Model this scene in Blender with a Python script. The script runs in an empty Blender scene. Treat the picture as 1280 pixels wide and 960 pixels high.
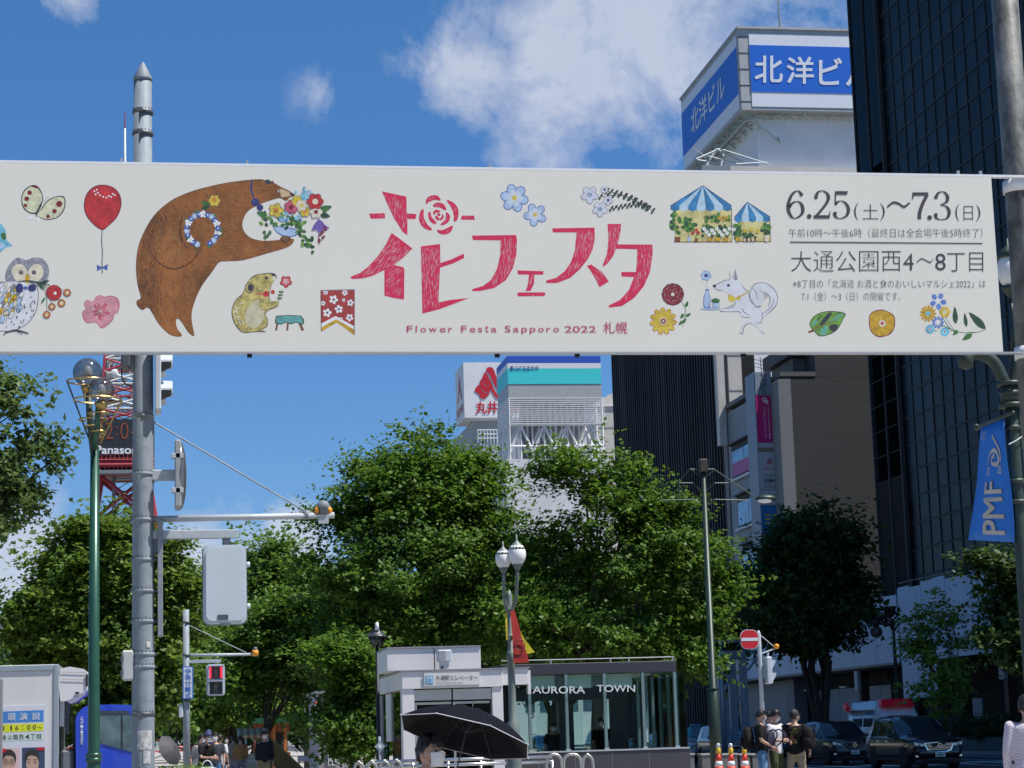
import bpy, math, random
import numpy as np
from mathutils import Vector, Matrix
S = bpy.context.scene
COL = S.collection
R = math.radians
# ---------------------------------------------------------------- camera (street grid = world axes, +Y down the avenue)
FPX = 2620.0
YAW, PITCH, ROLL = R(9.5), R(9.5), R(1.72)
CAMZ = 1.5
F = Vector((math.sin(YAW)*math.cos(PITCH), math.cos(YAW)*math.cos(PITCH), math.sin(PITCH)))
RT = Vector((math.cos(YAW), -math.sin(YAW), 0))
UP = RT.cross(F)
RT2 = RT*math.cos(ROLL) - UP*math.sin(ROLL)
UP2 = UP*math.cos(ROLL) + RT*math.sin(ROLL)
cd = bpy.data.cameras.new('camera'); cam = bpy.data.objects.new('camera', cd); COL.objects.link(cam)
cd.sensor_width = 36; cd.lens = 36*FPX/1280; cd.clip_end = 20000; cd.clip_start = .1
m = Matrix.Identity(4)
for i in range(3):
    m[i][0] = RT2[i]; m[i][1] = UP2[i]; m[i][2] = -F[i]
m[2][3] = CAMZ
cam.matrix_world = m
S.camera = cam
S.render.resolution_x = 1024; S.render.resolution_y = 768
# ---------------------------------------------------------------- sky, sun, exposure
SUN_EL, SUN_AZ = R(62), R(117)            # azimuth clockwise from +Y: to the right and a little behind
w = bpy.data.worlds.new('World'); S.world = w; w.use_nodes = True
nt = w.node_tree; N = nt.nodes; L = nt.links; N.clear()
def nd(t, **k):
    n = N.new(t)
    for a, b in k.items(): setattr(n, a, b)
    return n
out = nd('ShaderNodeOutputWorld'); bg = nd('ShaderNodeBackground'); bg.inputs[1].default_value = .085
sky = nd('ShaderNodeTexSky'); sky.sky_type = 'NISHITA'; sky.sun_disc = False
sky.sun_elevation = SUN_EL; sky.sun_rotation = SUN_AZ; sky.air_density = 1.0; sky.dust_density = .25; sky.ozone_density = 1.6
tc = nd('ShaderNodeTexCoord')
n1 = nd('ShaderNodeTexNoise'); n1.inputs['Scale'].default_value = 14; n1.inputs['Detail'].default_value = 10; n1.inputs['Roughness'].default_value = .66
n1.inputs['Distortion'].default_value = .35
L.new(tc.outputs['Generated'], n1.inputs['Vector'])
sep = nd('ShaderNodeSeparateXYZ'); L.new(tc.outputs['Generated'], sep.inputs[0])
n2 = nd('ShaderNodeTexNoise'); n2.inputs['Scale'].default_value = 2.2; n2.inputs['Detail'].default_value = 3
L.new(tc.outputs['Generated'], n2.inputs['Vector'])
def ray(px, py):
    return F*FPX + RT2*(px-640) + UP2*(480-py)
def mth(op, a, b=None, clamp=False):
    n = nd('ShaderNodeMath', operation=op); n.use_clamp = clamp
    for i, v in enumerate((a, b)):
        if v is None: continue
        if isinstance(v, (int, float)): n.inputs[i].default_value = v
        else: L.new(v, n.inputs[i])
    return n.outputs[0]
# cloud banks: direction (given by where they stand in the sky), angular radius, strength
acc = None
for px, py, rad, s in [(790, -10, .062, .80), (735, 95, .045, .72), (880, 70, .07, .70), (710, 165, .036, .55), (585, 85, .028, .60), (540, 80, .018, .46), (640, 20, .03, .46), (398, 118, .013, .33), (985, 60, .055, .60),
                       (230, 88, .018, .36), (88, 0, .016, .50), (860, 175, .05, .5), (25, 700, .028, 1.0), (370, 672, .018, 1.0), (250, 705, .022, .9), (300, 790, .05, .9), (-60, 720, .05, .9), (1500, 100, .08, .6)]:
    d = ray(px, py).normalized()
    dist = nd('ShaderNodeVectorMath', operation='DISTANCE'); L.new(tc.outputs['Generated'], dist.inputs[0]); dist.inputs[1].default_value = d
    a = mth('DIVIDE', dist.outputs['Value'], rad*1.6)
    a = mth('SUBTRACT', 1.0, a, True)
    a = mth('MULTIPLY', a, s)
    acc = a if acc is None else mth('MAXIMUM', acc, a)
gen = mth('MULTIPLY', mth('SUBTRACT', n2.outputs['Fac'], .62, True), 2.0)      # scattered cloud over the rest of the sky
behind = mth('SUBTRACT', .80, sep.outputs['Y'], True)
gen = mth('MULTIPLY', gen, mth('MULTIPLY', behind, 4.0, True))
acc = mth('MAXIMUM', acc, gen)
c = mth('ADD', mth('MULTIPLY', mth('SUBTRACT', n1.outputs['Fac'], .5), 3.0), mth('MULTIPLY', acc, 1.5))
c = mth('SUBTRACT', c, .38, True)
c = mth('MULTIPLY', c, mth('MULTIPLY', acc, 4.0, True))
c = mth('MULTIPLY', c, 1.15, True); c = mth('MINIMUM', c, mth('ADD', .66, mth('MULTIPLY', n1.outputs['Fac'], .3)))
mix = nd('ShaderNodeMix', data_type='RGBA'); L.new(c, mix.inputs[0])
sat = nd('ShaderNodeHueSaturation'); sat.inputs['Saturation'].default_value = 1.28; sat.inputs['Value'].default_value = .94; L.new(sky.outputs[0], sat.inputs['Color'])
# deep clear-air blue: the pale band the plain model gives near the horizon is toned toward blue
el = mth('MULTIPLY', mth('MAXIMUM', sep.outputs['Z'], 0.0), 2.2, True)
rp = nd('ShaderNodeValToRGB'); rp.color_ramp.elements[0].color = (.42, .62, 1.0, 1); rp.color_ramp.elements[1].color = (.80, .95, 1.05, 1); L.new(el, rp.inputs[0])
tint = nd('ShaderNodeMix', data_type='RGBA', blend_type='MULTIPLY'); tint.inputs[0].default_value = 1; L.new(sat.outputs[0], tint.inputs[6]); L.new(rp.outputs[0], tint.inputs[7])
L.new(tint.outputs[2], mix.inputs[6]); mix.inputs[7].default_value = (5.0, 5.4, 6.4, 1)
L.new(mix.outputs[2], bg.inputs[0]); L.new(bg.outputs[0], out.inputs[0])
sd = bpy.data.lights.new('sun', 'SUN'); sd.energy = 4.8; sd.angle = R(.5); sd.color = (1, .955, .89)
sun = bpy.data.objects.new('sun', sd); COL.objects.link(sun)
sdir = Vector((math.sin(SUN_AZ)*math.cos(SUN_EL), math.cos(SUN_AZ)*math.cos(SUN_EL), math.sin(SUN_EL)))
sun.rotation_euler = sdir.to_track_quat('Z', 'Y').to_euler()
S.view_settings.view_transform = 'Standard'; S.view_settings.look = 'None'; S.view_settings.gamma = 1
S.view_settings.exposure = 0.5
S.cycles.max_bounces = 6; S.cycles.transparent_max_bounces = 16; S.cycles.caustics_reflective = False; S.cycles.caustics_refractive = False
# ---------------------------------------------------------------- placing: where a sight line of the survey meets a real plane
def at(px, py, Y=None, X=None, Z=None):
    d = ray(px, py)
    if Y is not None: t = Y/d.y
    elif X is not None: t = X/d.x
    else: t = (Z-CAMZ)/d.z
    return Vector((d.x*t, d.y*t, CAMZ+d.z*t))
def gx(px, Y, py=930): return at(px, py, Y=Y).x
# ---------------------------------------------------------------- materials
MATS = {}
def M(name, col=None, rough=.6, metal=0, var=.08, scale=3, bump=0, bscale=None, emit=None, spec=.5, coat=0, stretch=None, streak=0):
    if name in MATS: return MATS[name]
    mt = bpy.data.materials.new(name); mt.use_nodes = True; MATS[name] = mt
    t = mt.node_tree; b = t.nodes['Principled BSDF']
    b.inputs['Roughness'].default_value = rough; b.inputs['Metallic'].default_value = metal
    b.inputs['Specular IOR Level'].default_value = spec; b.inputs['Coat Weight'].default_value = coat
    tcn = t.nodes.new('ShaderNodeTexCoord'); vec = tcn.outputs['Object']
    if stretch:
        mp = t.nodes.new('ShaderNodeMapping'); mp.inputs['Scale'].default_value = stretch; t.links.new(vec, mp.inputs[0]); vec = mp.outputs[0]
    nz = t.nodes.new('ShaderNodeTexNoise'); nz.inputs['Scale'].default_value = scale; nz.inputs['Detail'].default_value = 6; nz.inputs['Roughness'].default_value = .65
    t.links.new(vec, nz.inputs['Vector'])
    rp = t.nodes.new('ShaderNodeValToRGB'); e = rp.color_ramp.elements
    e[0].position = .3; e[1].position = .7
    e[0].color = tuple(max(0, x*(1-var*1.6)) for x in col)+(1,); e[1].color = tuple(min(1, x*(1+var)) for x in col)+(1,)
    t.links.new(nz.outputs['Fac'], rp.inputs[0]); colout = rp.outputs[0]
    if streak:
        mp2 = t.nodes.new('ShaderNodeMapping'); mp2.inputs['Scale'].default_value = (3, 3, .25); t.links.new(tcn.outputs['Object'], mp2.inputs[0])
        ns = t.nodes.new('ShaderNodeTexNoise'); ns.inputs['Scale'].default_value = 2.5; ns.inputs['Detail'].default_value = 5; t.links.new(mp2.outputs[0], ns.inputs['Vector'])
        mr = t.nodes.new('ShaderNodeMapRange'); mr.inputs[1].default_value = .45; mr.inputs[2].default_value = .75; mr.inputs[3].default_value = 0; mr.inputs[4].default_value = streak
        t.links.new(ns.outputs['Fac'], mr.inputs[0])
        mx = t.nodes.new('ShaderNodeMix'); mx.data_type = 'RGBA'; t.links.new(mr.outputs[0], mx.inputs[0]); t.links.new(colout, mx.inputs[6]); mx.inputs[7].default_value = tuple(x*.45 for x in col)+(1,)
        colout = mx.outputs[2]
    t.links.new(colout, b.inputs['Base Color'])
    if emit:
        b.inputs['Emission Color'].default_value = tuple(emit[:3])+(1,); b.inputs['Emission Strength'].default_value = emit[3]
    if bump:
        bp_ = t.nodes.new('ShaderNodeBump'); bp_.inputs['Strength'].default_value = bump; bp_.inputs['Distance'].default_value = .02
        nb = t.nodes.new('ShaderNodeTexNoise'); nb.inputs['Scale'].default_value = bscale or scale*8; nb.inputs['Detail'].default_value = 4; t.links.new(vec, nb.inputs['Vector'])
        t.links.new(nb.outputs['Fac'], bp_.inputs['Height']); t.links.new(bp_.outputs[0], b.inputs['Normal'])
    return mt
def M_glass(name, tint=(.8, .9, .88), refl=.25, rough=.02, trans=1.0):
    if name in MATS: return MATS[name]
    mt = bpy.data.materials.new(name); mt.use_nodes = True; MATS[name] = mt
    t = mt.node_tree; t.nodes.clear()
    o = t.nodes.new('ShaderNodeOutputMaterial'); mx = t.nodes.new('ShaderNodeMixShader')
    tr = t.nodes.new('ShaderNodeBsdfTransparent'); tr.inputs[0].default_value = tuple(tint)+(1,)
    gl = t.nodes.new('ShaderNodeBsdfGlossy'); gl.inputs['Roughness'].default_value = rough; gl.inputs[0].default_value = (.9, .95, .95, 1)
    fr = t.nodes.new('ShaderNodeLayerWeight'); fr.inputs[0].default_value = refl
    t.links.new(fr.outputs['Fresnel'], mx.inputs[0]); t.links.new(tr.outputs[0], mx.inputs[1]); t.links.new(gl.outputs[0], mx.inputs[2]); t.links.new(mx.outputs[0], o.inputs[0])
    return mt
def M_leaf(name, c1, c2, trans=.35, rough=.55):
    if name in MATS: return MATS[name]
    mt = bpy.data.materials.new(name); mt.use_nodes = True; MATS[name] = mt
    t = mt.node_tree; b = t.nodes['Principled BSDF']; o = t.nodes['Material Output']
    b.inputs['Roughness'].default_value = rough; b.inputs['Specular IOR Level'].default_value = .35
    g = t.nodes.new('ShaderNodeNewGeometry'); tcn = t.nodes.new('ShaderNodeTexCoord')
    nz = t.nodes.new('ShaderNodeTexNoise'); nz.inputs['Scale'].default_value = .55; nz.inputs['Detail'].default_value = 3; t.links.new(tcn.outputs['Object'], nz.inputs['Vector'])
    a = t.nodes.new('ShaderNodeMath'); a.operation = 'MULTIPLY'; a.inputs[1].default_value = .55; t.links.new(g.outputs['Random Per Island'], a.inputs[0])
    a2 = t.nodes.new('ShaderNodeMath'); a2.operation = 'MULTIPLY_ADD'; a2.inputs[1].default_value = 1.5; a2.inputs[2].default_value = -.5; t.links.new(nz.outputs['Fac'], a2.inputs[0])
    a3 = t.nodes.new('ShaderNodeMath'); a3.operation = 'ADD'; a3.use_clamp = True; t.links.new(a.outputs[0], a3.inputs[0]); t.links.new(a2.outputs[0], a3.inputs[1])
    rp = t.nodes.new('ShaderNodeValToRGB'); e = rp.color_ramp.elements; e[0].color = tuple(c1)+(1,); e[1].color = tuple(c2)+(1,)
    t.links.new(a3.outputs[0], rp.inputs[0]); t.links.new(rp.outputs[0], b.inputs['Base Color'])
    tl = t.nodes.new('ShaderNodeBsdfTranslucent'); hs = t.nodes.new('ShaderNodeHueSaturation'); hs.inputs['Value'].default_value = 1.5; hs.inputs['Hue'].default_value = .485; t.links.new(rp.outputs[0], hs.inputs['Color']); t.links.new(hs.outputs[0], tl.inputs[0])
    mx = t.nodes.new('ShaderNodeMixShader'); mx.inputs[0].default_value = trans
    t.links.new(b.outputs[0], mx.inputs[1]); t.links.new(tl.outputs[0], mx.inputs[2]); t.links.new(mx.outputs[0], o.inputs[0])
    return mt
# ---------------------------------------------------------------- things and meshes
def tag(o, label, cat, group=None):
    o['label'] = label; o['category'] = cat
    if group: o['group'] = group
    return o
def thing(name, label, cat, loc=(0, 0, 0), rz=0, group=None):
    o = bpy.data.objects.new(name, None); COL.objects.link(o); o.location = loc; o.rotation_euler = (0, 0, rz); o.empty_display_size = .3
    return tag(o, label, cat, group)
def rloc(p):
    v = Vector((0, 0, 0))
    while p is not None: v += p.location; p = p.parent
    return v
def link_mesh(name, me, parent=None):
    o = bpy.data.objects.new(name, me); COL.objects.link(o)
    if parent: o.parent = parent
    return o
class MB:
    def __init__(s): s.v = []; s.f = []; s.m = []; s.sm = []; s.cur = 0; s.smooth = False; s.T = None
    def add(s, vs, fs):
        n = len(s.v)
        if s.T is not None: vs = [s.T @ Vector(v) for v in vs]
        s.v += [tuple(v) for v in vs]
        for f in fs: s.f.append([i+n for i in f]); s.m.append(s.cur); s.sm.append(s.smooth)
        return s
    def box(s, a, b, bev=0):
        x0, y0, z0 = (min(a[i], b[i]) for i in range(3)); x1, y1, z1 = (max(a[i], b[i]) for i in range(3))
        if not bev:
            return s.add([(x0,y0,z0),(x1,y0,z0),(x1,y1,z0),(x0,y1,z0),(x0,y0,z1),(x1,y0,z1),(x1,y1,z1),(x0,y1,z1)],
                         [(0,3,2,1),(4,5,6,7),(0,1,5,4),(1,2,6,5),(2,3,7,6),(3,0,4,7)])
        e = min(bev, (x1-x0)/2.1, (y1-y0)/2.1, (z1-z0)/2.1); V = []
        for X, Y, Z, sx, sy, sz in [(x,y,z,i,j,k) for (x,i) in ((x0,1),(x1,-1)) for (y,j) in ((y0,1),(y1,-1)) for (z,k) in ((z0,1),(z1,-1))]:
            V += [(X, Y+sy*e, Z+sz*e), (X+sx*e, Y, Z+sz*e), (X+sx*e, Y+sy*e, Z)]
        c = lambda i, j, k: (i*4+j*2+k)*3
        Fc = []
        for i in (0, 1):
            q = [c(i,0,0), c(i,0,1), c(i,1,1), c(i,1,0)]; Fc.append(q if i == 0 else q[::-1])
            q = [c(0,i,0)+1, c(1,i,0)+1, c(1,i,1)+1, c(0,i,1)+1]; Fc.append(q if i == 0 else q[::-1])
            q = [c(0,0,i)+2, c(0,1,i)+2, c(1,1,i)+2, c(1,0,i)+2]; Fc.append(q if i == 0 else q[::-1])
        for i in (0, 1):
            for j in (0, 1):
                Fc.append([c(i,j,0)+0, c(i,j,1)+0, c(i,j,1)+1, c(i,j,0)+1])
                Fc.append([c(i,0,j)+0, c(i,1,j)+0, c(i,1,j)+2, c(i,0,j)+2])
                Fc.append([c(0,i,j)+1, c(1,i,j)+1, c(1,i,j)+2, c(0,i,j)+2])
                for k in (0, 1): Fc.append([c(i,j,k), c(i,j,k)+1, c(i,j,k)+2])
        # duplicates in the corner loop are harmless to the outline but removed here
        seen = set(); F2 = []
        for q in Fc:
            kx = tuple(sorted(q))
            if kx not in seen: seen.add(kx); F2.append(q)
        return s.add(V, F2)
    def tube(s, pts, r, n=8, cap=True):
        pts = [Vector(p) for p in pts]; rs = r if isinstance(r, (list, tuple)) else [r]*len(pts)
        V = []; Fc = []; prev = None
        for i, p in enumerate(pts):
            d = (pts[min(i+1, len(pts)-1)]-pts[max(i-1, 0)]).normalized()
            if prev is None:
                a = Vector((0, 0, 1)) if abs(d.z) < .9 else Vector((1, 0, 0)); u = d.cross(a).normalized()
            else: u = (prev-d*prev.dot(d)).normalized()
            prev = u; vv = d.cross(u)
            for k in range(n):
                t = 2*math.pi*k/n; V.append(p+(u*math.cos(t)+vv*math.sin(t))*rs[i])
        for i in range(len(pts)-1):
            for k in range(n):
                k2 = (k+1) % n; Fc.append((i*n+k, i*n+k2, (i+1)*n+k2, (i+1)*n+k))
        if cap: Fc.append(tuple(range(n))[::-1]); Fc.append(tuple(range((len(pts)-1)*n, len(pts)*n)))
        o = s.smooth; s.smooth = n > 6; s.add(V, Fc); s.smooth = o
        return s
    def lathe(s, prof, c=(0, 0, 0), n=20):
        V = []; Fc = []
        for r, z in prof:
            for k in range(n):
                t = 2*math.pi*k/n; V.append((c[0]+r*math.cos(t), c[1]+r*math.sin(t), c[2]+z))
        for i in range(len(prof)-1):
            for k in range(n):
                k2 = (k+1) % n; Fc.append((i*n+k, i*n+k2, (i+1)*n+k2, (i+1)*n+k))
        if prof[0][0] > 1e-4: Fc.append(tuple(range(n))[::-1])
        if prof[-1][0] > 1e-4: Fc.append(tuple(range((len(prof)-1)*n, len(prof)*n)))
        o = s.smooth; s.smooth = True; s.add(V, Fc); s.smooth = o
        return s
    def ring(s, c, rad, r, ax='Z', n=24, k=6):
        V = []; Fc = []
        for i in range(n):
            t = 2*math.pi*i/n
            for j in range(k):
                q = 2*math.pi*j/k; rr = rad+r*math.cos(q); h = r*math.sin(q)
                p = {'Z': (rr*math.cos(t), rr*math.sin(t), h), 'Y': (rr*math.cos(t), h, rr*math.sin(t)), 'X': (h, rr*math.cos(t), rr*math.sin(t))}[ax]
                V.append((c[0]+p[0], c[1]+p[1], c[2]+p[2])); Fc.append((i*k+j, ((i+1)%n)*k+j, ((i+1)%n)*k+(j+1)%k, i*k+(j+1)%k))
        s.add(V, Fc); return s
    def sphere(s, c, r, sc=(1, 1, 1), n=16):
        pr = []; h = n//2
        V = []; Fc = []
        for i in range(h+1):
            a = math.pi*i/h
            for k in range(n):
                t = 2*math.pi*k/n; V.append((c[0]+r*sc[0]*math.sin(a)*math.cos(t), c[1]+r*sc[1]*math.sin(a)*math.sin(t), c[2]+r*sc[2]*math.cos(a)))
        for i in range(h):
            for k in range(n):
                k2 = (k+1) % n; Fc.append((i*n+k, (i+1)*n+k, (i+1)*n+k2, i*n+k2))
        o = s.smooth; s.smooth = True; s.add(V, Fc); s.smooth = o
        return s
    def prism(s, pts, vec):                     # closed outline pushed along vec
        n = len(pts); vec = Vector(vec); P = [Vector(p) for p in pts]
        return s.add(P+[p+vec for p in P], [list(range(n))[::-1], list(range(n, 2*n))]+[(i, (i+1) % n, n+(i+1) % n, n+i) for i in range(n)])
    def build(s, name, mats, parent=None, local=False):
        if not isinstance(mats, (list, tuple)): mats = [mats]
        o_ = Vector((0, 0, 0)) if local else rloc(parent)
        me = bpy.data.meshes.new(name)
        me.from_pydata([(v[0]-o_.x, v[1]-o_.y, v[2]-o_.z) for v in s.v], [], s.f)
        for mm in mats: me.materials.append(mm)
        me.polygons.foreach_set('material_index', s.m); me.polygons.foreach_set('use_smooth', s.sm); me.update()
        return link_mesh(name, me, parent)
def bx(name, a, b, mat, parent=None, bev=0, local=False): return MB().box(a, b, bev).build(name, mat, parent, local)
def tb(name, pts, r, mat, parent=None, n=10, local=False): return MB().tube(pts, r, n).build(name, mat, parent, local)
def struct(o): o['kind'] = 'structure'; return o
def stuff(o): o['kind'] = 'stuff'; return o
def copy_tree(o, parent=None):
    c_ = o.copy(); COL.objects.link(c_); c_.parent = parent
    for ch in list(CH.get(o.name, [])) or [x for x in o.children]: copy_tree(ch, c_)
    return c_
CH = {}
# ---------------------------------------------------------------- lettering
def text_mesh(s, off=0.0):
    cu = bpy.data.curves.new('t', 'FONT'); cu.body = s; cu.size = 1; cu.offset = off; cu.resolution_u = 3
    ob = bpy.data.objects.new('t', cu); COL.objects.link(ob)
    dg = bpy.context.evaluated_depsgraph_get(); me = bpy.data.meshes.new_from_object(ob.evaluated_get(dg))
    bpy.data.objects.remove(ob); bpy.data.curves.remove(cu)
    v = [(p.co.x, p.co.y) for p in me.vertices]; f = [tuple(p.vertices) for p in me.polygons]
    bpy.data.meshes.remove(me)
    return v, f
def tmap(mb, body, off, fn):
    """lay lettering out in the unit square; heavier letters are a few copies side by side, each a hair prouder"""
    bold = off > .011; v, f = text_mesh(body, 0 if bold else off)
    if not v: return
    xs = [a[0] for a in v]; ys = [a[1] for a in v]; ax, dx, ay, dy = min(xs), max(max(xs)-min(xs), 1e-3), min(ys), max(max(ys)-min(ys), 1e-3)
    o = off*.62
    for i, (sx, sy) in enumerate(((-1, -1), (1, -1), (1, 1), (-1, 1), (0, 0)) if bold else ((0, 0),)):
        mb.add([fn((x-ax+(sx*o if bold else 0)+o*bold)/(dx+2*o*bold), (y-ay+sy*o*bold+o*bold)/(dy+2*o*bold), i*.0006) for x, y in v], f)
class Surf:
    """a flat real surface given by a point and its axis; marks are laid a hair proud of it"""
    def __init__(s, X=None, Y=None): s.X = X; s.Y = Y
    def p(s, px, py, lift=0):
        if s.Y is not None: v = at(px, py, Y=s.Y); v.y -= lift
        else: v = at(px, py, X=s.X); v.x -= lift
        return v
    def text(s, mb, body, x0, y0, x1, y1, off=0.0, lift=.01, vertical=False, quad=None):
        """fit the lettering in the box x0..x1, y0(top)..y1(bottom)"""
        if vertical:
            n = len(body); h = (y1-y0)/n
            for i, ch in enumerate(body): s.text(mb, ch, x0, y0+h*(i+.05), x1, y0+h*(i+.95), off, lift)
            return
        tmap(mb, body, off, lambda a, b, l: s.p(x0+a*(x1-x0), y1-b*(y1-y0), lift+l))
    def poly(s, mb, pts, lift=.01):
        V = [s.p(x, y, lift) for x, y in pts]; mb.add(V, [list(range(len(V)))])
def smooth_closed(pts, k=5):
    n = len(pts); o = []
    for i in range(n):
        p0, p1, p2, p3 = pts[i-1], pts[i], pts[(i+1) % n], pts[(i+2) % n]
        for j in range(k):
            t = j/k; t2 = t*t; t3 = t2*t
            o.append(tuple(.5*((2*p1[a])+(-p0[a]+p2[a])*t+(2*p0[a]-5*p1[a]+4*p2[a]-p3[a])*t2+(-p0[a]+3*p1[a]-3*p2[a]+p3[a])*t3) for a in (0, 1)))
    return o
def smooth_open(pts, k=6):
    o = []; n = len(pts); P = [tuple(p) for p in pts]; d = len(P[0])
    for i in range(n-1):
        p0, p1, p2, p3 = P[max(i-1, 0)], P[i], P[i+1], P[min(i+2, n-1)]
        for j in range(k):
            t = j/k; t2 = t*t; t3 = t2*t
            o.append(tuple(.5*((2*p1[a])+(-p0[a]+p2[a])*t+(2*p0[a]-5*p1[a]+4*p2[a]-p3[a])*t2+(-p0[a]+3*p1[a]-3*p2[a]+p3[a])*t3) for a in range(d)))
    o.append(P[-1]); return o
# ================================================================ GROUND
asphalt = M('asphalt', (.055, .056, .06), .85, var=.25, scale=1.2, bump=.5, bscale=60)
paving = M('park_paving', (.36, .34, .31), .85, var=.2, scale=.8, bump=.3, bscale=30)
kerb_m = M('kerb_granite', (.33, .33, .32), .8, var=.2, scale=6)
paint_w = M('road_paint', (.72, .72, .70), .7, var=.18, scale=4)
struct(bx('ground', (-1500, -300, -1.0), (1500, 3000, -.004), M('far_ground', (.2, .2, .19), .9)))
struct(bx('road', (17.6, 39, -.3), (36, 700, 0), asphalt))
struct(bx('cross_road', (-400, 33.6, -.3), (400, 38.9, 0.0), asphalt))
struct(bx('corner_pavement', (-400, -40, -.3), (400, 33.4, .13), paving))
struct(bx('park_path', (-22, 39.2, -.3), (17.3, 440, .13), paving))
struct(bx('kerb', (17.3, 39.2, -.3), (17.6, 440, .15), kerb_m))
struct(bx('far_kerb', (36, 39.2, -.3), (36.3, 700, .15), kerb_m))
struct(bx('pavement', (36.3, 39.2, -.3), (400, 700, .135), M('grey_paving', (.2, .2, .2), .85, var=.2, scale=1)))
struct(bx('grass_verge', (-21, 60, .1), (-2.2, 400, .17), M('lawn', (.05, .10, .02), .9, var=.4, scale=4, bump=1, bscale=50)))
mk = MB()
for Xl in (21.0, 24.4, 27.8, 31.2):
    for k in range(26):
        y = 48+k*9.0
        mk.box((Xl-.08, y, .001), (Xl+.08, y+5.5, .005))
for Xl in (18.4, 34.6): mk.box((Xl-.08, 44, .001), (Xl+.08, 330, .005))
for k in range(12): mk.box((18.6+k*1.35, 72.5, .0015), (19.25+k*1.35, 76.5, .0055))
struct(mk.build('road_marking', paint_w))
for k in range(9): struct(bx('crosswalk_marking', (19+k*1.0, 34, .001), (19.5+k*1.0, 38.5, .005), paint_w))

# ================================================================ BIG BUILDINGS
white_wall = M('white_panel_wall', (.74, .74, .75), .55, var=.06, scale=.3, streak=.12)
cream = M('pale_render', (.55, .53, .5), .7, var=.08, scale=.5, streak=.15)
dark_frame = M('dark_metal_frame', (.014, .015, .017), .6, .1, spec=.25)
steel = M('galvanised_steel', (.22, .255, .285), .65, .05, var=.14, scale=7, bump=.15, bscale=25, streak=.42)
steel_l = M('pale_steel', (.40, .44, .47), .55, .1, var=.08, scale=6, streak=.15)
white_metal = M('white_painted_metal', (.72, .73, .74), .4, var=.05, scale=5)
winglass = M('window_glass', (.10, .16, .22), .08, var=.25, scale=.6, spec=.8)

def billboard_faces(t, X0, Y0, X1, Y1, z0, z1, m, name='sign_box'):
    return bx(name, (X0, Y0, z0), (X1, Y1, z1), m, t)

# ---- white building with the blue rooftop sign (two blocks away)
YH = 200.0
c0 = at(925, 90, Y=YH); XH = c0.x
zt, zb = at(923, 36, Y=YH).z, at(928, 137, Y=YH).z
ztp, zbp = zt, zb
Yfar = at(853, 170, X=XH).y
t = thing('rooftop_sign', 'blue and white rooftop sign box on the tall white building behind the banner', 'sign', (XH, YH, zb))
frame_grey = M('sign_frame_grey', (.42, .43, .43), .5, .2, var=.08, scale=1, streak=.3)
bx('sign_box', (XH, YH, zb), (XH+34, Yfar, zt), frame_grey, t)
sw = M('sign_white_sheet', (.70, .72, .78), .45, var=.02); sblu = M('sign_blue_sheet', (.012, .13, .58), .4, var=.04)
S1 = Surf(Y=YH); S2 = Surf(X=XH)
H = zt-zb
bx('front_sheet', (XH+1.1, YH-.06, zb+.35), (XH+33.5, YH+.001, zt-.5), sw, t)
bx('blue_band', (XH+1.1, YH-.10, zb+H*.22), (XH+33.5, YH-.059, zb+H*.80), sblu, t)
bx('side_sheet', (XH-.06, YH+.7, zb+.35), (XH+.001, Yfar-.3, zt-.5), sw, t)
bx('side_blue_band', (XH-.10, YH+.7, zb+H*.22), (XH-.059, Yfar-.3, zb+H*.80), sblu, t)
mbt = MB()
for ch, a, b in (('北', 943, 978), ('洋', 983, 1017), ('ビ', 1023, 1052), ('ル', 1057, 1088)):
    yo = (a-943)*.035
    S1.text(mbt, ch, a, 70+yo, b, 104+yo, .022, .14)
mbt.build('lettering', sw, t)
mbt = MB()
yA, yB = at(865, 150, X=XH).y, at(907, 110, X=XH).y
tmap(mbt, '北洋ビル', .02, lambda a, b, l: (XH-.13-l, yA+a*(yB-yA), zb+H*.36+b*H*.33))
mbt.build('side_lettering', sw, t)
for k in range(5):                                    # joints of the sign's corner post
    z = zb+H*(k+.5)/5; bx('joint', (XH-.03, YH-.03, z-.04), (XH+1.05, YH+.5, z+.04), dark_frame, t)
bx('cap_rail', (XH-.15, YH-.2, zt), (XH+34.2, Yfar+.1, zt+.25), frame_grey, t)
# steel work under the sign
rnd = random.Random(4)
tr = MB()
zl = zb-3.2
for i in range(11):
    ya = YH+1+i*(Yfar-YH-2)/10
    tr.tube([(XH+.6, ya, zb), (XH+4.2, ya, zl)], .10, 4); tr.tube([(XH+.6, ya, zb), (XH+.6, ya, zb-.9)], .07, 4); tr.tube([(XH+.6, ya, zb-.9), (XH+4.4, ya, zb-.2)], .07, 4)
    if i < 10:
        yb = YH+1+(i+1)*(Yfar-YH-2)/10
        tr.tube([(XH+.6, ya, zb-.9), (XH+.6, yb, zb-.1)], .07, 4); tr.tube([(XH+4.2, ya, zl), (XH+4.2, yb, zb-.3)], .09, 4); tr.tube([(XH+2.2, ya, zb-1.6), (XH+2.2, yb, zb-.3)], .08, 4)
tr.tube([(XH+.6, YH+1, zb-.9), (XH+.6, Yfar-1, zb-.9)], .1, 4); tr.tube([(XH+2.2, YH+1, zb-1.6), (XH+2.2, Yfar-1, zb-1.6)], .1, 4)
for i in range(22):
    xa = XH+1+i*1.5
    tr.tube([(xa, YH+.9, zb), (xa+.75, YH+2.0, zb-.9)], .06, 4); tr.tube([(xa+.75, YH+2.0, zb-.9), (xa+1.5, YH+.9, zb)], .06, 4)
tr.build('support_truss', M('pale_green_truss', (.42, .52, .47), .6, var=.2, scale=2), t)
t2 = thing('tall_white_building', 'tall white windowless building holding up the blue rooftop sign', 'building', (XH+1, YH+1.2, 0))
XW = at(947, 180, Y=YH+1.6).x
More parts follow.
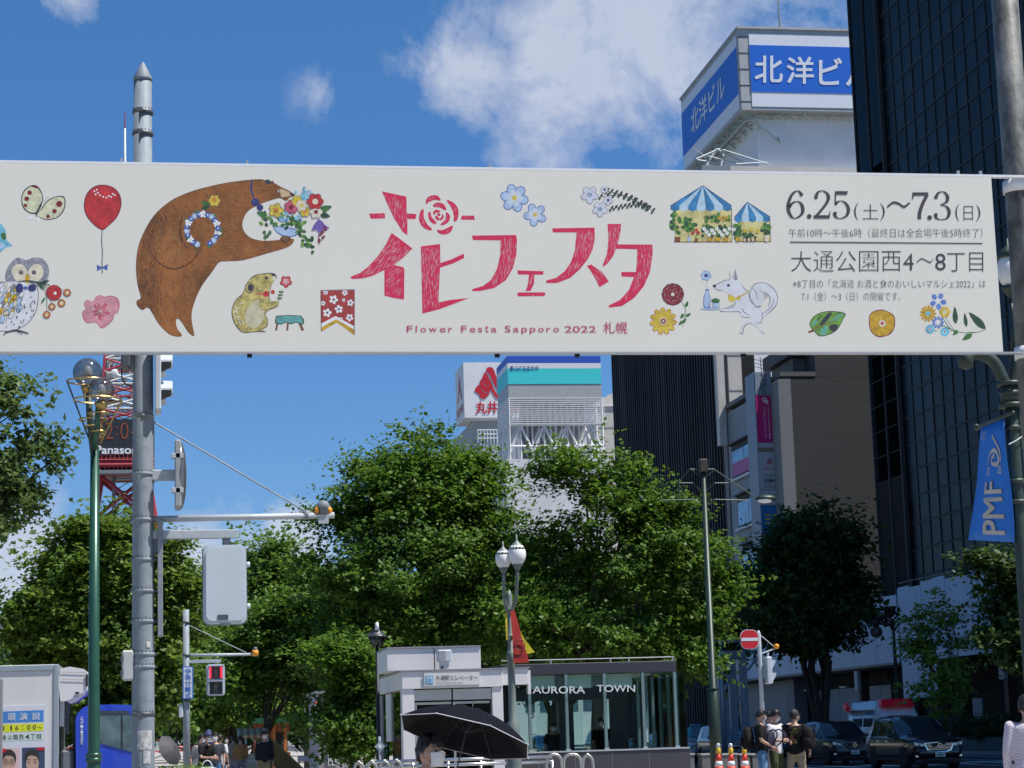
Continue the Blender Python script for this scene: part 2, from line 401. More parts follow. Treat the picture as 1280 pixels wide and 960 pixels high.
bx('wall', (XW, YH+1.6, 0), (XH+40, YH+30, zb-.02), white_wall, t2)
zl2 = at(985, 209, Y=YH+.6).z
bx('roof_ledge', (XW-3.5, YH+.4, zl2-6), (XH+41, YH+1.59, zl2), cream, t2)
bx('lower_block', (at(932, 460, Y=YH+.2).x, YH+.2, 0), (XH+42, YH+26, zl2-6.01), white_wall, t2)
tb('rain_pipe', [at(1003, 440, Y=YH-.3), Vector((at(1003, 440, Y=YH-.3).x, YH-.3, 0))], .18, cream, t2, 6)
for k in range(5):
    z = zl2-6.3-k*4.2
    bx('panel_joint', (XW-3.4, YH+.17, z-.05), (XH+42, YH+.21, z+.05), frame_grey, t2)
t3 = thing('window_cleaning_crane', 'grey roof crane with thin booms below the blue sign', 'crane', at(885, 212, Y=YH-1))
gm = MB()
def PX(px, py, Y): return at(px, py, Y=Y)
YC = YH-1
for a, b, r in [((880, 213), (895, 186), .12), ((895, 186), (935, 206), .10), ((870, 199), (900, 186), .10), ((903, 187), (960, 205), .07), ((872, 200), (905, 205), .08), ((920, 205), (958, 203), .07), ((900, 213), (905, 190), .10), ((885, 195), (925, 205), .06), ((868, 186), (884, 197), .05), ((890, 213), (880, 196), .08)]:
    gm.tube([PX(*a, YC), PX(*b, YC+.5)], r, 5)
gm.build('boom', steel_l, t3)
a = PX(890, 216, YC); MB().box((a.x-1.2, YC-.6, a.z-1.2), (a.x+1.8, YC+1.5, a.z+.6)).build('winch_box', steel, t3)
a = PX(975, 33, YH+3)
tb('lightning_rod', [Vector((a.x, YH+3, zt+.2)), Vector((a.x-.1, YH+3, zt+9))], [.12, .04], steel, None, 5)
tag(bpy.data.objects['lightning_rod'], 'thin grey lightning rod standing on top of the blue rooftop sign', 'lightning rod')

# ---- black glass tower at the right edge
XT = 40.0
YC1, YC2 = at(1099, 700, X=XT).y, at(1127, 560, X=XT).y
t = thing('glass_tower', 'black glass tower with a fine grid of dark panes at the right edge', 'building', (XT, YC2, 0))
tower_dark = M('tower_dark_wall', (.010, .011, .012), .7, var=.2, spec=.2)
bx('core', (XT+.35, 54, 0), (XT+32, YC2, 50), tower_dark, t)
pane_m = [M('dark_pane_%s' % n, c, .38, var=.2, scale=.3, spec=.10) for n, c in (('blue', (.008, .016, .024)), ('black', (.005, .008, .011)), ('slate', (.013, .023, .032)))]
pw, ph = 1.5, 1.45
me_p = []
for mm in pane_m:
    q = MB().box((-.04, -pw/2+.05, -ph/2+.05), (.04, pw/2-.05, ph/2-.05)).build('pane', mm, None, True); me_p.append(q.data); bpy.data.objects.remove(q)
rnd = random.Random(7)
colw = [rnd.random() for _ in range(12)]
for i in range(11):
    for j in range(27):
        r_ = rnd.random()*.6+colw[i]*.4
        mi = 2 if (r_ > .62 and j < 12) else (0 if r_ > .35 else 1)
        o = link_mesh('pane', me_p[mi], t); o.location = (.28, -(.8+pw*i), 8.6+ph*j)
mu = MB()
for i in range(30): mu.box((XT+.2, YC2-pw*i-.10, 7), (XT+.36, YC2-pw*i-.02, 50))
mu.build('mullion', dark_frame, t)
bm_ = MB()
for j in range(29): bm_.box((XT+.2, 56, 7.85+ph*j-.04), (XT+.37, YC2, 7.85+ph*j+.04))
bm_.build('transom', M('transom_metal', (.014, .015, .017), .6, .1), t)
bx('upper_glazing', (XT+.22, 54, 7.9), (XT+.352, YC2-17, 50), pane_m[1], t)
# see-through glass fin beyond the corner
MB().box((XT+.1, YC2, 15), (XT+.14, YC1, 50)).build('glass_fin', M_glass('smoked_glass', (.30, .33, .38), .1), t)
for k in range(3):
    y = YC2+(YC1-YC2)*(k+.02)/2*.98; tb('fin_post', [(XT+.12, y, 4), (XT+.12, y, 50)], .12 if k else .2, dark_frame, t, 6)
for k in range(24):
    z = 15+k*1.45; bx('fin_joint', (XT+.07, YC2, z-.02), (XT+.17, YC1, z+.02), dark_frame, t)
bx('corner_pillar', (XT+.1, YC2+.15, 0), (XT+1.6, YC1-.4, 33), M('brown_pillar', (.022, .019, .018), .85, var=.1, streak=.3, spec=.1), t)

# ---- lower grey office building with the tall projecting sign
YS0 = at(983, 600, X=XT).y; YS1 = at(911, 560, X=XT).y; ZS = at(983, 473, X=XT).z
t = thing('clinic_building', 'grey brown tiled office building with blue sky tinted windows beside the black tower', 'building', (XT, YS0, 0))
xu = at(1019, 460, Y=YS0-.26).x
tile = M('brown_tile', (.033, .033, .033), .6, var=.10, scale=9, bump=.3, bscale=30)  # wall shade put into the dark tile colour; the tower's shadow misses it
gtile = M('blue_grey_tile', (.17, .19, .22), .5, var=.08, scale=3, bump=.2)
bx('wall', (XT, YS0+.02, 0), (XT+18, YS1, ZS), gtile, t)
bx('west_wall', (XT+.02, YS0-.25, 0), (XT+18, YS0+.019, ZS+.3), tile, t)
for k in range(5):
    bx('wall_joint', (XT+.02, YS0-.253, 4+k*4.1), (XT+18, YS0-.249, 4.02+k*4.1), M('brown_joint', (.05, .047, .043), .6), t)
bx('upper_wall', (xu, YS0-.255, ZS+.31), (XT+18, YS0+6, ZS+7), tile, t)
bx('corner_pier', (XT-.35, YS0-.4, 0), (XT+.5, YS0+1.4, ZS+.1), M('pale_ribbed_tile', (.17, .18, .19), .6, var=.1, scale=12), t)
bx('parapet', (XT-.15, YS0-.3, ZS+.301), (xu-.01, YS1, ZS+.6), M('parapet_dark', (.10, .10, .10), .6), t)
t4 = thing('rooftop_stair_house', 'small dark stair house on the roof of the brown tiled building', 'roof hut', (XT+1.5, YS0+2, ZS+.5))
a = at(991, 455, Y=YS0+2); b = at(1012, 445, Y=YS0+2)
bx('body', (a.x, YS0+2, ZS+.5), (b.x, YS0+7, a.z+.4), M('stair_dark', (.12, .12, .12), .7), t4)
bx('roof', (a.x-.5, YS0+1.6, a.z+.41), (b.x+1, YS0+7.4, a.z+1.3), tile, t4)
for k, (ya_, yb_, mm) in enumerate(((557, 600, 0), (622, 662, 0), (684, 726, 0), (748, 790, 0))):
    pxl = 917+k*4
    z1_, z0_ = at(pxl, ya_, X=XT).z, at(pxl, yb_, X=XT).z
    yfar, ynear = at(pxl, 600, X=XT).y, YS0+3.0
    fr = bx('window', (XT-.06, ynear, z0_), (XT+.02, yfar, z1_), dark_frame, t)
    for q in range(3):
        y0 = ynear+.15+q*(yfar-ynear-.3)/3
        bx('pane', (XT-.09, y0+.06, z0_+.15), (XT-.061, y0+(yfar-ynear-.3)/3-.06, z1_-.45), M('sky_tinted_pane', (.16, .34, .55), .12, var=.5, scale=.7), fr)  # sky reflection put into the blue pane colour
    bx('sill', (XT-.25, ynear-.1, z0_-.2), (XT+.01, yfar+.1, z0_-.01), M('white_sill', (.5, .52, .55), .5), fr)
    if k == 0: bx('window_poster', (XT-.11, ynear+.2, z0_+.15), (XT-.0905, yfar-.2, z0_+1.1), M('pink_strip', (.35, .05, .22), .5), fr)
    bx('window_head', (XT-.3, ynear-.1, z1_), (XT+.01, yfar+.1, z1_+.12), dark_frame, fr)
# the projecting sign
YP = YS0+1.6
SP = Surf(Y=YP)
a0 = at(944, 466, Y=YP); a1 = at(968, 660, Y=YP); xl = at(950, 530, Y=YP).x; xr = at(967, 530, Y=YP).x
xl, xr = at(942, 466, Y=YP).x, at(963.5, 466, Y=YP).x
t = thing('projecting_sign', 'tall narrow projecting sign with a magenta panel on the brown office building', 'sign', (xl, YP, 0))
bx('sign_body', (xl, YP, at(960, 700, Y=YP).z), (xr, YP+2.2, at(950, 465, Y=YP).z), M('sign_side_blue', (.20, .24, .30), .5), t)
def sp_panel(nm, y0, y1, mat):
    bx(nm, (xl+.06, YP-.05, at(955, y1, Y=YP).z), (xr-.03, YP-.001, at(955, y0, Y=YP).z), mat, t)
sp_panel('name_panel', 466.5, 493.5, M('panel_bluegrey', (.24, .29, .36), .5))
sp_panel('magenta_panel', 494.5, 553, M('panel_magenta', (.50, .01, .17), .5))
sp_panel('small_panel', 554, 559.5, M('panel_whiteish', (.42, .44, .50), .5))
sp_panel('tan_panel', 560, 564, M('panel_tan', (.25, .18, .12), .5))
sp_panel('clinic_panel', 565, 612, M('panel_whiteish'))
sp_panel('lower_panel', 613, 631, M('panel_whiteish'))
sp_panel('blue_panel', 632, 668, M('panel_blue', (.02, .16, .42), .5))
ink = M('black_ink', (.02, .02, .025), .6); winkm = M('white_ink', (.75, .75, .75), .6); redink = M('rose_ink', (.5, .12, .14), .6)
q = MB()
for i, ch in enumerate('せんばビル'): SP.text(q, ch, 949.5+i*.35, 466.5+i*5.4, 957.5+i*.35, 471.3+i*5.4, .01, .07)
for k, s_ in enumerate(('グレイス', '皮膚科', 'クリニック')): SP.text(q, s_, 954.5+k*.4, 592+k*6.6, 969+k*.4, 597+k*6.6, .01, .07)
q.build('lettering', ink, t)
q = MB()
for k in range(11): SP.text(q, 'ケイズデンタルクリニック'[k], 953.2+k*.22, 507+k*3.8, 956.0+k*.22, 510+k*3.8, 0, .07)
for k in range(12): SP.text(q, 'インプラント矯正歯科審美'[k], 958.6+k*.22, 504+k*3.8, 960.6+k*.22, 507+k*3.8, 0, .07)
q.build('white_lettering', winkm, t)
q = MB()
for r in (2.9, 1.9):
    c = SP.p(961.5, 577, .07); q.ring(c, r*.052, .025, 'Y', 16, 4)
SP.text(q, 'GRACE', 953.8, 584, 969.4, 588, 0, .07)
c = SP.p(955.5, 500, .07)
q.build('rose_lettering', redink, t)
q = MB(); q.ring(c, .13, .03, 'Y', 16, 4); q.ring((c.x+.1, c.y, c.z-.14), .1, .03, 'Y', 16, 4)
q.build('white_emblem', winkm, t)
q = MB()
for k in range(3):
    for s_ in (0, 1): a = SP.p(956+s_*9.5, 645+k*5, .07); q.box((a.x, a.y-.01, a.z), (a.x+.36, a.y, a.z+.1))
q.build('yellow_stripe', M('yellow_ink', (.6, .45, .02), .6), t)
for k in range(5):
    z = at(960, 480+k*30, Y=YP).z; bx('bracket', (xr, YP+.3, z), (XT+.02, YP+.6, z+.3), steel, t)
tb('antenna', [Vector((xl+.7, YP+.5, at(950, 465, Y=YP).z)), Vector((xl+.65, YP+.5, at(949, 445, Y=YP).z))], .03, dark_frame, t, 5)
q = MB(); a = at(949, 452, Y=YP+.5)
for k in range(3): q.tube([(a.x-.45, a.y, a.z+.2-k*.25), (a.x+.45, a.y, a.z-.05-k*.25)], .02, 4)
q.build('antenna_rod', dark_frame, t)

# ---- pale slim building between the two dark ones
t = thing('slim_pale_building', 'slim pale concrete building squeezed between the striped dark building and the clinic sign', 'building', (XT+1, YS1+.1, 0))
ZSL = at(905, 350, Y=YS1).z
a = at(898, 500, Y=YS1); b = at(929, 500, Y=YS1)
bx('wall', (b.x-1.0, YS1+.04, 0), (b.x, YS1+1.2, ZSL), cream, t)
bx('edge_pier', (a.x, YS1+.03, at(905, 556, Y=YS1).z), (a.x+.55, YS1+.8, ZSL), cream, t)
bx('dark_recess', (a.x+.56, YS1+.3, 0), (b.x-1.01, YS1+1.2, ZSL), M('recess_grey', (.16, .16, .18), .7), t)
for k in range(9):
    bx('floor_band', (b.x-1.0, YS1+.01, ZSL-3-k*2.6), (b.x, YS1+.041, ZSL-2.9-k*2.6), frame_grey, t)

# ---- dark striped building
YD1 = at(765, 500, X=XT).y; YD0 = YS1+1.3
t = thing('striped_dark_building', 'dark glass building with fine vertical fins behind the big central tree', 'building', (XT, YD0, 0))
bx('wall', (XT+.3, YD0, 0), (XT+2.6, YD1-4.5, 37), M('striped_dark_wall', (.014, .015, .017), .45, var=.4, scale=.8, stretch=(.2, 1, 1)), t)
MB().box((XT+.28, YD1-4.6, 0), (XT+.34, YD1, 37)).build('end_glass', M_glass('smoked_glass'), t)
fm = [M('fin_dark', (.022, .023, .025), .6, .1), M('fin_black', (.009, .010, .011), .6, .1), M('fin_grey', (.045, .047, .05), .6, .1)]
q = MB().box((-.3, -.09, 0), (0, .09, 37)).build('fin', fm[0], None, True); fd = q.data; bpy.data.objects.remove(q)
fds = []
for mm in fm:
    d = fd.copy(); d.materials[0] = mm; fds.append(d)
nf = 48
for i in range(nf):
    o = link_mesh('fin', fds[rnd.choice([0, 1, 1, 0, 2])], t); o.location = (.3, (i+.5)*(YD1-YD0)/nf, 0)
q = MB()
for k in range(11): q.box((XT+.2, YD0, 3+k*3.3), (XT+.31, YD1, 3.25+k*3.3))
q.build('floor_edge', fm[0], t)

# ---- scaffolded billboard building
YB = 250.0; SB = Surf(Y=YB)
xa, xb = at(635, 470, Y=YB).x, at(751.5, 470, Y=YB).x
z_ = lambda y, px=690, Y=YB: at(px, y, Y=Y).z
Ybf = at(621.5, 480, X=xa).y
t = thing('striped_billboard', 'turquoise and white striped billboard with a blue top edge above the trees', 'billboard', (xa, YB, z_(497)))
bx('billboard_box', (xa, YB, z_(497)), (xb, Ybf, z_(445)), M('billboard_grey', (.42, .43, .45), .5, streak=.1), t)
for nm, y0, y1, col in (('blue_stripe', 445.2, 454, (.03, .10, .50)), ('white_stripe', 454, 460.5, (.75, .76, .78)), ('turquoise_stripe', 460.5, 480, (.06, .66, .68))):
    mm = M('billboard_'+nm, col, .45, var=.03)
    bx(nm, (xa+.02, YB-.05, z_(y1)), (xb-.02, YB-.001, z_(y0)), mm, t)
    bx(nm, (xa-.05, YB-.049, z_(y1)), (xa-.001, Ybf-.05, z_(y0)), mm, t)
q = MB()
for k, ch in enumerate('都心ビルはキ中'): SB.text(q, ch, 637.3+k*5.2, 457.6+.0*k, 641.8+k*5.2, 463.6, .03, .1)
q.build('lettering', M('navy_ink', (.02, .04, .28), .5), t)
t = thing('sign_scaffold', 'white steel lattice frame carrying the striped billboard', 'scaffold', (xa, YB, z_(560)))
zA, zB, zC = z_(497), z_(530), z_(575)
hb = MB()
for k in range(13):
    z = zB+(zA-zB)*k/12.5
    o = MB().box((xa-.02, YB-.03, z), (xb+.3, YB+.07, z+.13)).build('louvre', white_metal, t)
    hb.box((xa-.1, YB+.1, z), (xa+.02, Ybf, z+.13))
hb.build('side_louvre', white_metal, t)
q = MB()
n = 9
for i in range(n):
    x = xa+(xb-xa)*i/(n-1)
    for yy in (YB+.5, YB+4, Ybf-.5): q.tube([(x, yy, zC), (x, yy, zA)], .10 if i % 4 else .16, 4)
for i in range(n-1):
    x, x2 = xa+(xb-xa)*i/(n-1), xa+(xb-xa)*(i+1)/(n-1)
    for yy in (YB+.45, YB+4):
        q.tube([(x, yy, zB if i % 2 else zC+1), (x2, yy, zC+1 if i % 2 else zB)], .16, 4)
    q.tube([(x, YB+1.4, zB), (x2, YB+1.4, zA)], .08, 4)
q.tube([(xa, YB+.4, zB), (xb, YB+.4, zB)], .18, 4); q.tube([(xa, YB+.4, (zB+zC)/2-.4), (xb, YB+.4, (zB+zC)/2-.4)], .1, 4)
for k in range(6):
    yy = YB+(Ybf-YB)*k/5; q.tube([(xa, yy, zC), (xa, yy, zA)], .1, 4)
q.build('truss', white_metal, t)
bx('inner_wall', (xa+2.5, YB+6, zC), (xb-1, Ybf-1, zA), M('scaffold_inside', (.30, .30, .32), .7, var=.3), t)
t = thing('white_office_building', 'white office building showing through the central trees', 'building', (xa-1, YB-2, 0))
bx('wall', (at(632, 600, Y=YB-1).x, YB-1, 0), (xb+.5, YB+25, zC+.02), white_wall, t)
for k in range(4, 9):
    wf = None
    for i in range(6):
        x = xa+.8+i*1.75
        z = zC-3.2-k*3.4
        wf = bx('window', (x, YB-1.03, z), (x+1.1, YB-.99, z+1.5), winglass, t)
t = thing('beige_roof_building', 'beige building with a small gabled roof house behind the striped tower', 'building', (xb, YB+6, 0))
x1_ = at(790, 500, Y=YB+8).x
bx('wall', (xb+.6, YB+8, 0), (x1_, YB+22, z_(508, 760, YB+8)), cream, t)
bx('parapet', (xb+.5, YB+7.8, z_(508, 760, YB+8)), (x1_, YB+8.2, z_(505, 760, YB+8)), white_wall, t)
q = MB(); zz = z_(505, 760, YB+9)
q.prism([(xb+.8, YB+9, zz), (x1_, YB+9, zz), (x1_, YB+9, zz+2.3), (xb+2.8, YB+9, zz+1.2)], (0, 8, 0)); q.build('gabled_house', cream, t)
bx('floor_line', (xb+.6, YB+7.95, z_(534, 760, YB+8)-.1), (x1_, YB+8.01, z_(534, 760, YB+8)+.1), frame_grey, t)

# ---- box sign with the red emblem
YM = 300.0; SM = Surf(Y=YM)
xa2, xb2 = at(580, 490, Y=YM).x, at(672, 490, Y=YM).x
Ymf = at(569.5, 490, X=xa2).y
zt2, zb2 = at(582, 453, Y=YM).z, at(584, 522, Y=YM).z
t = thing('emblem_rooftop_sign', 'white rooftop box sign with a red ribbon emblem left of the striped billboard', 'sign', (xa2, YM, zb2))
bx('sign_box', (xa2, YM, zb2), (xb2, Ymf, zt2), white_wall, t)
red = M('sign_red', (.55, .012, .03), .5, var=.03)
cv = lambda P_: [(560+x/5.818, 440+y/5.818) for x, y in P_]
q = MB()
for P_ in ([(193, 280), (225, 238), (250, 285), (283, 300), (308, 296), (268, 338), (240, 336), (222, 305)],
           [(229, 231), (246, 196), (268, 245), (310, 262), (300, 290), (276, 292), (254, 278)],
           [(250, 189), (272, 148), (310, 215), (345, 290), (385, 330), (352, 338), (325, 300), (300, 255), (270, 238)],
           [(276, 141), (284, 116), (306, 110), (330, 124), (352, 180), (395, 240), (440, 280), (400, 330), (375, 300), (330, 225), (300, 160)]):
    SM.poly(q, smooth_closed(cv(P_), 3), .08)
q.build('emblem', red, t)
q = MB(); SM.text(q, '丸井今井', 594.5, 501.5, 650, 517.5, .035, .08); q.build('lettering', red, t)
q = MB(); SS = Surf(X=xa2)
dd = Ymf-YM
tmap(q, '丸井今井', .02, lambda a, b, l: (xa2-.05-l, Ymf-dd*.1-a*dd*.8, zb2+.9+b*1.5))
q.add([(xa2-.05, YM+dd*(.2+.6*a), zb2+3.1+(zt2-zb2-4.2)*b) for a, b in ((0, 0), (.25, .3), (.5, 1), (.75, .3), (1, 0), (.8, 0), (.5, .5), (.2, 0))], [tuple(range(8))])
q.build('side_emblem', red, t)
t = thing('department_store', 'grey and white store building under the red emblem sign', 'building', (xa2, YM+2, 0))
bx('wall', (at(590, 540, Y=YM+4).x, YM+4, 0), (xb2+5, YM+40, zb2-.02), M('store_wall_grey', (.38, .41, .45), .7, var=.06), t)
bx('penthouse', (at(600, 540, Y=YM-4).x, YM-4, 0), (xb2, YM+3.9, at(600, 548, Y=YM-4).z), M('store_wall_grey'), t)
q = MB(); z1 = at(600, 548, Y=YM-4).z
for i in range(7): q.tube([(at(597+i*4, 545, Y=YM-4).x, YM-4.1, z1-.6), (at(597+i*4, 545, Y=YM-4).x, YM-4.1, z1+1.2)], .07, 4)
for k in range(3): q.tube([(at(597, 545, Y=YM-4).x, YM-4.1, z1+k*.6), (at(622, 545, Y=YM-4).x, YM-4.1, z1+k*.6)], .06, 4)
q.build('railing', white_metal, t)

# ---- dull buildings glimpsed at the left
t = thing('grey_far_building', 'grey flat building far off between the truck and the left tree', 'building', (-60, 330, 0))
a, b = at(-60, 800, Y=330), at(26, 792, Y=330)
bx('wall', (a.x, 330, 0), (b.x, 350, b.z), M('far_grey_wall', (.16, .17, .2), .8), t)
for i in range(5): bx('window', (b.x-3-i*2.4, 329.95, b.z-3.6), (b.x-1.4-i*2.4, 330.001, b.z-2.2), winglass, t)
bx('roof_box', (b.x-2, 331, b.z), (b.x, 334, b.z+1.6), M('far_grey_wall'), t)

# ================================================================ TV TOWER
YT = 470.0; cx = at(155, 560, Y=YT).x; zT = lambda y, px=158: at(px, y, Y=YT).z
t = thing('tv_tower', 'red and white lattice television tower with a digital clock far behind the lamp', 'tower', (cx, YT+8, 0))
tred = M('tower_red', (.36, .035, .05), .5, var=.1); twh = M('tower_white', (.62, .62, .60), .5, var=.1); tgrey = M('tower_grey', (.20, .22, .24), .5)
yc = YT+8
def lat(mbs, z0, w0, z1, w1, n, r):
    for s1, s2 in ((-1, -1), (1, -1), (1, 1), (-1, 1)):
        mbs[0].tube([(cx+s1*w0, yc+s2*w0, z0), (cx+s1*w1, yc+s2*w1, z1)], r*1.5, 5)
    for k in range(n):
        za, zb_ = z0+(z1-z0)*k/n, z0+(z1-z0)*(k+1)/n; wa, wb = w0+(w1-w0)*k/n, w0+(w1-w0)*(k+1)/n
        m_ = mbs[k % 2 if len(mbs) > 1 else 0]
        cs = [(-1, -1), (1, -1), (1, 1), (-1, 1)]
        for i in range(4):
            (p, q_), (p2, q2) = cs[i], cs[(i+1) % 4]
            m_.tube([(cx+p*wa, yc+q_*wa, za), (cx+p2*wb, yc+q2*wb, zb_)], r, 4); m_.tube([(cx+p2*wa, yc+q2*wa, za), (cx+p*wb, yc+q_*wb, zb_)], r, 4)
            m_.tube([(cx+p*wa, yc+q_*wa, za), (cx+p2*wa, yc+q2*wa, za)], r*.8, 4)
zc0, zc1 = zT(569), zT(524)
lm = MB(); lat([lm], 0, 15, zT(592), 5.3, 6, .42); lm.build('leg_lattice', tred, t)
m1, m2 = MB(), MB(); lat([m1, m2], zT(592), 5.3, zc1, 4.9, 3, .3); lat([m1, m2], zc1, 5.4, zc1+26, 3.6, 9, .22); m1.build('upper_lattice', tred, t)
lat([m2], zc1, 4.6, zc1+26, 2.8, 7, .2); m2.build('inner_lattice', twh, t)
m3 = MB(); lat([m3], zc1+26, 3.4, zc1+46, 1.1, 8, .14); m3.build('top_lattice', tred, t)
tb('mast', [(cx, yc, zc1+46), (cx, yc, zT(127)-4)], [.4, .2], twh, t, 8)
tb('antenna_tip', [(cx, yc, zT(127)-4), (cx, yc, zT(127))], [.18, .12], tred, t, 6)
bx('clock_box', (cx-6.6, YT, zc0), (cx+6.6, YT+16, zc1), M('clock_black', (.02, .022, .026), .5), t)
q = MB(); ST = Surf(Y=YT); [ST.text(q, ch, a, 528+1.5*(ch == ':')*3, b, 549-1.5*(ch == ':')*3, -.012, .08) for ch, a, b in (('1', 124, 128), ('2', 132, 141.5), (':', 145, 147), ('0', 150.5, 160.5), ('4', 163.5, 174.5))]; q.build('clock_digits', M('dim_orange_led', (.22, .05, .015), .6, emit=(1, .18, .02, .03)), t)
q = MB(); ST.text(q, 'Panasonic', 119.5, 557.0, 183, 567.5, .035, .08); q.build('lettering', M('white_ink'), t)
bx('platform', (cx-6.9, YT-.6, zT(584)), (cx+6.6, YT+16.6, zT(577)), tred, t)
bx('lower_platform', (cx-7.3, YT-1, zT(592)), (cx+6.8, YT+17, zT(588)), tgrey, t)
q = MB()
for i in range(15): q.tube([(cx-7.0+i*.94, YT-.7, zT(588)), (cx-7.0+i*.94+.3, YT-.7, zc0)], .12, 4)
q.tube([(cx-7.2, YT-.8, zT(581)), (cx+6.7, YT-.8, zT(581))], .25, 4); q.tube([(cx-7.2, YT-.8, zT(575)), (cx+6.7, YT-.8, zT(575))], .15, 4)
q.build('platform_truss', tred, t)
q = MB()
for s1 in (-1, 1):
    for s2 in (-1, 1): q.box((cx+s1*2.4-.35, yc+s2*2.4-.35, 0), (cx+s1*2.4+.35, yc+s2*2.4+.35, zT(592)))
for k in range(22):
    z = k*2.9; q.tube([(cx-2.4, yc-2.4, z), (cx+2.4, yc-2.4, z)], .12, 4); q.tube([(cx-2.4, yc-2.4, z), (cx+2.4, yc-2.4, z+2.9)], .1, 4)
q.build('lift_shaft', tgrey, t)
for k, z in enumerate((zc1+6, zc1+11, zc1+16)): MB().sphere((cx+(-1)**k*2.2, yc-4.5, z), 1.1, (1, .4, 1), 10).build('dish', twh, t)
# ================================================================ FESTIVAL BANNER (stands across the pavement)
YBN = 22.0
BN = Surf(Y=YBN)
zt_, zb_ = BN.p(0, 203.5).z, BN.p(0, 439.6).z
xR = (BN.p(1237, 225).x+BN.p(1256, 437).x)/2
xL = BN.p(-130, 300).x
ban = thing('festival_banner', 'long off white flower festival banner board with painted animals and red lettering', 'banner', (xL, YBN, zb_))
off_white = M('banner_sheet', (.69, .665, .59), .55, var=.012, scale=.7)
bx('banner_board', (xL, YBN, zb_), (xR, YBN+.05, zt_), off_white, ban)
alu = M('aluminium_edge', (.50, .48, .46), .35, .5, var=.05)
bx('frame_bar', (xL, YBN-.015, zb_-.022), (xR+.9, YBN+.07, zb_-.002), alu, ban)
bx('frame_bar', (xL, YBN+.0, zt_+.002), (xR+.9, YBN+.07, zt_+.03), M('white_painted_metal'), ban)
q = MB()
for px in (152, 309, 613, 1198, 1226):
    a = BN.p(px, 205); q.box((a.x-.012, YBN+.01, zt_+.03), (a.x+.012, YBN+.05, zt_+.075))
q.build('top_bolt', alu, ban)
q = MB()
for px in (312, 622, 722, 930):
    a = BN.p(px, 440); q.box((a.x-.025, YBN+.01, zb_-.055), (a.x+.025, YBN+.06, zb_-.022))
q.build('bottom_bolt', M('dark_metal_frame'), ban)
LIFT = [0.002]
def pm(name, c=(.5, .5, .5), var=.12, scale=14, stretch=None, rough=.6): return M('print_'+name, c, rough, var=var, scale=scale, stretch=stretch)
class Pr:
    """one printed motif: flat shapes layered on the sheet"""
    def __init__(s, name): s.name = name; s.mb = MB(); s.mats = []; s.l = .0008
    def _m(s, mt):
        if mt not in s.mats: s.mats.append(mt)
        s.mb.cur = s.mats.index(mt); s.l += .000012
    def shape(s, pts, mt, k=4):
        s._m(mt); P_ = smooth_closed(pts, k) if k > 1 else pts
        BN.poly(s.mb, P_, s.l); return s
    def line(s, pts, w, mt, k=4, taper=True):
        s._m(mt); P_ = smooth_open(pts, k) if k > 1 and len(pts) > 2 else pts
        V = []; n = len(P_)
        for i, p in enumerate(P_):
            a, b = P_[max(i-1, 0)], P_[min(i+1, n-1)]; dx, dy = b[0]-a[0], b[1]-a[1]; l = math.hypot(dx, dy) or 1
            ww = w/2*(1-.5*abs(2*i/(n-1)-1)) if taper else w/2
            V.append(BN.p(p[0]-dy/l*ww, p[1]+dx/l*ww, s.l)); V.append(BN.p(p[0]+dy/l*ww, p[1]-dx/l*ww, s.l))
        s.mb.add(V, [(2*i, 2*i+1, 2*i+3, 2*i+2) for i in range(n-1)]); return s
    def dot(s, x, y, rx, mt, ry=None, rot=0, n=12):
        s._m(mt); ry = ry or rx; c_, s_ = math.cos(rot), math.sin(rot)
        BN.poly(s.mb, [(x+rx*math.cos(t)*c_-ry*math.sin(t)*s_, y+rx*math.cos(t)*s_+ry*math.sin(t)*c_) for t in [2*math.pi*i/n for i in range(n)]], s.l); return s
    def flower(s, x, y, r, n, mt, cm, cr=.28, edge=None, ph=0, pr=.42, off=.55):
        if edge:
            for i in range(n):
                a = ph+2*math.pi*i/n; s.dot(x+r*off*math.cos(a), y+r*off*math.sin(a), r*(pr+.06), edge, r*(pr+.0), a, 10)
            s.l += .00001
        for i in range(n):
            a = ph+2*math.pi*i/n; s.dot(x+r*off*math.cos(a), y+r*off*math.sin(a), r*pr, mt, r*(pr-.06), a, 10); s.l -= .000008
        s.l += .00003; s.dot(x, y, r*cr, cm); return s
    def leaf(s, x, y, l, w_, a, mt, vein=None):
        c_, s_ = math.cos(a), math.sin(a); P_ = [(0, 0), (l*.3, w_*.9), (l*.65, w_*.7), (l, 0), (l*.65, -w_*.7), (l*.3, -w_*.9)]
        s.shape([(x+p*c_-q*s_, y+p*s_+q*c_) for p, q in P_], mt, 2)
        if vein: s.line([(x, y), (x+l*.9*c_, y+l*.9*s_)], .4, vein, 1)
        return s
    def build(s): return s.mb.build(s.name, s.mats, ban)
k_ = pm('ink', (.035, .035, .05)); kg = pm('grey_ink', (.22, .22, .24)); wht = pm('white', (.74, .74, .74), .04); pk = pm('rose', (.52, .10, .16), .35, 9)
grn = pm('green', (.045, .16, .035), .4, 12); grn2 = pm('light_green', (.16, .32, .05), .4, 10); dgrn = pm('dark_green', (.02, .06, .03)); blu = pm('blue', (.06, .12, .36), .25); lblu = pm('pale_blue', (.38, .50, .68), .18, 8)
yel = pm('yellow', (.62, .48, .05), .3, 10); redp = pm('red', (.50, .03, .035), .3, 9); ora = pm('orange', (.55, .22, .04), .3); gold = pm('gold', (.55, .33, .02), .35, 14); maroon = pm('maroon', (.20, .015, .03), .3)
cream_p = pm('cream', (.66, .60, .46), .15, 10); cyan = pm('cyan', (.16, .48, .62), .3, 8); navy = pm('navy', (.03, .035, .15))
